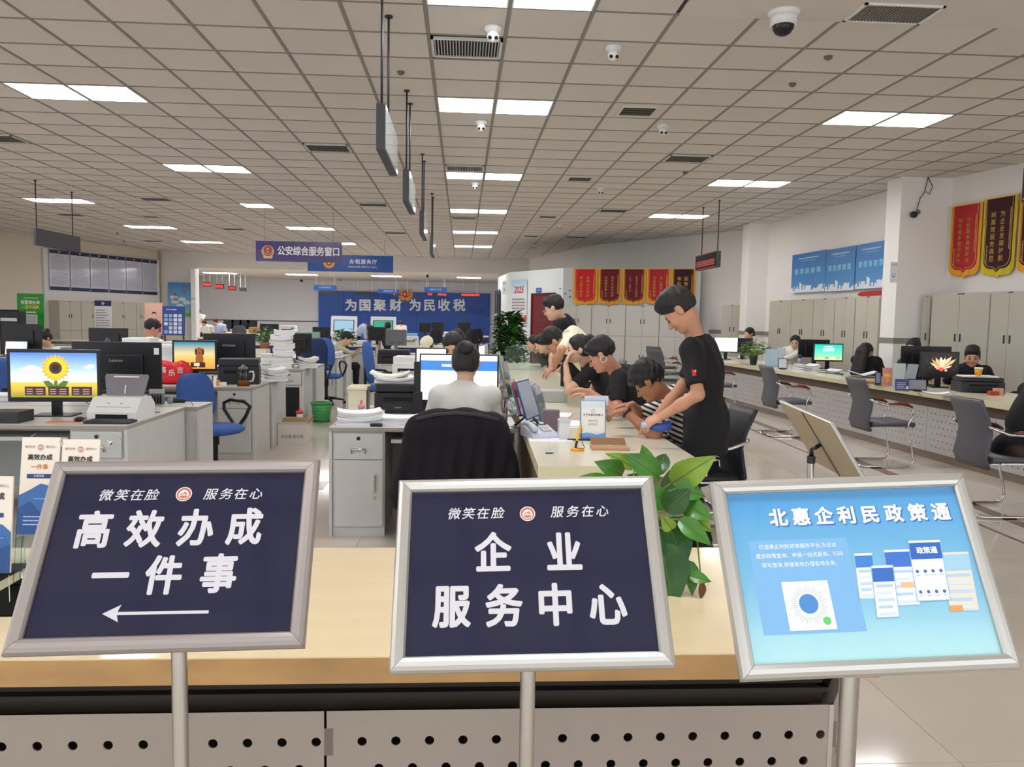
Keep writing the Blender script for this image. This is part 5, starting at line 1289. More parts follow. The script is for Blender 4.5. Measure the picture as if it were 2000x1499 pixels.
# coat-covered chair with the clerk
def coat_chair():
    x, y = PX(896, 4.98), 4.98
    office_chair('black swivel chair covered by a hanging dark coat', x, y+.26, rad(0), 'black_leather', 'black swivel chairs', back_h=.34, seat_h=.44, arms=False)
    F = Field((-.45, -.28, .1), (.45, .25, 1.05), .010)
    F.ell((0, 0, .79), (.30, .075, .12), k=.03); F.cone((-.21, 0, .80), (.21, 0, .80), .08, .08, .05); F.ell((0, .0, .60), (.30, .085, .26), k=.05); F.ell((0, .01, .38), (.345, .11, .30), k=.06)
    F.cone((-.27, 0, .74), (-.355, .01, .36), .06, .075, .04); F.cone((.27, 0, .74), (.345, .01, .34), .06, .08, .04)
    R = np.random.RandomState(1); ax = [(F.lo[i]+F.h*np.arange(F.n[i])).astype(np.float32) for i in range(3)]; X, Y, Z = ax[0][:, None, None], ax[1][None, :, None], ax[2][None, None, :]
    F.d = F.d+.010*np.sin(X*62+2*np.sin(Z*5))*np.clip((.95-Z)*2, 0, 1)+.006*np.sin(X*31+Z*9+1); F.cutplane((0, 0, .16), (0, 0, -1))
    t = thing('coat', 'dark coat draped over the chair back of the woman with the bun', 'coat', (x, y+.02, 0)); field_obj(F, 'coat_body', mat('coat_dark', '131118', .9, bump=.25, bscale=120), t, (0, .0, -.03))
    MB().tube([(-.25, -.06, .875), (-.13, -.075, .908), (0, -.08, .918), (.13, -.075, .908), (.25, -.06, .875)], .012, 8).build('collar_seam', t, mat('coat_edge', '37323a', .8))
coat_chair()
# ---- white printers and small things of the central rows
printer('white multifunction printer on the table past the facing woman', PX(805, 9.3), 9.3, D+.0, rad(-4), .40, .36, .30, 'white_plastic', light=True)
printer('low dark printer on the cream drawer table in the middle', PX(770, 12.95), 13.0, D, 0, .5, .4, .22, 'dark_plastic', paper=False)
monitor('monitor with an orange brown picture beside the white printer', PX(830, 9.9), 9.85, D, rad(20), .22, .3, scr_dog, stand=.08, group='lit monitors')
monitor('light grey monitor back in the central far row', PX(774, 16.5), 16.5, D, rad(180), .42, .32, None, stand=.16, frame='grey_plastic', group='dark monitor backs')
potted('leafy green plant in a terracotta pink pot in the middle distance', PX(519, 16.0), 15.9, D, .52, .22, 'c87a6a', 130, 3, .09, .20, lw=.09)
t = thing('flower_box', 'cream box stand carrying the plant with the pink pot', 'box', (PX(519, 16.0), 15.45, D)); MB().box(-.16, .2, -.15, .2, 0, .1, .01).build('body', t, M('cream_plastic'))
t['label'] = 'cream box on the desk in front of the plant with the pink pot'; t.location.y = 15.3
potted('spiky dark plant behind the beige dressed man', PX(674, 17.2), 17.2, D, .50, .2, '4a4a4a', 120, 5, .08, .15, 'leaf_dark', lw=.12)
# ---- the service counter with four visitors: things on it
CT = .76
telephone('pale blue desk phone at the near end of the central counter', PX(1057, 5.05), 5.05, CT, rad(18))
telephone('second desk phone farther along the central counter', PX(1018, 6.6), 6.55, CT, rad(10))
o = MB().box(-.13, .13, -.09, .09, 0, .0025).build('clipboard_sheet', None, M('paper')); tag(o, 'white sheet lying under the near desk phone', 'paper'); o.location = (PX(1080, 4.95), 4.93, CT); o.rotation_euler.z = -.05
def acrylic_stand(label, x, y, z, rz, w, h, lean=.25, card=None, back='3f7fc4', group='acrylic notice stands', art=None):
    t = thing('notice_stand', label, 'notice stand', (x, y, z), rz, group); T = Matrix.Translation((0, 0, .006)) @ Matrix.Rotation(-lean, 4, 'X')
    b = MB(); b.T = T; b.box(-w/2, w/2, -.0015, .0015, 0, h); b.build('acrylic_front', t, M('acrylic'))
    if card:
        c = MB(); c.T = T; c.box(-w/2+.004, w/2-.004, .002, .004, .003, h-.006); c = c.build('card', t, ink(card, .4))
        if art: a = MB(); art(a, w, h); a = a.build('card_print', c, fixn=False); a.matrix_local = T @ Matrix.Translation((0, -.0018, 0)) @ Matrix.Rotation(rad(90), 4, 'X')
    b = MB(); b.T = T; b.box(-w/2, w/2, .006, .008, 0, h*.97); b.build('back_plate', t, ink(back, .3) if back else M('acrylic'))
    MB().box(-w/2, w/2, -.03, .07, 0, .004).build('foot_plate', t, M('acrylic') if not back else ink(back, .3))
    return t
def art_service(a, w, h):
    a.use(ink('dcecf4')).rect(-w*.46, w*.46, h*.03, h*.97, .0004); a.use(ink('f3f1e6')).rect(-w*.42, w*.42, h*.16, h*.80, .0008)
    a.use(ink('7fa8d6')).flat([(-w*.48, 0), (w*.48, 0), (w*.48, h*.14), (w*.15, h*.08), (-w*.2, h*.13), (-w*.48, h*.10)], .001)
    textlocal(a, '办不成事反映窗口', w*.095, ink('3a4a6a'), 0, h*.60, .0013, bold=.02); textlocal(a, '服务热线', w*.09, ink('6a86b0'), 0, h*.44, .0013); textlocal(a, '监督电话', w*.09, ink('6a86b0'), 0, h*.35, .0013)
    a.use(ink('8a9ab0')); n = 14; a.tube([(w*.06*math.cos(2*PI*i/n), h*.71+w*.06*math.sin(2*PI*i/n), .0015) for i in range(n)], w*.008, 4, True)
acrylic_stand('upright notice stand with blue frame and cream service card before the second man', PX(1168, 4.9), 4.98, CT, rad(-2), .162, .235, .12, 'f2f0e6', '4f88c8', art=art_service)
o = MB().box(-.075, .075, .0, .003, 0, .06).build('top_card', None, mat('pale_card', 'd6dcee', .4)); tag(o, 'pale blue card sticking out above the blue framed notice stand', 'card'); o.location = (PX(1169, 5.02), 5.02, CT+.205)
t = thing('card_box', 'frosted white box standing behind the yellow pen', 'box', (PX(1106, 4.98), 4.98, CT)); MB().box(-.033, .033, -.05, .05, 0, .115, .002).build('box_body', t, mat('frost_white', 'd9dadd', .3)); MB().box(-.035, .035, -.052, .052, .10, .119, .002).build('lid', t, mat('frost_white2', 'c9cbd0', .3))
t = thing('pen_on_stand', 'yellow pen standing in its round base with a dark cord', 'pen', (PX(1134, 4.52), 4.52, CT))
MB().lathe([(0, 0), (.040, 0), (.036, .012), (.012, .016), (0, .016)], n=24).build('base', t, ink('e8a01c')); MB().cyl((-.012, 0, .014), (-.004, 0, .055), .0065, .0075, n=10).build('grip', t, M('black_plastic')); MB().cyl((-.004, 0, .055), (.016, .0, .145), .0075, n=10).build('barrel', t, ink('f2b21e')); MB().tube([(.016, 0, .145), (.022, 0, .12), (.020, 0, .08), (.028, 0, .04), (.042, .0, .015), (.02, -.02, .014), (-.015, -.01, .018)], .0022, 5).build('cord', t, M('dark_plastic'))
t = thing('mini_stand', 'tiny empty clear acrylic card holder near the corner of the central counter', 'card holder', (PX(1078, 4.42), 4.42, CT)); MB().box(-.022, .022, -.02, .02, 0, .028, .002).build('block', t, M('acrylic')); MB().box(-.001, .002, -.001, .001, .028, .10).build('stem', t, M('acrylic'))
def envelope():
    t = thing('paper_bag', 'flat brown kraft envelope with open flap on the central counter', 'envelope', (PX(1197, 4.60), 4.60, CT), rad(-3)); k = mat('kraft', 'b58f68', .75, var=.05); k2 = mat('kraft_dark', '8a654a', .75)
    MB().box(-.108, .108, -.075, .06, 0, .014, .004).build('body', t, k); b = MB(); b.T = Matrix.Translation((0, .045, .012)) @ Matrix.Rotation(rad(28), 4, 'X'); b.prism([(-.105, 0), (.105, 0), (.10, .07), (-.10, .07)], 0, .002, 'z'); b.build('flap', t, k2); MB().box(-.012, .012, -.004, .002, .014, .016).build('slot', t, ink('e9dcc8'))
envelope()
paper_pile('white form sheets in front of the second visitor', PX(1108, 5.6), 5.6, CT, .36, .3, 2, .2, .004, 51, 'papers on the central counter', 0, .03)
paper_pile('loose white pages held by the second visitor', PX(1090, 6.0), 6.15, CT, .3, .3, 2, -.3, .004, 52, 'papers on the central counter', 0, .03)
o = MB().box(-.08, .08, -.006, .006, 0, .01, .003).build('ball_pen', None, M('black_plastic')); tag(o, 'black pen lying right of the frosted box', 'pen'); o.location = (PX(1137, 4.95), 4.9, CT); o.rotation_euler.z = -.05
o = MB().box(-.14, .14, -.11, .11, 0, .10, .004).build('grey_carton', None, mat('carton_grey', 'aeb2b0', .6)); tag(o, 'light grey box on the counter before the bending man', 'box'); o.location = (PX(1078, 7.2), 7.25, CT)
t = thing('tablet_stand', 'tablet display seen nearly edge-on leaning on a black leg on the counter', 'display', (PX(1040, 5.45), 5.5, CT), rad(70)); b = MB(); b.T = Matrix.Translation((0, -.02, .06)) @ Matrix.Rotation(rad(-18), 4, 'X'); b.box(-.16, .16, -.006, .006, 0, .27, .003); b.build('slab', t, mat('slab_blue', '34518c', .3)); c = MB(); c.T = b.T; c.box(-.15, .15, -.0085, -.006, .01, .26); c.build('screen_glass', t, mat('glass_grey', 'a9b4c6', .1)); MB().tube([(0, .02, .08), (0, .11, .002)], .008, 6).tube([(0, -.01, .08), (0, -.08, .002)], .008, 6).build('leg', t, M('black_plastic')); MB().box(-.07, .07, -.1, .12, 0, .004).build('foot', t, M('dark_plastic'))
def folder(label, x, y, rz, cols, z=CT):
    t = thing('brochure_rack', label, 'brochure rack', (x, y, z), rz, 'clear brochure racks'); T = Matrix.Rotation(rad(-16), 4, 'X')
    b = MB(); b.T = T; b.box(-.11, .11, -.03, -.028, 0, .20).box(-.11, .11, .028, .03, 0, .30).box(-.11, -.108, -.03, .03, 0, .24).box(.108, .11, -.03, .03, 0, .24); b.build('acrylic_pocket', t, M('acrylic'))
    for k, c in enumerate(cols): b = MB(); b.T = T; b.box(-.098, .098, -.024+k*.009, -.021+k*.009, .004, .26+.008*k); b.build('leaflet', t, ink(c, .5))
    MB().box(-.11, .11, -.06, .09, 0, .004).build('foot_plate', t, M('acrylic'))
folder('clear leaflet rack with grey and white leaflets beside the near phone', PX(1066, 5.75), 5.8, rad(75), ['c9cbd6', 'e4e6ee', 'b9bcc9', 'd9dbe6'])
folder('clear leaflet rack with pink strip behind the tablet display', PX(1018, 6.2), 6.2, rad(80), ['c23a5a', 'e4d6e0', 'd0d6e0'])
o = MB().box(-.05, .05, -.03, .03, 0, .14, .003).build('brochure_block', None, mat('maroon_grey', '7a6470', .4)); tag(o, 'upright maroon grey brochure block right of the leaflet rack', 'brochures'); o.location = (PX(1082, 5.3), 5.32, CT)
for k, (px, y, l) in enumerate(((1003, 7.2, 'third'), (993, 8.2, 'fourth'), (986, 9.3, 'farthest'))):
    acrylic_stand('clear acrylic notice stand, %s along the staff edge of the counter' % l, PX(px, y), y, CT, rad(78), .25, .36, .2, 'dfe6ea', None)
monitor('thin monitor edge seen beyond the leaflet racks', .22, 9.3, D, rad(80), .46, .3, scr_plain('dfe8ef', .7), stand=.14, group='lit monitors')
for k, (px, y, l) in enumerate(((985, 7.6, 'nearer'), (975, 8.8, 'farther'))): telephone('%s small desk phone beyond the leaflet racks' % l, PX(px+25, y), y, CT, rad(20), 'b9bfc4')
o = MB().box(-.05, .05, -.035, .035, 0, .012, .003).build('wallet', None, ink('a8234a')); tag(o, 'crimson wallet held by the seated far pair', 'wallet'); o.location = (PX(1033, 9.1), 9.05, CT)
# grey partition glass sloping at the end of the counter
t = thing('clear_screen', 'pale green glass screen at the far end of the central counter', 'screen', (.62, 11.6, CT)); MB().prism([(0, 0), (.0, .34), (.30, .36), (.62, .18), (.64, 0)], .0, .008, 'y').build('glass', t, mat('green_glass', 'e2f2ea', .05, trans=.95, ior=1.06)); MB().box(-.01, .66, -.02, .03, -.0, .012).build('foot', t, M('steel'))
# ================================================================ HUNG FROM THE CEILING
mat('box_grey', '3b3d42', .5)
mat('box_face', 'c9d6dc', .08, coat=.6)
def light_box(label, x, y0, y1, z0, z1, side=1, face='box_face', body='box_grey', th=.045, group='hanging display boxes', front=None):
    """thin box running along Y, its face on the +X (side=1) or -X side, hung on two rods"""
    t = thing('hanging_display', label, 'hanging sign', (x, y0, z0), 0, group); L, h = y1-y0, z1-z0
    b = MB().box(-th/2, th/2, 0, L, 0, h, .003).build('housing', t, M(body))
    MB().box(side*th/2, side*(th/2+.004), .012, L-.012, .012, h-.012).build('face_panel', t, M(face))
    if front: front(t, L, h, side, th)
    for yy in (.06, .55 if L < 1.04 and side > 0 else L-.25):
        MB().tube([(0, yy, h), (0, yy, ZC-z0)], .009, 6).build('hanging_rod', t, M('dark_plastic'))
        MB().cyl((0, yy, ZC-z0-.012), (0, yy, ZC-z0), .03, n=10).build('rod_plate', t, M('dark_plastic'))
    return t
for k, (y, w) in enumerate(((5.65, 'nearest and largest of the central row'), (8.1, 'second of the central row'), (11.2, 'third of the central row'), (14.7, 'fourth and farthest of the central row'))):
    light_box('thin dark hanging light box with pale face, '+w, -.565, y, y+1.02, 2.62, 2.93, th=.062)
light_box('plain dark grey hanging box at the far left', -7.25, 14.4, 16.0, 2.60, 2.89, 1, 'box_grey')
def led_red(t, L, h, side, th):
    m = MB(); x = side*(th/2+.0045)
    m.use(glow('c2362c', .5))
    R = random.Random(3)
    for r_ in range(3):
        y = .08
        while y < L-.1: w = R.uniform(.02, .05); m.add([(x, y, h*(.2+.13*r_)), (x, y+w, h*(.2+.13*r_)), (x, y+w, h*(.29+.13*r_)), (x, y, h*(.29+.13*r_))], [(0, 1, 2, 3)]); y += w+.012
    m.use(ink('a8202c')).box(x, x+side*.001, .01, L-.01, .0, .02).box(x, x+side*.001, .01, L-.01, h-.02, h)
    m.build('red_rows', t)['kind'] = 'stuff'
light_box('hanging red LED display box on the right, seen at an angle', 4.62, 14.6, 15.9, 2.49, 2.78, -1, 'slot', 'dark_plastic', .09, front=led_red)
def led_edge(t, L, h, side, th):
    x = side*(th/2+.0045); MB().use(glow('ff1f3a', 1.0)).box(x, x+side*.002, .03, .04, .02, h-.02).box(x, x+side*.002, .03, L-.03, .02, .03).build('red_line', t)
light_box('black hanging LED display cut by the right picture edge', 5.06, 6.1, 7.15, 2.62, 2.93, -1, 'slot', 'dark_plastic', .07, front=led_edge)
# wide name boards
def board(label, p0, p1, z0, z1, y, m, build, rods=True):
    t = thing('hanging_board', label, 'hanging sign', ((p0+p1)/2, y, z0), 0, 'hanging name boards'); w, h = p1-p0, z1-z0
    MB().box(-w/2, w/2, -.03, .03, 0, h, .004).build('panel', t, m); build(t, w, h)
    if rods:
        for sx in (-.4, .4): MB().cyl((sx*w, 0, h), (sx*w, 0, ZC-z0), .003, n=6).build('hanging_wire', t, M('dark_plastic'))
    return t
def bd_police(t, w, h):
    text('公安综合服务窗口', h*.47, ink('f2f0f4'), t, (w*.115, -.032, h*.50), (rad(90), 0, 0), bold=.028, sx=.82)
    e = MB(); x, z = -w*.36, 0; 
    def ring(cx, cz, r, c, d, n=20, ry=None): e.use(ink(c)).add([(cx+r*math.cos(2*PI*i/n), -.031-d, cz+(ry or r)*math.sin(2*PI*i/n)) for i in range(n)], [list(range(n))])
    cz = h*.5
    for sx in (-1, 1):
        for k in range(7):
            a = rad(-80+k*24); ring(x+sx*math.cos(a)*h*.27, cz+math.sin(a)*h*.26-.01, h*.055, 'e0b48a', .0005, 8)
    e.use(ink('e9c08a')).add([(x-h*.2, -.0318, cz-h*.36), (x+h*.2, -.0318, cz-h*.36), (x+h*.24, -.0318, cz-h*.24), (x-h*.24, -.0318, cz-h*.24)], [(0, 1, 2, 3)])
    ring(x, cz+h*.04, h*.24, 'd9a878', .001); ring(x, cz+h*.05, h*.20, 'a8323c', .0015); ring(x, cz+h*.12, h*.05, 'f0d08a', .002, 5); ring(x-h*.07, cz+h*.05, h*.03, 'f0d08a', .002, 5); ring(x+h*.07, cz+h*.05, h*.03, 'f0d08a', .002, 5); ring(x, cz-h*.05, h*.09, 'e9c08a', .002, 4, h*.04)
    e.build('emblem', t, fixn=False)
board('purple hanging board with a police emblem reading 公安综合服务窗口', -4.21, -2.48, 2.575, 2.985, 17, mat('board_purple', '43367a', .2, coat=.2), bd_police)
def bd_tax(t, w, h):
    text('办税服务厅', h*.30, ink('e9eef6'), t, (w*.15, -.032, h*.60), (rad(90), 0, 0), bold=.02, spacing=1.25)
    text('TAXPAYER SERVICE HALL', h*.155, ink('d0dcec'), t, (w*.14, -.032, h*.30), (rad(90), 0, 0), bold=.01)
    e = MB(); x, cz = -w*.25, h*.5
    def disc(cx, c_z, r, c, d, n=16, ry=None): e.use(ink(c)).add([(cx+r*math.cos(2*PI*i/n), -.031-d, c_z+(ry or r)*math.sin(2*PI*i/n)) for i in range(n)], [list(range(n))])
    for k in range(12): a = 2*PI*k/12; disc(x+math.cos(a)*h*.27, cz+math.sin(a)*h*.25, h*.08, 'e8b040', .0005, 8)
    disc(x, cz, h*.25, 'e8b040', .001); disc(x, cz+h*.02, h*.19, 'c83c34', .0015); disc(x, cz+h*.02, h*.09, 'f2d070', .002, 5); e.build('emblem', t, fixn=False)
bp_ = AY(601, 500, 24), AY(768, 500, 24)
board('blue hanging board reading TAXPAYER SERVICE HALL behind the purple one', bp_[0].x, bp_[1].x, 2.76, 3.24, 24, mat('board_blue', '1f4f9e', .3), bd_tax)
# ================================================================ CAMERAS AND DETECTORS ON THE CEILING
def dome_cam(label, px, py, big=False, dark=False, r=.055):
    p = G(px, py, ZC); z = ZC
    t = thing('dome_camera', label, 'security camera', (p.x, p.y, z), math.atan2(p.x, -p.y)*0, 'ceiling cameras')
    MB().lathe([(0, 0), (r*1.25, 0), (r*1.25, -.02), (r*.9, -.045), (0, -.045)], n=20).build('mount', t, M('white_plastic'))
    if dark: MB().lathe([(r*1.0, -.04), (r*1.05, -.10), (0, -.10)], n=20).build('housing', t, M('white_plastic')); MB().ell((0, 0, -.10), (r*.85, r*.85, r*.8)).build('dome', t, M('black_plastic'))
    else:
        MB().ell((0, -.01, -.075), (r*.86, r*.86, r*.8)).build('eyeball', t, M('white_plastic'))
        d = Vector((0, -.85, -.5)).normalized(); c = Vector((0, -.01, -.075)); 
        for s_ in (-.42, .42): q = c+Vector((s_*r, 0, 0)); MB().cyl(q+d*r*.45, q+d*r*.83, r*.26, n=10).build('lens', t, M('black_plastic'))
for px, py, l in ((963, 52, 'white eyeball camera above the nearest black vent'), (1198, 90, 'white eyeball camera right of the nearest central lamps'), (940, 236, 'white eyeball camera below the second central lamps'), (1295, 244, 'white eyeball camera near the first square diffuser'), (928, 356, 'small eyeball camera below the third central lamps'), (1173, 366, 'small eyeball camera below the second square diffuser'), (1092, 438, 'tiny eyeball camera before the far diffusers'), (1043, 478, 'tiny eyeball camera near the far right end')):
    dome_cam(l, px, py)
dome_cam('white camera with black dome at the plaster edge', 1531, 22, dark=True, r=.09)
for px, py, l in ((1338, 336, 'small dark detector before the right vent'), (1618, 110, 'small sensor stud among the right tiles'), (1548, 163, 'tiny dark stud on a right tile'), (783, 140, 'tiny pale sensor left of the second lamps'), (229, 455, 'tiny dark detector at the far left'), (242, 471, 'second tiny dark detector at the far left')):
    p = G(px, py, ZC); o = MB().lathe([(0, 0), (.035, 0), (.03, -.02), (.012, -.032), (0, -.032)], n=14).build('smoke_detector', None, mat('detector', '6a625a', .5)); tag(o, l, 'detector'); o.location = (p.x, p.y, ZC)
# wall camera hanging on loose wires on the near column
p = AY(1782, 420, 11.88)
t = thing('wall_camera', 'small dark camera hanging by loose wires on the near column', 'security camera', p); MB().ell((0, -.04, 0), (.055, .05, .05)).build('camera_body', t, M('dark_plastic')); MB().ell((.07, -.03, .04), (.035, .03, .035)).build('bracket_ball', t, M('grey_plastic')); q = AY(1812, 346, 11.88)-p; q.z = ZC-p.z
MB().tube([(0.05, -.01, .04), (.10, -.01, .25), (q.x*.8, -.01, q.z*.6), (q.x, -.01, q.z)], .006, 5).build('wire', t, M('dark_plastic')); MB().tube([(q.x, -.01, q.z), (q.x+.08, -.01, q.z*.75), (q.x+.03, -.01, q.z*.55), (q.x-.02, -.01, q.z*.62)], .006, 5).build('wire', t, M('dark_plastic'))

# ================================================================ PENNANTS
mat('velvet_red', 'b01a20', .7, var=.1, vscale=12); mat('velvet_bright', 'c9161c', .7, var=.08, vscale=12); mat('velvet_dark', '3c0f1a', .8, var=.15, vscale=12); mat('velvet_wine', '6b0f1e', .75, var=.1, vscale=12)
mat('fringe', 'f0a82a', .6, bump=.8, bscale=300, stretch=(1, 1, .1), var=.15, vscale=40); mat('fringe_yellow', 'd9c21e', .6, bump=.8, bscale=300, stretch=(1, 1, .1), var=.15, vscale=40); mat('gold', 'e8c15a', .4)
def pennant(label, a, c, z0, z1, cols, vel, fr='fringe', group='red and gold award pennants', side=''):
    """a, c: plan points of its top edge, left to right"""
    a, c = Vector((a[0], a[1], 0)), Vector((c[0], c[1], 0)); d = (c-a).normalized(); w = (c-a).length; h = z1-z0
    t = thing('pennant', label, 'pennant', ((a.x+c.x)/2, (a.y+c.y)/2, z0), math.atan2(d.y, d.x), group)
    def outline(k, dz):
        e = w/2-k; lo = dz; r = min(w*.22, .14); P = [(-e, h-k*.3), (-e, lo+r)]
        for i in range(1, 5): q = i/4*PI/2; P.append((-e+r*(1-math.cos(q)), lo+r*(1-math.sin(q))))
        P += [(-w*.09, lo), (0, lo-.045), (w*.09, lo)]
        for i in range(0, 4): q = i/4*PI/2; P.append((e-r*(1-math.sin(q)), lo+r*(1-math.cos(q))))
        return P+[(e, lo+r), (e, h-k*.3)]
    MB().prism(outline(0, .05), -.014, -.006, 'y').build('fringe_border', t, M(fr))
    v = MB().prism(outline(w*.085, .14), -.022, -.012, 'y').build('velvet', t, M(vel))
    g = MB(); g.use(M('gold')); P = [(x, -.0235, z) for x, z in outline(w*.115, .165)]
    g.tube(P, .0035, 4); n = len(cols); 
    L = max(len(s) for s in cols[:2]); size = min((h-.42)/(L*1.12), w*.20)
    for i, s in enumerate(cols[:2]):
        for j, ch in enumerate(s):
            me = text_mesh(ch, size, bold=.012); x0, zz = w*(.14-.28*i)-w*.03, h-.19-size*.6-j*((h-.42)/L)
            g.add([(q.co.x+x0, -.0245, q.co.y+zz) for q in me.vertices], [list(p.vertices) for p in me.polygons], False); bpy.data.meshes.remove(me)
    for xx, zt, zb in ((w*.34, h-.16, h*.35), (-w*.32, h*.42, h*.18)):
        z = zt
        while z > zb: g.box(xx-.008, xx+.008, -.0245, -.0235, z-.014, z-.002); z -= .022
    g.build('gold_lettering', v)['kind'] = 'stuff'
    MB().cyl((-w/2-.01, -.012, h-.005), (w/2+.01, -.012, h-.005), .010, n=8).build('top_rod', t, M('gold'))
    return t
pa, pb = Vector((2.6, 21.1, 0)), Vector((5.9, 20.0, 0)); pd = (pb-pa).normalized(); pn = Vector((pd.y, -pd.x, 0)); pn = pn if pn.y < 0 else -pn
def on_part(px, py=600): p = AW(px, py, (pa+pn*.03)[:2], (pb+pn*.03)[:2]); return p
TX = ['助推企业发展', '树立服务典范', '情系企业办实事', '贴心服务暖人心', '', '']
for px0, px1, cols, vel, l in ((1119, 1166, ('助推企业发展', '树立服务典范'), 'velvet_bright', 'bright red award pennant, leftmost on the grey partition'), (1167.5, 1213, ('情系企业办实事', '真诚服务暖人心'), 'velvet_wine', 'wine red award pennant, second on the grey partition'), (1214.5, 1260, ('真情当下为民服务', '工作一丝不苟'), 'velvet_wine', 'wine red award pennant, middle of the partition row'), (1261.5, 1308, ('热心服务企业', '审批高效便捷'), 'velvet_red', 'red award pennant above the standing man, fourth of its row'), (1309.5, 1357, ('服务办事', '审批便捷'), 'velvet_dark', 'dark maroon award pennant partly hidden by the standing man')):
    A_, B_ = on_part(px0), on_part(px1); z1 = on_part(px0, 525).z; z0 = on_part(px0, 600).z
    pennant(l, A_[:2], B_[:2], z0+.02, z1, cols, vel)
wc, wd = (8.5-.04, 4.5), (7.48-.04, 10.7)
for (px0, px1, yt, yb, cols, vel, fr, l) in ((1861, 1921, 404, 547, ('审批服务高效环境', '特写诸多道德高尚'), 'velvet_red', 'fringe', 'red pennant with orange fringe on the right wall'), (1925, 1990, 390, 546, ('为企业发展护航', '树高效服务典范'), 'velvet_dark', 'fringe_yellow', 'dark maroon pennant with yellow fringe on the right wall'), (1996, 2060, 376, 540, ('为民服务', '便民'), 'velvet_dark', 'fringe', 'pennant mostly beyond the right picture edge')):
    A_, B_ = AW(px0, yt, wc, wd), AW(px1, yt, wc, wd); z0 = AW(px0, yb, wc, wd).z; pennant(l, A_[:2], B_[:2], z0, A_.z, cols, vel, fr)
# ================================================================ FILING CABINETS
def cab_line(pxs, line, ztop, base, labels, m='cabinet_grey', off=0, **k):
    for i, (p0, p1) in enumerate(zip(pxs, pxs[1:])):
        if labels[i] is None: continue
        A_, B_ = AW(p0, 620, *line), AW(p1, 620, *line); cabinet(labels[i], A_[:2], B_[:2], ztop, m=m, **k)
fl = ((5.45+pn.x*.5, 20.15+pn.y*.5), (2.6+pn.x*.5, 21.1+pn.y*.5))
cab_line([1097, 1155.5, 1222, 1288, 1352], fl, 1.86, 0, ['grey cabinet at the left end under the bright red pennant', 'two door grey cabinet under the second and third pennants', 'two door grey cabinet left of the standing man', 'two door grey cabinet half hidden by the standing man'], m='cabinet_light', split=1.10)
cabinet('small single door grey cabinet beside the far column', AY(1409, 620, 18.7)[:2], AY(1451, 620, 18.55)[:2], 1.90, depth=.3, doors=2)
rl = ((6.40, 17.0), (6.50, 12.0))
cab_line([1503, 1546, 1589, 1631, 1671, 1718], rl, 1.95, 0, ['grey two door cabinet next to the far column, first of the right row', 'grey two door cabinet, second of the right row', 'grey two door cabinet with hanging keys, third of the right row', 'grey two door cabinet, fourth of the right row', 'grey two door cabinet touching the near column'], depth=.30)
rn = ((6.93, 11.6), (7.72, 7.6))
cab_line([1819, 1934, 2010], rn, 1.965, 0, ['large grey two door cabinet right of the near column', 'grey two door cabinet at the right picture edge'], depth=.36)
cabinet('narrow grey cabinet side between near column and large cabinet', AY(1800, 620, 11.78)[:2], AY(1818, 620, 11.72)[:2], 1.94, depth=.08, doors=1)
# left wall cabinets
ll = ((-10.62, 29.4), (-12.47, 24.2))
cab_line([115, 158, 206], ll, 1.80, 0, ['grey cabinet left of the white notice stand', 'grey cabinet just behind the white notice stand'], split=.9)
cab_line([215, 266, 284], ll, 1.80, 0, ['grey two door cabinet right of the white notice stand', 'narrow grey cabinet behind the red uniform poster'], split=.9)
# ================================================================ POSTERS
def wall_poster(label, a, c, z0, z1, m, build=None, group=None, name='wall_poster', th=.012, cat='poster'):

    a, c = Vector((a[0], a[1], 0)), Vector((c[0], c[1], 0)); d = (c-a).normalized(); w = (c-a).length; h = z1-z0
    t = thing(name, label, cat, ((a.x+c.x)/2, (a.y+c.y)/2, z0), math.atan2(d.y, d.x), group)
    p = MB().box(-w/2, w/2, -th, 0, 0, h).build('sheet', t, m)
    if build:
        b = MB(); b.T = Matrix.Translation((0, -th-.001, 0)) @ Matrix.Rotation(rad(90), 4, 'X'); build(b, w, h); b.build('print', t, fixn=False)['kind'] = 'stuff'
    return t
def pr_rules(b, w, h):
    b.use(ink('232a52')).rect(-w/2, w/2, h*.905, h, .001); b.rect(-w/2, w/2, 0, h*.085, .001)
    b.use(ink('d9b0a0')).disc(0, h*.95, h*.028, .002, 10); smallprint(b, ink('8a8fa6'), -w*.42, w*.42, h*.14, h*.82, 22, .002, int(w*1000), .3); b.use(ink('d98a8a')).rect(-w*.25, w*.25, h*.845, h*.86, .002)
lw0, lw1 = (-10.95-.14+.0, 30.3), (-13.3-.0, 23.5)
lwp = ((-10.99+.12, 30.0), (-13.34+.14, 23.2))
A_, B_ = AW(88, 600, *lwp), AW(312, 600, *lwp)
o = MB(); dd = (B_-A_); dd.z = 0; dd.normalize(); nn = Vector((dd.y, -dd.x, 0)); o.prism([A_[:2], B_[:2], (B_-nn*.06)[:2], (A_-nn*.06)[:2]], 0, 3.35); struct(o.build('wall_left_panel', m=mat('panel_white', 'e2dedb', .6)))
lq = ((lwp[0][0]+nn.x*.02, lwp[0][1]+nn.y*.02), (lwp[1][0]+nn.x*.02, lwp[1][1]+nn.y*.02))
for k, (x0, x1) in enumerate(((95, 134), (136.5, 173.5), (175.5, 209), (211.5, 244), (245.5, 275.5), (277, 305.5))):
    A_, B_ = AW(x0, 490, *lq), AW(x1, 490, *lq); zt = AW(x0, 486.5+(x0-95)*.108, *lq).z; zb = AW(x0, 566+(x0-95)*.05, *lq).z
    wall_poster('white rule board with navy head and foot, %s of six on the left wall' % ('first', 'second', 'third', 'fourth', 'fifth', 'sixth')[k], A_[:2], B_[:2], zb, zt, mat('board_paper', 'c9cbd9', .15, coat=.4), pr_rules, 'navy headed rule boards')
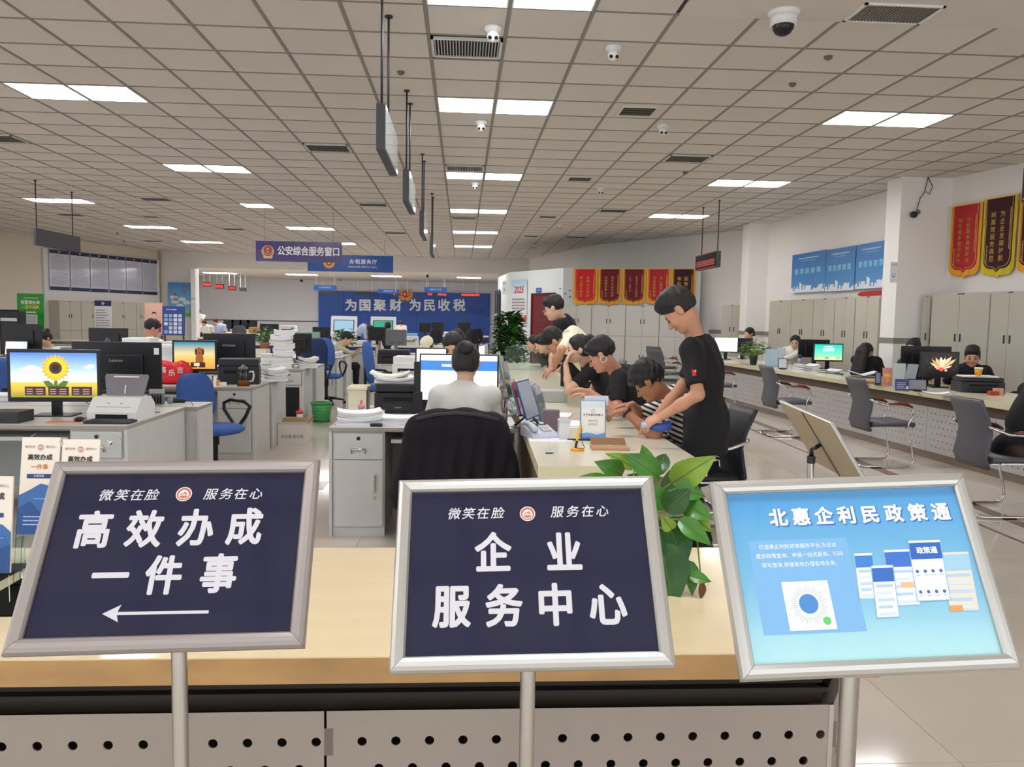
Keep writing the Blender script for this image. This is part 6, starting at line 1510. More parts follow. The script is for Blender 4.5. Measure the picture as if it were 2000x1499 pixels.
# green poster stand, notice stands
def stand_poster(label, px0, px1, pt, pb, y, m, build, lean=.12, group='leaning poster stands', zb=None):
    A_, B_ = AY(px0, pt, y), AY(px1, pt, y); zb = AY(px0, pb, y).z if zb is None else zb; w = (B_.x-A_.x); h = A_.z-zb
    t = thing('poster_stand', label, 'poster stand', ((A_.x+B_.x)/2, y, 0), 0, group); T = Matrix.Translation((0, 0, zb)) @ Matrix.Rotation(-lean, 4, 'X')
    b = MB(); b.T = T; b.box(-w/2, w/2, 0, .02, 0, h); b.build('board', t, m)
    b = MB(); b.T = T @ Matrix.Translation((0, -.001, 0)) @ Matrix.Rotation(rad(90), 4, 'X'); build(b, w, h); b.build('print', t, fixn=False)['kind'] = 'stuff'
    for sx in (-1, 1): MB().tube([(sx*w*.42, .02, zb+h*.3), (sx*w*.42, .25, 0.01)], .012, 6).tube([(sx*w*.42, .01, zb+.05), (sx*w*.42, -.02, .01)], .012, 6).build('leg', t, M('dark_plastic'))
    return t
def pr_green(b, w, h):
    b.use(ink('f4e9a0')).rect(-w*.25, w*.3, h*.87, h*.89, .001); b.use(ink('2fae2f')); textlocal(b, '有疑难处来', h*.115, ink('f4f6ee'), 0, h*.76, .002, bold=.03, sx=.85); textlocal(b, '一次不用跑', h*.105, ink('ffe23a'), 0, h*.635, .002, bold=.03, sx=.85)
    b.use(ink('e4f4d8')).rect(-w*.2, w*.22, h*.49, h*.53, .002); b.use(ink('e6e8e0')).rect(-w*.26, w*.26, h*.08, h*.45, .002); smallprint(b, ink('9aa89a'), -w*.2, w*.2, h*.12, h*.42, 9, .003, 2); b.use(ink('c9c23a')).rect(-w*.5, w*.5, 0, h*.05, .0015)
stand_poster('bright green poster with white and yellow headline on the left wall', 32, 84, 573, 648, 21.5, mat('poster_green', '1ea32e', .35), pr_green, .02)
def pr_white(b, w, h):
    b.use(ink('2b2c5c')).rect(-w/2, w/2, h*.84, h, .001); b.use(ink('d9a08a')).disc(0, h*.92, h*.045, .002, 10); smallprint(b, ink('8a8c96'), -w*.42, w*.42, h*.1, h*.76, 9, .002, 8)
stand_poster('tall white notice stand with navy head between the left cabinets', 183, 216, 587, 655, 22.5, mat('notice_white', 'dad8d6', .4), pr_white, .05)
def pr_red(b, w, h):
    b.use(ink('e0b3a0')).rect(-w*.45, w*.45, h*.1, h*.96, .0005); b.use(ink('b8262c')).flat([(-w*.3, h*.1), (w*.42, h*.1), (w*.36, h*.42), (w*.1, h*.52), (-w*.05, h*.52), (-w*.28, h*.40)], .001); b.use(ink('e2b496')).disc(w*.02, h*.62, w*.11, .0015, 14, h*.075); b.use(ink('1c1418')).flat([(-w*.1, h*.64), (-w*.09, h*.70), (w*.02, h*.725), (w*.13, h*.70), (w*.14, h*.63), (w*.08, h*.67), (-w*.04, h*.67)], .002); b.use(ink('f2f0ec')).flat([(-w*.03, h*.52), (w*.08, h*.52), (w*.02, h*.44)], .0018)
stand_poster('pink poster stand showing a person in red uniform', 281, 317, 591, 655, 22.8, mat('poster_pink', 'd9a897', .4), pr_red, .05)
def pr_blue(b, w, h):
    b.use(ink('2a52a0')).rect(-w/2, w/2, h*.80, h, .001); textlocal(b, '住宅专项维修', h*.06, ink('e9eef6'), -w*.1, h*.88, .002, bold=.02)
    R = random.Random(8)
    for i in range(4):
        for j in range(5): b.use(ink(R.choice(['d6dff0', '9fb6de', '3f66b0', 'eef0f4']))).rect(-w*.42+i*w*.21, -w*.26+i*w*.21, h*.06+j*h*.14, h*.17+j*h*.14, .0015)
stand_poster('blue poster stand with pale page pictures right of the pink one', 316, 360, 598, 655, 22.0, mat('poster_blue', '2f4f98', .35), pr_blue, .05)
def pr_sky(b, w, h):
    b.use(ink('5fae4a')).rect(-w/2, w/2, 0, h*.16, .0015); b.use(ink('8fd06a')).disc(w*.25, h*.12, w*.2, .002, 14, h*.05)
    for cx, cz in ((-.25, .55), (-.2, .42), (.1, .5), (.3, .4), (0, .3)): b.use(ink('e4eef2')).disc(cx*w, cz*h, w*.17, .0015, 14, h*.06)
    for i, ch in enumerate('幸福养老'): textlocal(b, ch, w*.17, ink('c24a6a'), w*(.2 if i > 1 else -.2), h*(.85-.13*(i % 2))-.0 if i > 1 else h*(.62-.13*i), .0025, bold=.02)
wall_poster('blue sky poster with green ground left of the white pillar', AY(329, 600, 30.2)[:2], AY(374, 600, 30.2)[:2], AY(350, 617, 30.2).z, AY(350, 552, 30.2).z, ramp_mat('sky_poster', [(0, '8ac0de'), (.5, '6aaede'), (1, '2f78b8')], 2, 0, 0, 1.3), pr_sky)
# blue process posters on the right wall
def pr_flow(b, w, h):
    b.use(ink('a8d0ea')).rect(-w*.3, w*.3, h*.86, h*.885, .001); b.use(ink('7ab4de')).rect(-w*.2, w*.2, h*.80, h*.815, .001)
    for i in range(5): b.use(ink('6fb8d8')).rect(-w*.40+i*w*.165, -w*.29+i*w*.165, h*.48, h*.58, .001); b.use(ink('9fe0e0')).rect(-w*.40+i*w*.165, -w*.29+i*w*.165, h*.585, h*.605, .001)
    b.use(ink('e6eef4')); R = random.Random(3); x = -w/2
    while x < w/2-.01: dx = R.uniform(.03, .07); hh = h*R.uniform(.05, .24)*(1.2 if abs(x+w*.2) < w*.15 else .8); b.rect(x, min(x+dx, w/2), 0, hh, .0012); x += dx*.95
for k, (x0, x1, yt, yb) in enumerate(((1549, 1614.5, 499, 573), (1616, 1672.5, 489, 570), (1675, 1736, 479, 565))):
    wl = ((6.93, 12.5), (6.69, 19.0)); A_, B_ = AW(x0, yt, *wl), AW(x1, yt, *wl)
    wall_poster('blue process poster with white skyline, %s of three on the right wall' % ('left', 'middle', 'right')[k], A_[:2], B_[:2], AW(x0, yb, *wl).z, A_.z, ramp_mat('flow_blue', [(0, '5aa0d8'), (.5, '2f78bc'), (1, '2a64a8')], 2, 0, 0, 1.1, rough=.25), pr_flow, 'blue process posters')
A_, B_ = AW(1676, 580, *wl), AW(1735, 578, *wl)
o = MB().prism([(0, .04), (.12, 0), ((B_-A_).length, .0), ((B_-A_).length, .09), (.12, .08)], -.02, 0, 'y').build('red_banner', None, mat('banner_red', 'c22a2e', .5)); tag(o, 'narrow red arrow shaped strip below the blue process posters', 'sign'); o.location = A_; o.rotation_euler.z = math.atan2(B_.y-A_.y, B_.x-A_.x)
def pr_tag(b, w, h): textlocal(b, '意见箱', w*.26, ink('8a88a0'), 0, h*.86, .001); b.use(ink('b8b0d0')).tube([(w*.25*math.cos(k), h*.35+w*.25*math.sin(k), .001) for k in np.linspace(0, 6.0, 12)], .004, 4); b.use(ink('4a4a6a')).disc(0, h*.28, w*.12, .002, 8)
wall_poster('small white notice on the near column corner', AY(1738, 530, 11.88)[:2], AY(1752, 530, 11.88)[:2], AY(1745, 552, 11.88).z, AY(1745, 512, 11.88).z, M('paper'), pr_tag)
# posters and door on the white booth
ba, bb_ = Vector((1.35, 23.6, 0)), Vector((2.6, 21.1, 0)); bd = (bb_-ba).normalized(); bn = Vector((bd.y, -bd.x, 0)); bn = bn if bn.y < 0 else -bn
bl = ((ba+bn*.02)[:2], (bb_+bn*.02)[:2])
def on_b(px, py): return AW(px, py, *bl)
def pr_cal(b, w, h):
    b.use(ink('c23a4a')); textlocal(b, '2025', w*.3, ink('c83a48'), 0, h*.76, .002, bold=.03, shear=.2); smallprint(b, ink('9a8a92'), -w*.42, w*.42, h*.30, h*.58, 4, .002, 4, .5)
    b.use(ink('d8352e')).flat([(-w*.2, h*.05), (w*.48, 0.02*h), (w*.48, h*.20), (w*.35, h*.14), (w*.1, h*.15), (-w*.3, h*.12)], .002); b.use(ink('f0a03a')).disc(w*.2, h*.11, w*.08, .003, 5)
wall_poster('pale blue and red poster on the white booth behind the tall plant', on_b(998.5, 600)[:2], on_b(1029, 600)[:2], on_b(1010, 631).z, on_b(1010, 547).z, ramp_mat('cal_poster', [(0, 'e8e4e6'), (.7, 'dfe6ea'), (1, 'a8cfe4')], 2, 0, 0, 1.2), pr_cal)
def pr_small(b, w, h): textlocal(b, '温馨提示', w*.22, ink('7a8a9a'), 0, h*.8, .001); b.use(ink('9ab4c8')).disc(0, h*.35, w*.2, .001, 10)
wall_poster('small pale notice at the left corner of the white booth', on_b(982, 560)[:2], on_b(990, 560)[:2], on_b(985, 575).z, on_b(985, 549).z, M('paper'), pr_small)
d0, d1 = on_b(1040, 640), on_b(1082, 640); w_ = (d1-d0).xy.length; zt = on_b(1040, 577).z
t = struct(bpy.data.objects.new('door_1', None)); COL.objects.link(t); t.location = (d0.x, d0.y, 0); t.rotation_euler.z = math.atan2(bd.y, bd.x)
mr = mat('door_red', '6e1a22', .4, var=.06, vscale=6); MB().box(0, w_, -.02, .0, .0, zt).build('door_leaf', t, mr); MB().box(-.05, 0, -.04, .0, 0, zt+.05).box(w_, w_+.05, -.04, 0, 0, zt+.05).box(-.05, w_+.05, -.04, 0, zt, zt+.05).build('door_frame', t, mat('door_red2', '571219', .4))
for k in range(4): MB().box(w_*.28, w_*.78, -.032, -.02, 1.15+k*.13, 1.25+k*.13, .006).build('door_panel', t, mr)
MB().cyl((w_*.12, -.02, 1.0), (w_*.12, -.07, 1.0), .025, n=10).build('door_handle', t, M('steel'))
A_, B_ = on_b(1052, 570), on_b(1065, 570)
o = MB().box(-.12, .12, -.012, 0, 0, .13).build('door_sign', None, mat('sign_blue', '3a5ab0', .4)); tag(o, 'small blue plate above the red door', 'sign'); o.location = (A_.x, A_.y, on_b(1055, 574).z+.03); o.rotation_euler.z = math.atan2(bd.y, bd.x)
text('办公室', .07, ink('e0e6f4'), o, (0, -.0135, .065), (rad(90), 0, 0), name='lettering')
# row of dark displays on the receding side of the booth
sa, sb = (1.16-.03, 26.6), (1.36-.03, 23.6)
for k, (x0, l) in enumerate(((968, 'first'), (971.5, 'second'), (975.5, 'third'))):
    A_ = AW(x0, 600, sa, sb); o = MB().box(-.03, .0, -.22, .22, 0, 1.25, .004).build('wall_display', None, M('dark_plastic')); tag(o, 'narrow dark panel on the receding booth side, %s from the left' % l, 'panel', 'dark panels on the booth side'); o.location = (A_.x, A_.y, 1.15)
for k, (px, py) in enumerate(((1094, 564), (1104, 574), (1113, 568), (1113, 580))):
    p = on_part(px, py); o = MB().cyl((0, -.01, 0), (0, 0, 0), .02, n=8).build('wall_hook', None, M('dark_plastic')); tag(o, 'small dark stud on the grey partition left of the pennants, ' + ('farthest left', 'second from the left', 'upper of the right two', 'lowest')[k], 'hook', 'studs on the partition'); o.location = p
# ================================================================ PEOPLE
def mat_stripes():
    m = bpy.data.materials.new('striped_cloth'); m.use_nodes = True; nt = m.node_tree; b = nt.nodes['Principled BSDF']; b.inputs['Roughness'].default_value = .85
    tc = nt.nodes.new('ShaderNodeTexCoord'); mp = nt.nodes.new('ShaderNodeMapping'); mp.inputs['Rotation'].default_value = (0, rad(-22), 0); wv = nt.nodes.new('ShaderNodeTexWave'); wv.bands_direction = 'Z'; wv.inputs['Scale'].default_value = 9.5; wv.inputs['Distortion'].default_value = .4
    cr = nt.nodes.new('ShaderNodeValToRGB'); cr.color_ramp.interpolation = 'CONSTANT'; cr.color_ramp.elements[0].color = lin('16161a'); cr.color_ramp.elements[1].position = .42; cr.color_ramp.elements[1].color = lin('e6e0d8')
    nt.links.new(tc.outputs['Object'], mp.inputs[0]); nt.links.new(mp.outputs[0], wv.inputs[0]); nt.links.new(wv.outputs[0], cr.inputs[0]); nt.links.new(cr.outputs[0], b.inputs['Base Color']); MATS['striped_cloth'] = m
mat_stripes()
mat('pale_shirt', 'cbcac4', .85, bump=.3, bscale=60, var=.04, vscale=9)
mat('dark_pants', '14141a', .85); mat('navy_cloth', '1f2638', .85, bump=.2, bscale=90); mat('light_blue_cloth', 'b9c6e6', .85, bump=.2, bscale=90); mat('beige_cloth', 'b8b49c', .85, bump=.2, bscale=90); mat('brown_pants', '33201c', .6)
def at(px, py, y): p = AY(px, py, y); return (p.x, p.y, p.z)
# standing man in the black T-shirt
t, J = person('man in a black T-shirt with a red sleeve badge standing bowed over the counter', rad(60), at(1380, 815, 4.88), at(1372, 680, 4.92), at(1327, 606, 4.86), (rad(66), rad(48)),
    hands=(at(1289, 816, 4.66), (1.20, 5.02, .86)), seated=False, sc=1.0, res=.0048, hair='fade', width=.20, belly=.98, hem=-.20, sleeve=.80, elbows=(V3(.5, -.6, -.5), None), handdir=(V3(-.85, -.12, -.35), V3(-.7, .1, -.5)), palm=(V3(-.3, .2, -1), V3(0, 0, -1)), curl=(.75, .4), fold=.007, pants='dark_pants', slim=1.10, sl=1.10, neck=.23)
off = J['off']; m0 = (J['sh'][0]*.38+J['E'][0]*.62)-off
# sleeve badge
b = MB(); d = Vector(J['E'][0]-J['sh'][0]).normalized(); n = Vector((-.35, -1, .0)).normalized(); n = (n-d*n.dot(d)).normalized(); s_ = d.cross(n).normalized(); c = Vector(m0)+n*.070
b.use(ink('c8202a')); pts = [c+s_*u*.024-n*(.012*u*u)+d*v*.020 for v in (-1, 1) for u in (-1, -.3, .3, 1)]; b.add([tuple(p) for p in pts], [(0, 1, 5, 4), (1, 2, 6, 5), (2, 3, 7, 6)]); b.use(ink('f0c02a'))
cc = c+n*.0015-s_*.010-d*.006; b.add([tuple(cc+s_*.006*math.sin(2*PI*k/5+PI*(k % 1))+d*.006*-math.cos(2*PI*k/5)) for k in range(5)], [[0, 1, 2, 3, 4]]); b.build('sleeve_badge', t, fixn=False)
# stubble-short hair on the sides of his head
Fd = Field(J['H']-.16, J['H']+.16, .005); Fd.ell(J['hp'](0, -.022, .020), V3(.084, .104, .096), J['HM'], k=.01); Fd.ell(J['hp'](0, .105, -.06), V3(.10, .10, .10), J['HM'], k=.01, sub=True); Fd.ell(J['hp'](0, -.0, -.130), V3(.13, .19, .098), J['HM'], k=.02, sub=True); field_obj(Fd, 'shaved_hair', mat('stubble', '302624', .8), t, off)
w0 = Vector(J['W'][0]); o = MB(); a_ = w0+Vector((-.06, -.01, -.055)); o.use(mat('cover_blue', '2f4f9a', .4)).tube([a_+Vector((.12, 0, .015)), a_+Vector((.05, -.01, -.005)), a_], [.028, .026, .020], 12); o.use(mat('cover_pale', 'a9c0e0', .5)).tube([a_, a_+Vector((-.05, .01, .012))], [.026, .016], 12)
o = o.build('phone_case', None); tag(o, 'blue wrapped object in the hand of the standing man', 'pouch')
# striped man
t, J = person('seated man in a black and white striped top bent low over the counter', rad(72), (1.66, 5.45, .53), at(1318, 782, 5.38), at(1268, 745, 5.30), (rad(64), rad(40)),
    hands=(at(1220, 803, 5.12), at(1235, 790, 5.5)), res=.0055, hair='mop', shirt='striped_cloth', hem=.04, skin='skin_brown', width=.195, sleeve=.85, elbows=(V3(.1, -.7, -.9), V3(.2, .8, -.4)), handdir=(V3(-1, -.1, -.12), V3(-1, 0, -.1)), palm=(V3(-.2, 0, -1), None), curl=(.8, .4), fold=.004, pants='dark_pants')
w = Vector(J['W'][0])-Vector(J['off']); e = Vector(J['E'][0])-Vector(J['off']); d = (w-e).normalized(); a = d.orthogonal().normalized(); bb2 = d.cross(a)
for k in range(12): q = 2*PI*k/12; MB().ell(tuple(w-d*.02+(a*math.cos(q)+bb2*math.sin(q))*.031), (.0085,)*3, 8, 6).build('bracelet_bead', t, M('black_plastic'))
visitor_chair('dark padded chrome chair of the striped man, right behind the standing man', 1.66, 5.47, rad(92), 'black_leather', 'dark_plastic')
# second man in black
t, J = person('seated man in a black T-shirt with a white mask loop, reading white pages', rad(74), (1.72, 6.35, .53), at(1212, 735, 6.22), at(1175, 693, 6.15), (rad(70), rad(30)),
    hands=(at(1150, 765, 5.95), at(1148, 772, 6.35)), res=.0058, hair='short', width=.205, sleeve=.75, elbows=(V3(.3, -.6, -.9), V3(.2, .6, -.8)), handdir=(V3(-1, 0, .25), V3(-1, 0, .1)), curl=(.6, .5), pants='dark_pants', skin='skin')
MB().tube([tuple(Vector(J['hp'](-.088, -.012+.022*math.cos(k), -.040+.022*math.sin(k)))-Vector(J['off'])) for k in np.linspace(0, 6.28, 14)], .0022, 5, True).build('mask_loop', t, M('paper'))
visitor_chair('chrome chair under the man reading white pages', 1.74, 6.37, rad(88), 'black_leather', 'dark_plastic')
# woman with bun at the counter
person('woman in black with a gathered bun resting her chin on her hand', rad(82), (1.68, 7.15, .54), at(1152, 722, 7.08), at(1129, 682, 7.0), (rad(92), rad(4)),
    hands=(at(1105, 712, 6.95), (1.15, 7.3, .80)), res=.007, hair='bun', width=.175, sleeve=.7, elbows=(V3(-.3, -.5, -1.2), V3(.2, .6, -.8)), handdir=(V3(.3, 0, 1), None), palm=(V3(1, 0, 0), None), curl=(.5, .4), skin='skin_light', sc=.95, pants='dark_pants')
visitor_chair('chrome chair under the woman with the bun at the counter', 1.72, 7.17, rad(88), 'black_leather', 'dark_plastic')
person('man in a cream T-shirt bending deeply over the counter', rad(76), at(1162, 728, 8.1), at(1112, 655, 8.0), at(1082, 667, 7.9), (rad(80), rad(52)),
    hands=(at(1082, 718, 7.75), at(1076, 718, 8.1)), seated=False, res=.007, hair='short', shirt='cream_cloth', width=.20, sleeve=.98, elbows=(V3(0, -.5, .2), V3(0, .6, .2)), handdir=(V3(-.6, -.1, -.5), V3(-.6, .1, -.5)), hem=-.06, pants='dark_pants', feet=[(1.78, 7.95, .08), (1.82, 8.22, .08)])
t, J = person('tall man in black with glasses standing beyond the bending man', rad(72), at(1120, 722, 8.95), at(1106, 628, 8.9), at(1082, 602, 8.8), (rad(70), rad(18)),
    hands=((1.35, 8.6, .85), (1.3, 9.0, .85)), seated=False, res=.007, hair='short', width=.20, sleeve=.8, hem=-.18, pants='dark_pants', skin='skin_light')
for sx in (-1, 1): MB().tube([tuple(Vector(J['hp'](sx*.031+.021*math.cos(k), .104, -.008+.018*math.sin(k)))-Vector(J['off'])) for k in np.linspace(0, 6.28, 14)], .0018, 5, True).tube([tuple(Vector(J['hp'](sx*.052, .102, -.004))-Vector(J['off'])), tuple(Vector(J['hp'](sx*.080, .0, -.0))-Vector(J['off']))], .0018, 5).build('glasses_rim', t, M('steel'))
person('farther of the seated pair in black, face turned to the counter', rad(100), (1.98, 12.6, .54), at(1051, 700, 12.5), at(1042, 671, 12.4), (rad(105), rad(12)), hands=((1.5, 12.2, .83), (1.45, 12.5, .82)), res=.009, hair='bob', width=.17, sc=.95, skin='skin_light', pants='dark_pants')
person('nearer of the seated pair in black holding a crimson wallet', rad(85), (2.02, 11.7, .54), at(1072, 700, 11.6), at(1060, 672, 11.5), (rad(88), rad(25)), hands=((1.42, 11.2, .86), (1.42, 11.5, .84)), res=.009, hair='short', width=.19, skin='skin_light', pants='dark_pants')
wl_ = [o for o in bpy.data.objects if o.get('category') == 'wallet'][0]; wl_.location = (1.30, 11.3, CT)
visitor_chair('chrome chair under the nearer of the seated pair', 2.06, 11.72, rad(88)); visitor_chair('chrome chair under the farther of the seated pair', 2.02, 12.62, rad(92))
# ---- clerks in the middle
person('clerk with a dark bun in a grey shirt seen from behind', rad(0), (PX(905, 5.2), 5.17, .50), at(909, 757, 5.24), at(910, 709, 5.33), (rad(-4), rad(12)),
    hands=((-.17, 5.60, .79), (.17, 5.60, .79)), res=.0055, hair='bun', shirt='pale_shirt', width=.182, sleeve=1.85, collar=True, skin='skin_light', fold=.007, belly=1.0, pants='dark_pants', elbows=(V3(-.45, -.3, -.9), V3(.45, -.3, -.9)))
person('woman facing us, mostly hidden behind the web page monitor', rad(178), (PX(885, 7.3), 7.32, .50), (PX(886, 7.3), 7.34, 1.08), at(884, 677, 7.22), (rad(170), rad(26)), hands=((.1, 6.95, .79), (-.25, 6.95, .79)), res=.0065, hair='bob', shirt='white_cloth', width=.17, sc=.96, skin='skin_light')
office_chair('blue chair of the woman facing us behind the monitors', PX(885, 7.5), 7.45, rad(178))
person('woman in a cream cap looking down at the middle desks', rad(200), (PX(838, 11.2), 11.2, .50), (PX(838, 11.1), 11.1, 1.0), at(834, 676, 11.0), (rad(160), rad(35)), hands=((-.7, 10.75, .8), (-.35, 10.75, .8)), res=.008, hair='cap', shirt='white_cloth', width=.17, sc=.95, skin='skin_light')
person('dark haired clerk just above the head of the bun clerk', rad(10), (PX(893, 8.7), 8.68, .50), (PX(893, 8.7), 8.7, 1.03), at(893, 668, 8.72), (rad(0), rad(15)), res=.008, hair='bun', shirt='navy_cloth', width=.17, sc=.95)
person('man in beige seen in profile working at the white-sided desk', rad(-80), (PX(652, 16.2), 16.25, .50), at(662, 684, 16.1), at(677, 662, 16.05), (rad(-88), rad(22)), hands=((PX(700, 16.1), 16.0, .82), (PX(703, 16.1), 16.3, .82)), res=.008, hair='short', shirt='beige_cloth', width=.2, sleeve=1.8, collar=True, skin='skin_light')
person('person in a light blue shirt bending right before the blue wall', rad(-80), (PX(698, 24.5), 24.5, .95), at(712, 637, 24.5), at(722, 645, 24.4), (rad(-85), rad(45)), hands=((PX(722, 24.5), 24.3, .85), (PX(722, 24.5), 24.6, .85)), seated=False, res=.012, hair='short', shirt='light_blue_cloth', width=.2, sleeve=1.5, hem=-.05)
person('dark dressed person seen from behind before the green kiosk screen', rad(0), (PX(757, 22.8), 22.8, .5), (PX(757, 22.8), 22.8, 1.08), at(757, 639, 22.8), (rad(20), 0), res=.012, hair='short', shirt='navy_cloth', width=.2)
person('person with bowed head before the blue wall, beyond the green kiosk', rad(180), (PX(783, 34), 34, .55), (PX(783, 34), 34, 1.12), at(783, 634, 34), (rad(200), rad(20)), res=.014, hair='short', shirt='white_cloth', width=.2)
# ---- left
person('man in a white polo seen from behind at the left desks', rad(-25), (PX(292, 12.3), 12.3, .52), at(290, 668, 12.4), at(297, 642, 12.5), (rad(-55), rad(22)), hands=((PX(325, 12.7), 12.75, .8), (PX(300, 12.8), 12.9, .8)), res=.0075, hair='short', shirt='white_cloth', width=.22, sleeve=.9, skin='skin')
office_chair('blue chair under the man in the white polo', PX(290, 12.1), 12.2, rad(-20), back_h=.3)
person('woman with a bun in a white top writing at the far left desk', rad(160), (PX(100, 14.75), 14.75, .50), at(100, 688, 14.6), at(87, 661, 14.45), (rad(150), rad(30)), hands=((PX(72, 14.2), 14.1, .82), (PX(86, 14.2), 14.1, .82)), res=.008, hair='bun', shirt='white_cloth', width=.18, sleeve=.5, skin='skin_light')
person('standing clerk in white at the far left of the rear hall', rad(-150), (PX(389, 35), 35, .95), (PX(390, 35), 35, 1.42), at(387, 610, 35), (rad(-170), rad(25)), seated=False, res=.014, hair='short', shirt='white_cloth', width=.2, hands=((PX(384, 34.6), 34.6, .95), (PX(390, 34.6), 34.6, .95)))
person('seated clerk in white, left one in the rear hall', rad(-170), (PX(400, 31), 31.2, .5), (PX(400, 31), 31.2, 1.03), at(399, 633, 31.2), (rad(-170), rad(10)), res=.014, hair='short', shirt='white_cloth', width=.19)
person('seated clerk in white and blue, right one in the rear hall', rad(170), (PX(422, 31), 31.5, .5), (PX(422, 31), 31.5, 1.08), at(421, 630, 31.5), (rad(170), rad(10)), res=.014, hair='short', shirt='light_blue_cloth', width=.19)
# ---- right: clerks behind the long counter
person('clerk in profile behind the green plant on the right counter', rad(100), (PX(1466, 17.0)+.05, 17.0, .5), (PX(1466, 17), 17, 1.06), at(1463, 652, 16.9), (rad(110), rad(10)), res=.009, hair='ponytail', shirt='grey_cloth', width=.18, skin='skin_light')
person('clerk with fringe in a white blouse left of the teal screen', rad(140), (PX(1553, 14.8), 14.8, .5), (PX(1552, 14.7), 14.7, 1.04), at(1553, 669, 14.65), (rad(150), rad(8)), hands=((5.75, 14.5, .82), (5.7, 14.7, .82)), res=.008, hair='ponytail', shirt='white_cloth', width=.18, skin='skin_light', sleeve=1.5)
person('clerk with long black hair in dark clothes turned away', rad(-60), (6.08, 11.55, .5), (PX(1695, 11.5), 11.52, 1.02), at(1692, 688, 11.48), (rad(-70), rad(12)), res=.008, hair='long', shirt='black_cloth', width=.19, sleeve=1.8)
person('clerk hidden behind the black monitor next to the near column', rad(120), (PX(1786, 11.0), 10.9, .5), (PX(1785, 10.9), 10.85, 1.0), at(1783, 680, 10.8), (rad(130), rad(8)), res=.008, hair='bun', shirt='navy_cloth', width=.18, skin='skin_light')
person('older clerk facing us behind the black printer on the right', rad(140), (PX(1902, 9.9), 9.9, .5), (PX(1901, 9.8), 9.8, 1.0), at(1899, 697, 9.75), (rad(150), rad(10)), res=.007, hair='short', shirt='black_cloth', width=.19, skin='skin')
person('visitor in dark clothes at the right picture edge, only partly in view', rad(-90), (4.42, 6.22, .53), (4.68, 6.24, 1.01), (4.82, 6.24, 1.16), (rad(-90), rad(20)), hands=((5.22, 6.05, .80), (5.2, 6.4, .80)), res=.009, hair='short', shirt='black_cloth', width=.20, sleeve=1.85, pants='brown_pants', feet=[(4.74, 6.1, .08), (4.74, 6.34, .08)])
# ---- visitor chairs along the right counter
visitor_chair('chrome visitor chair at the right picture edge under the dark clothed visitor', 4.34, 6.25, rad(-92))
visitor_chair('empty chrome visitor chair with brown arm pads, nearest of the empty ones', 4.50, 8.42, rad(-92))
visitor_chair('empty chrome visitor chair with brown arm pads, second of the empty ones', 4.34, 10.6, rad(-88))
visitor_chair('empty chrome visitor chair partly hidden by the standing man', 4.22, 13.2, rad(-85))
visitor_chair('grey visitor chair before the partition cabinets, near one', PX(1300, 16), 16.0, rad(-60)); visitor_chair('grey visitor chair before the partition cabinets, far one', PX(1292, 18.2), 18.0, rad(-60))
# ================================================================ THINGS ON THE RIGHT COUNTER
def rc(px, y, z=.76): return PX(px, y), y, z
def mon_r(label, px, y, rz, w, h, scr, **k): x, y, z = rc(px, y); return monitor(label, x, y, z, rz, w, h, scr, **k)
mon_r('white lit screen at the far end of the right counter', 1420, 15.7, rad(-12), .46, .30, scr_plain('f6f8f4', .9), stand=.14, group='lit monitors')
mon_r('black monitor back right of the white lit screen', 1452, 16.0, rad(160), .40, .30, None, stand=.12, group='dark monitor backs')
mon_r('monitor with a teal sea wallpaper on the right counter', 1621, 12.75, rad(-6), .47, .29, scr_sea, stand=.13, bezel=.016, group='lit monitors')
mon_r('black monitor back left of the teal screen', 1592, 13.25, rad(176), .52, .30, None, stand=.17, group='dark monitor backs')
mon_r('monitor with an orange burst wallpaper on the right counter', 1840, 9.35, rad(-12), .44, .31, scr_burst, stand=.12, bezel=.016, group='lit monitors')
mon_r('black monitor back left of the orange burst screen', 1812, 9.75, rad(172), .60, .34, None, stand=.14, group='dark monitor backs')
potted('bushy green plant on the right counter', *rc(1475, 13.9), .42, .24, '3a4a3a', 160, 8, .07, .14, lw=.09)
acrylic_stand('tall pale blue leaflet stand beside the bushy plant', *rc(1511, 13.3), rad(-20), .20, .30, .25, 'd0dcee', '8fa8cc')
acrylic_stand('clear sloping display stand beside the bushy plant', *rc(1522, 13.6), rad(-60), .16, .33, .3, 'e6eaf0', None)
def small_tablet(label, px, y, rz, w, h, face, lean=.25):
    x, y, z = rc(px, y); t = thing('tablet_display', label, 'tablet', (x, y, z), rz, 'small counter tablets'); T = Matrix.Translation((0, 0, .012)) @ Matrix.Rotation(-lean, 4, 'X'); b = MB(); b.T = T; b.box(-w/2, w/2, 0, .012, 0, h, .004); b.build('casing', t, M('black_plastic')); c = MB(); c.T = T; c.box(-w/2+.01, w/2-.01, -.0015, .0, .012, h-.012); c.build('screen', t, mat('tab_'+face, face, .2)); MB().box(-.04, .04, -.03, .10, 0, .008, .003).build('foot', t, M('black_plastic')); return t
small_tablet('small white faced tablet in front of the clerk in white', 1533, 12.6, rad(-15), .14, .17, 'c9ced6')
small_tablet('grey faced tablet leaning before the orange burst screen', 1800, 8.75, rad(-14), .20, .13, '8f8d9a')
x, y, z = rc(1566, 13.1); t = thing('thermos', 'purple grey thermos with dark lid before the clerk in white', 'bottle', (x, y, z)); MB().lathe([(0, 0), (.032, 0), (.034, .16), (.0, .16)], n=16).build('bottle_body', t, mat('thermos', '8f86a8', .3)); MB().lathe([(0, .16), (.030, .16), (.028, .20), (.012, .22), (0, .22)], n=16).build('lid', t, M('dark_plastic'))
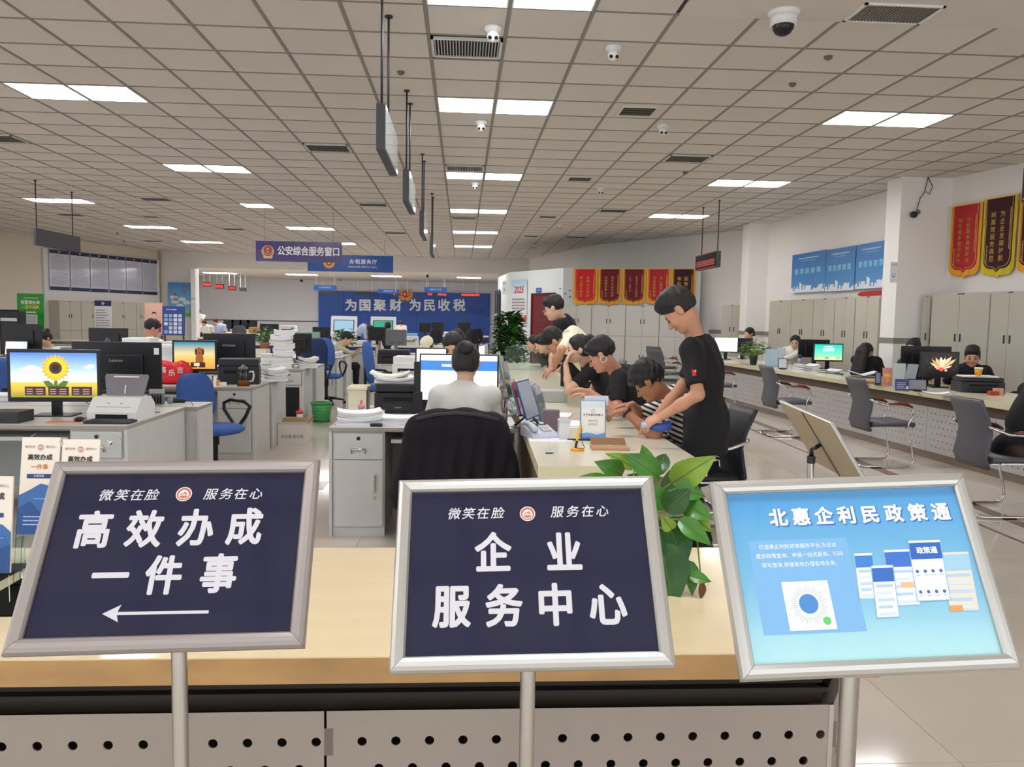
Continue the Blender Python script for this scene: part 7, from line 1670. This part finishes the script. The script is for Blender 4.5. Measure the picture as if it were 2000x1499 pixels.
paper_pile('sloping white papers left of the teal screen', *rc(1580, 12.4), .3, .25, 4, .3, .02, 61, 'papers on the right counter', .8); paper_pile('open white documents before the teal screen', *rc(1620, 11.9), .34, .26, 3, .4, .012, 62, 'papers on the right counter', .8)
x, y, z = rc(1647, 11.5); b = MB(); b.T = Matrix.Rotation(-.3, 4, 'Y'); b.box(-.13, .0, -.1, .1, 0, .02); o = b.build('open_folder', None, M('dark_plastic')); tag(o, 'dark folder lying open below the teal screen', 'folder'); o.location = (x, y, z+.0)
x, y, z = rc(1690, 11.0); t = thing('open_file', 'big black file with white pages held open before the long haired clerk', 'file', (x, y, z), -.3); 
for sx in (-1, 1): b = MB(); b.T = Matrix.Rotation(-sx*.30, 4, 'Y'); b.box(0 if sx > 0 else -.2, .2 if sx > 0 else 0, -.14, .14, .012, .022); b.build('cover', t, M('dark_plastic')); b = MB(); b.T = Matrix.Rotation(-sx*.30, 4, 'Y'); b.box(.01 if sx > 0 else -.19, .19 if sx > 0 else -.01, -.13, .13, .022, .036); b.build('pages', t, M('paper'))
for k, (l, c) in enumerate((('brown covered book, lower of two on the right counter', 'b98a5a'), ('tan notebook on top of the brown covered book', 'd0a878'))): o = MB().box(-.16, .16, -.11, .11, 0, .018, .003).build('book', None, mat('book_'+c, c, .6)); tag(o, l, 'book', 'books on the right counter'); x, y, z = rc(1697, 9.95); o.location = (x+.02*k, y, z+.0185*k); o.rotation_euler.z = .2+.1*k
def art_orange(a, w, h):
    a.use(ink('c98078')).rect(-w*.5, w*.5, 0, h, .0004); a.use(ink('e0a04a')).rect(-w*.35, w*.38, h*.45, h*.72, .0008); a.rect(-w*.1, w*.2, h*.2, h*.42, .0008); textlocal(a, '便民', w*.3, ink('f0d09a'), 0, h*.58, .0012)
acrylic_stand('small salmon and orange card stand left of the white stand', *rc(1740, 9.45), rad(-12), .115, .215, .1, 'c98078', None, art=art_orange)
acrylic_stand('white leaflet stand between the orange card and the burst screen', *rc(1762, 9.3), rad(-30), .14, .29, .25, 'e9e6e6', 'dcdade')
acrylic_stand('steel grey sloping stand in front of the black monitor back', *rc(1780, 9.05), rad(-62), .14, .30, .3, 'b9b9c0', None)
def art_purple(a, w, h):
    a.use(ink('4a4478')).rect(-w*.5, w*.5, 0, h, .0004); smallprint(a, ink('b9b6d6'), -w*.4, w*.25, h*.15, h*.75, 4, .0008, 5, .5); a.use(ink('e0dfe8')).rect(w*.28, w*.44, h*.15, h*.4, .0008)
acrylic_stand('low purple card stand before the steel grey stand', *rc(1770, 8.75), rad(-10), .15, .13, .15, '4a4478', None, art=art_purple)
small_tablet('little blue grey display at the edge near the two books', 1722, 9.6, rad(-20), .07, .15, '6f86a8', .15)
paper_pile('crumpled white papers in front of the burst screen', *rc(1838, 8.35), .26, .16, 2, -.3, .01, 63, 'papers on the right counter', .8)
t = printer('black printer with papers on top at the right end of the counter', PX(1925, 8.72), 8.78, .76, rad(-10), .46, .30, .17, 'dark_plastic', paper=False)
paper_pile('papers spread on the black printer at the right', PX(1915, 8.7), 8.7, .935, .36, .22, 2, -.15, .008, 64, 'papers on the right counter', .0)
t = thing('drink_cup', 'cup of orange drink with a pale lid on the right printer', 'cup', (PX(1911, 8.66), 8.60, .957)); MB().lathe([(0, 0), (.032, 0), (.042, .075), (0, .075)], n=16).build('cup_body', t, ink('e8a02a')); MB().lathe([(0, .075), (.044, .075), (.044, .09), (0, .092)], n=16).build('lid', t, M('paper'))
o = MB().box(-.05, .05, -.03, .03, 0, .045, .003).build('small_box', None, ink('b8402e')); tag(o, 'small red box before the black printer on the right', 'box'); o.location = (PX(1947, 8.4), 8.38, .76)
o = MB().box(-.045, .045, -.03, .03, 0, .07, .003).build('small_box', None, ink('d9a888')); tag(o, 'small tan box right of the red box', 'box'); o.location = (PX(1966, 8.4), 8.46, .76)
office_chair('blue chair back rising behind the counter at the right picture edge', 6.62, 9.15, rad(60), 'blue_fabric', back_h=.52)
# ================================================================ FRONT COUNTER: leaflet rack and trailing plant
def brochure(t, x, y, z, w, h, lean, rz=0, k=0):
    T = Matrix.Translation((x, y, z)) @ Matrix.Rotation(rz, 4, 'Z') @ Matrix.Rotation(-lean, 4, 'X')
    b = MB(); b.T = T; b.box(-w/2, w/2, 0, .006, 0, h); c = b.build('leaflet', t, mat('leaflet_cream', 'e6dccf', .45)); a = MB()
    em = MB(); emblem(em, 0, h*.895, w*.085, .0004); em.T = Matrix.Identity(4)
    a.v, a.f, a.mi, a.sm, a.mats = em.v, em.f, em.mi, em.sm, em.mats
    textlocal(a, '微笑在脸', w*.07, ink('6a5a62'), -w*.28, h*.90, .0006); textlocal(a, '服务在心', w*.07, ink('6a5a62'), w*.28, h*.90, .0006)
    textlocal(a, '高效办成', w*.165, ink('2a2430'), 0, h*.79, .0006, bold=.03); textlocal(a, '一件事', w*.15, ink('cf7a3a'), 0, h*.69, .0006, bold=.02)
    a.use(ink('2a3c80')).rect(-w*.32, w*.32, h*.575, h*.62, .0006); textlocal(a, '办事指南', w*.07, ink('dfe4f0'), 0, h*.598, .001)
    a.use(ink('3a6aa8')).flat([(-w*.5, 0), (w*.5, 0), (w*.5, h*.42), (w*.30, h*.50), (w*.05, h*.52), (-w*.2, h*.46), (-w*.5, h*.40)], .0006); a.use(ink('27508e')).flat([(-w*.5, 0), (w*.5, 0), (w*.5, h*.30), (w*.1, h*.22), (-w*.2, h*.34), (-w*.5, h*.27)], .0009)
    a.use(ink('8fb4da')).rect(-w*.1, w*.35, h*.36, h*.368, .0012); smallprint(a, ink('9ab8dc'), -w*.35, w*.2, h*.08, h*.2, 3, .0012, 3)
    o = a.build('print', c, fixn=False); o.matrix_local = T @ Matrix.Translation((0, -.0006, 0)) @ Matrix.Rotation(rad(90), 4, 'X')
t = thing('leaflet_rack', 'clear acrylic leaflet rack with three cream and blue leaflets on the near counter', 'leaflet rack', (-1.075, 2.22, .76))
ac = M('acrylic')
def rr_poly(w, h, r, n=6): return [(w/2*sx-sx*r*(1-math.cos(a)), h-r*(1-math.sin(a))) for sx, A in ((1, np.linspace(0, PI/2, n)), (-1, np.linspace(PI/2, 0, n))) for a in A]+[(-w/2, 0), (w/2, 0)]
b = MB(); b.T = Matrix.Rotation(rad(-10), 4, 'X'); b.prism(rr_poly(.255, .410, .03), .03, .034, 'y'); b.build('back_plate', t, ac)
b = MB(); b.T = Matrix.Rotation(rad(-10), 4, 'X'); b.box(-.125, .125, -.006, -.003, 0, .20); b.build('front_plate', t, ac)
MB().box(-.127, .127, -.24, .10, 0, .004).build('base_plate', t, ac)
b = MB().box(-.127, -.124, -.23, .06, 0, .12).box(.124, .127, -.23, .06, 0, .12).build('side_plate', t, ac)
MB().box(-.124, -.01, -.235, -.232, 0, .20).build('low_front_plate', t, ac)
for sx in (-.02, .105): MB().cyl((sx, .055, .375), (sx, .07, .377), .008, n=10).build('screw', t, M('chrome'))
brochure(t, -.070, .012, .135, .100, .262, .17); brochure(t, .035, .014, .130, .100, .262, .17, k=1); brochure(t, -.070, -.215, .10, .105, .235, .12, k=2)
t2 = thing('leaflet_rack', 'second clear leaflet rack cut by the left picture edge', 'leaflet rack', (-1.36, 2.30, .76)); b = MB(); b.T = Matrix.Rotation(rad(-10), 4, 'X'); b.prism(rr_poly(.24, .39, .03), .03, .034, 'y'); b.build('back_plate', t2, ac); MB().box(-.11, .11, -.06, .10, 0, .004).build('base_plate', t2, ac); brochure(t2, -.04, .01, .12, .105, .25, .17)
# trailing plant
def big_leaf(t, base, tip, width, m, droop=.15, up=(0, 0, 1), fold=.25, face=(0, -1, .4)):
    base, tip = Vector(base), Vector(tip); d = tip-base; L = d.length; d.normalize(); f = Vector(face); s_ = d.cross(f).normalized(); n = s_.cross(d).normalized(); n = n if n.dot(f) > 0 else -n
    prof = [0, .55, .92, 1, .93, .78, .55, .28, 0]; R = len(prof); vs = []
    for i, p in enumerate(prof):
        u = i/(R-1); c = base+d*L*u+n*(L*droop*4*u*(1-u)*.5)-Vector((0, 0, L*droop*u*u*.5))
        for v in (-1, -.5, 0, .5, 1): vs.append(tuple(c+s_*v*p*width/2+n*abs(v)*p*width*fold*.5+(-d*.10*L*p if (i < 2 and abs(v) > .4) else Vector())))
    fs = [(i*5+k, i*5+k+1, i*5+k+6, i*5+k+5) for i in range(R-1) for k in range(4)]
    n0 = len(vs); q = MB(); q.use(M(m)).add(vs, fs, True); mid = [Vector(vs[i*5+2])+n*.0008 for i in range(R)]; q.use(M('stem')).tube(mid, .0011, 4); return q.build('leaf', t, fixn=False)
px0 = Vector((PX(1247, 2.28), 2.28, .76))
t = thing('trailing_plant', 'big leaved green trailing plant in a white pot behind the middle navy sign', 'plant', px0)
MB().lathe([(0, 0), (.05, 0), (.072, .12), (.078, .125), (.078, .135), (.070, .135), (.066, .12), (0, .118)], n=28).build('pot', t, mat('pot_white', 'd8d8d2', .3))
def W_(px, py, y): return AY(px, py, y)-px0
LV = [((1215, 930, 2.25), (1160, 893, 2.20), .062, 'leaf'), ((1238, 915, 2.32), (1182, 882, 2.30), .045, 'leaf_light'), ((1258, 925, 2.27), (1254, 862, 2.28), .060, 'leaf'), ((1288, 935, 2.22), (1216, 880, 2.18), .075, 'leaf'), ((1312, 945, 2.24), (1400, 878, 2.16), .085, 'leaf_light'),
      ((1255, 950, 2.3), (1225, 925, 2.32), .05, 'leaf_dark'), ((1195, 950, 2.3), (1120, 928, 2.3), .05, 'leaf'), ((1290, 960, 2.25), (1345, 905, 2.35), .06, 'leaf_dark'), ((1320, 955, 2.2), (1378, 965, 2.18), .062, 'leaf'), ((1300, 990, 2.2), (1262, 948, 2.16), .065, 'leaf'),
      ((1330, 985, 2.2), (1395, 1010, 2.14), .062, 'leaf'), ((1300, 1000, 2.18), (1350, 950, 2.16), .07, 'leaf_dark'), ((1335, 1010, 2.2), (1392, 1035, 2.15), .058, 'leaf_light'), ((1325, 1015, 2.15), (1390, 1062, 2.1), .055, 'leaf'), ((1295, 1010, 2.2), (1335, 1110, 2.15), .11, 'leaf_dark'), ((1290, 1060, 2.16), (1318, 1185, 2.10), .13, 'leaf_dark'),
      ((1345, 1095, 2.14), (1352, 1160, 2.1), .045, 'leaf'), ((1345, 1125, 2.1), (1390, 1135, 2.08), .035, 'leaf'), ((1285, 930, 2.3), (1300, 880, 2.36), .05, 'leaf_dark'), ((1240, 960, 2.2), (1195, 960, 2.18), .06, 'leaf_dark'), ((1312, 1035, 2.12), (1290, 1000, 2.08), .04, 'leaf_light')]
for i, (a, c, w, m) in enumerate(LV): big_leaf(t, W_(*a), W_(*c), w, m, droop=.12 if i % 2 else .2, face=(.2*((i*7) % 5-2), -1, .5))
big_leaf(t, W_(1370, 1135, 2.09), W_(1368, 1170, 2.09), .022, mat('leaf_brown', '7a4a2c', .7).name, fold=.8)
S = MB()
for i, (a, c, w, m) in enumerate(LV): e = W_(*a); S.tube([(0, 0, .11), (e.x*.3, e.y*.3, max(.16, .11+(e.z-.11)*.7)) , tuple(e)], .0026, 5)
S.tube([W_(1330, 1010, 2.2), W_(1362, 1060, 2.14), W_(1368, 1120, 2.1), W_(1372, 1140, 2.09)], .0022, 5); S.build('stems', t, M('stem'))['kind'] = 'stuff'
# tall plant by the booth
potted('tall leafy green plant standing before the white booth', PX(996, 19.5), 19.5, 0, 1.62, .40, '4a3f38', 800, 12, .20, .30, 'leaf_dark', lw=.20, cone=True)
# ================================================================ REAR ROWS AND THE TAX HALL
mat('navy_panel', '243a78', .4)
def long_counter(label, x0, x1, y, d=.7, h=.78, rz=0, group='blue fronted rear counters'):
    t = thing('rear_counter', label, 'counter', (x0, y, 0), rz, group); w = x1-x0; MB().box(0, w, 0, d, h-.05, h, .004).build('counter_top', t, M('cream_top')); MB().box(.02, w-.02, .05, .08, h-.30, h-.05).build('navy_band', t, M('navy_panel')); MB().box(.02, w-.02, .05, .08, 0, h-.30).build('lower_panel', t, M('desk_grey')); MB().box(.02, w-.02, d-.05, d-.02, 0, h-.05).build('rear_panel', t, M('desk_grey'))
    for xx in (.02, w-.05): MB().box(xx, xx+.03, .08, d-.05, 0, h-.05).build('end_panel', t, M('desk_grey'))
    return t
long_counter('long cream topped counter with navy band in the middle distance', PX(470, 20.2), PX(735, 20.2), 20.2)
long_counter('cream counter with navy band right of the middle distance one', PX(770, 20.2), PX(900, 20.2), 20.2)
long_counter('slanting navy fronted counter at the left of the rear opening', PX(383, 24.5), PX(472, 24.5), 24.5, rz=.02)
long_counter('far blue fronted desk before the blue wall on the right', PX(835, 32), PX(955, 32), 32)
long_counter('far counter behind the rear hall opening in the middle', PX(480, 30.9), PX(690, 30.9), 31.0); long_counter('far counter in the rear hall at the left', PX(395, 32.5), PX(520, 32.5), 32.6)
R = random.Random(17)
def fm(label, px, y, w, h, rz=180, z=.78, **k): return monitor(label, PX(px, y), y, z, rad(rz), w, h, None, group='dark monitor backs', **k)
fm('black monitor back above the pink potted plant', 526, 20.6, .46, .36, stand=.12); fm('black monitor back left of the white kiosk', 628, 20.55, .44, .34, stand=.08); fm('black monitor back before the green kiosk screen', 737, 20.6, .46, .34, stand=.10)
fm('dark monitor on the far blue desk, left', 855, 32.3, .5, .4, z=.78); fm('dark monitor on the far blue desk, right', 907, 32.3, .5, .42, z=.78); fm('dark monitor between the far blue desks', 830, 32.3, .45, .36)
for k, px in enumerate((447, 462, 478, 492)): fm('small dark monitor of the rear hall, number %s from the left' % ('one', 'two', 'three', 'four')[k], px, 32.9, .42, .36)
for k, (px, y, c, l) in enumerate(((850, 29.3, 'black_leather', 'black swivel chair before the far blue desks, left'), (920, 29.0, 'black_leather', 'black swivel chair before the far blue desks, right'), (468, 28.4, 'grey_leather', 'grey swivel chair in front of the rear hall'), (930, 30.0, 'black_leather', 'black swivel chair farthest right before the blue desks'))):
    office_chair(l, PX(px, y), y, rad(10), c, 'dark swivel chairs', back_h=.55)
printer('white printer on the middle distance counter', PX(573, 20.6), 20.58, .78, 0, .5, .4, .24, 'white_plastic', light=True); printer('second white printer on the right middle distance counter', PX(800, 20.6), 20.55, .78, 0, .46, .4, .22, 'white_plastic', light=True); printer('white printer in the rear hall at the middle', PX(563, 31.3), 31.3, .78, 0, .6, .45, .3, 'white_plastic', light=True)
o = MB().box(-.3, .3, -.1, .1, 0, .30, .01).build('desk_divider', None, mat('mint_glass', 'a8d0c0', .2, trans=.3)); tag(o, 'mint green divider on the middle distance counter', 'divider'); o.location = (PX(602, 20.5), 20.5, .78)
for k, (px, y, w, l) in enumerate(((485, 20.6, .35, 'low white papers left of the pink potted plant'), (540, 20.5, .3, 'papers right of the pink potted plant'), (705, 20.5, .3, 'papers before the light blue shirt'), (790, 31.2, .5, 'far papers beneath the blue wall'), (430, 24.85, .4, 'papers on the slanting navy counter'))):
    if px == 790: paper_pile(l, PX(880, 32.2), 32.3, .78, w, .3, 4, 0, .04, 70+k, 'rear paper stacks')
    else: paper_pile(l, PX(px, y), y, .78, w, .3, 4, 0, .03, 70+k, 'rear paper stacks')
o = MB().box(-.25, .25, -.12, .12, 0, .22, .01).build('carton', None, M('carton')); tag(o, 'brown carton in the rear hall left of the black monitor', 'box'); o.location = (PX(500, 31.3), 31.3, .78)
o = MB().box(-.12, .12, -.05, .05, 0, .14, .005).build('red_card_box', None, ink('c8303a')); tag(o, 'small red box on the right middle distance counter', 'box'); o.location = (PX(782, 20.4), 20.4, .78)
o = MB().box(-.2, .2, -.02, .02, 0, .30, .005).build('desk_screen', None, mat('pale_blue_glass', '9ac0e6', .3)); tag(o, 'pale blue upright panel on the right middle distance counter', 'panel'); o.location = (PX(800, 20.8), 20.84, .78)
def kiosk(label, px, y, scr):
    t = thing('service_kiosk', label, 'kiosk', (PX(px, y), y, 0), 0, 'white service kiosks'); MB().box(-.35, .35, 0, .5, 0, .9, .03).build('cabinet_body', t, M('white_plastic')); b = MB(); b.T = Matrix.Translation((0, .0, .88)) @ Matrix.Rotation(rad(-14), 4, 'X'); b.box(-.38, .38, -.02, .06, 0, .62, .03); h = b.build('screen_head', t, mat('kiosk_white', 'f0f2f4', .3)); c = MB(); c.T = b.T; c.box(-.30, .30, -.026, -.019, .12, .50); c.build('screen_frame', h, M('dark_plastic')); d = MB(); d.T = b.T; d.box(-.275, .275, -.029, -.024, .14, .48); d.build('screen', h, glow(scr, .7)); return t
kiosk('white self service kiosk with a grey blue screen', 671, 24.0, '8fb6cc'); kiosk('white self service kiosk with a green screen', 748, 24.6, '2f9a7a')
# blue feature wall
y0 = 40.9; a_, c_ = AY(622, 600, y0), AY(957, 600, y0); zt = AY(622, 568, y0).z
t = thing('feature_wall', 'blue feature wall with white letters 为国聚财 为民收税 at the very back', 'wall panel', ((a_.x+c_.x)/2, y0, 0)); w = c_.x-a_.x; hw = w/2; mb_ = mat('wall_blue', '1c4fa6', .35)
n = 7
for k in range(n): MB().box(-hw+w*k/n+.004, -hw+w*(k+1)/n-.004, -.03, .06, 0, zt, .003).build('panel', t, mb_)
for ch, px in zip('为国聚财为民收税', (686, 713, 742, 773, 811, 839, 867, 897)): text(ch, .62, ink('f0f2f4'), t, (AY(px, 600, y0).x-t.location.x, -.045, AY(px, 598, y0).z), (rad(90), 0, 0), name='letter', bold=.028, ext=.01)
e = MB(); cx, cz = AY(792, 575, y0).x-t.location.x, AY(792, 576, y0).z
def dsc(x, z, r, c, d, n=20, ry=None): e.use(ink(c)).add([(x+r*math.cos(2*PI*i/n+PI/2), -.04-d, z+(ry or r)*math.sin(2*PI*i/n+PI/2)) for i in range(n)], [list(range(n))])
for sx in (-1, 1):
    for k in range(6): a = rad(-70+k*24); dsc(cx+sx*math.cos(a)*.30, cz+math.sin(a)*.28, .07, 'e0a04a', .001, 8)
dsc(cx, cz, .24, 'e8b05a', .002); dsc(cx, cz+.03, .18, 'b8322c', .003); dsc(cx, cz+.04, .08, 'f4d070', .004, 5); e.build('emblem', t, fixn=False)
# hanging counter signs and LED strips of the rear hall
def small_board(label, px0, px1, py0, py1, y, txt):
    a, c = AY(px0, py0, y), AY(px1, py0, y); z0 = AY(px0, py1, y).z; t = thing('counter_sign', label, 'hanging sign', ((a.x+c.x)/2, y, z0), 0, 'small blue counter signs'); w, h = c.x-a.x, a.z-z0
    MB().box(-w/2, w/2, -.03, .03, 0, h).build('panel', t, mat('cs_blue', '2a6fd0', .4)); text(txt, h*.42, ink('f0f4fa'), t, (0, -.032, h*.55), (rad(90), 0, 0), spacing=1.3)
    zc_ = (ZB+.1 if y > 30.4 else ZC)-z0
    for sx in (-.4, .4): MB().cyl((sx*w, 0, h), (sx*w, 0, zc_), .012, n=6).build('hanging_rod', t, M('white_plastic'))
small_board('small blue hanging sign, leftmost at the blue wall', 613, 657, 557, 567, 35, '办税服务区'); small_board('small blue hanging sign, middle one at the blue wall', 737, 780, 565, 573, 38.5, '咨询服务区'); small_board('small blue hanging sign, rightmost at the blue wall', 829, 873, 561, 571, 35, '自助办税区')
def led_strip(label, px0, px1, py0, py1, y, lit, group='LED counter displays', box=False):
    a, c = AY(px0, py0, y), AY(px1, py0, y); z0 = AY(px0, py1, y).z; t = thing('led_display', label, 'display', ((a.x+c.x)/2, y, z0), 0, group); w, h = c.x-a.x, max(a.z-z0, .1); MB().box(-w/2, w/2, -.05, .05, 0, h).build('housing', t, M('dark_plastic')); R = random.Random(px0)
    if lit:
        m = MB(); m.use(glow('ff2a2a', 1.2)); x = -w*.46
        while x < w*.44:
            q = R.uniform(.06, .14)*w
            if R.random() < lit: m.add([(x, -.052, h*.2), (x+q*.8, -.052, h*.2), (x+q*.8, -.052, h*.8), (x, -.052, h*.8)], [(0, 1, 2, 3)])
            x += q
        m.build('lit_digits', t)['kind'] = 'stuff'
    zc_ = (ZB+.1)-z0
    for sx in (-.35, .35): MB().cyl((sx*w, 0, h), (sx*w, 0, zc_), .012, n=6).build('hanging_rod', t, M('white_plastic'))
for k, (x0, x1, y0_, y1_, lit) in enumerate(((396, 412, 551, 560, 1), (421, 437, 555, 564, 1), (446, 460, 559, 567, .7), (468, 481, 562, 569, 0))): led_strip('hanging LED box of the rear hall, %s from the left' % ('first', 'second', 'third', 'unlit fourth')[k], x0, x1, y0_, y1_, 34+k*.8, lit)
for k, (x0, x1, yy, lit) in enumerate(((624, 660, 571, 0), (694, 732, 572, 0), (768, 800, 574, .6), (831, 871, 574, .6), (900, 937, 575, .8))): led_strip('long LED strip before the blue wall, %s from the left' % ('first unlit', 'second unlit', 'third', 'fourth', 'fifth')[k], x0, x1, yy-2, yy+4, 38, lit, 'LED strips before the blue wall')
for k, (px, py) in enumerate(((665, 546), (589, 549), (835, 540))): p = AY(px, py, 40.4 if k < 2 else 33); o = MB().box(-.05, .05, -.14, .1, -.05, .05, .01).cyl((0, .0, .04), (0, .0, ZB+.1-p.z), .012, n=6).build('bullet_camera', None, M('dark_plastic')); tag(o, 'bullet camera under the rear hall ceiling, ' + ('above the left LED strip', 'on the white rear wall', 'right of the middle')[k], 'security camera', 'rear hall cameras'); o.location = p
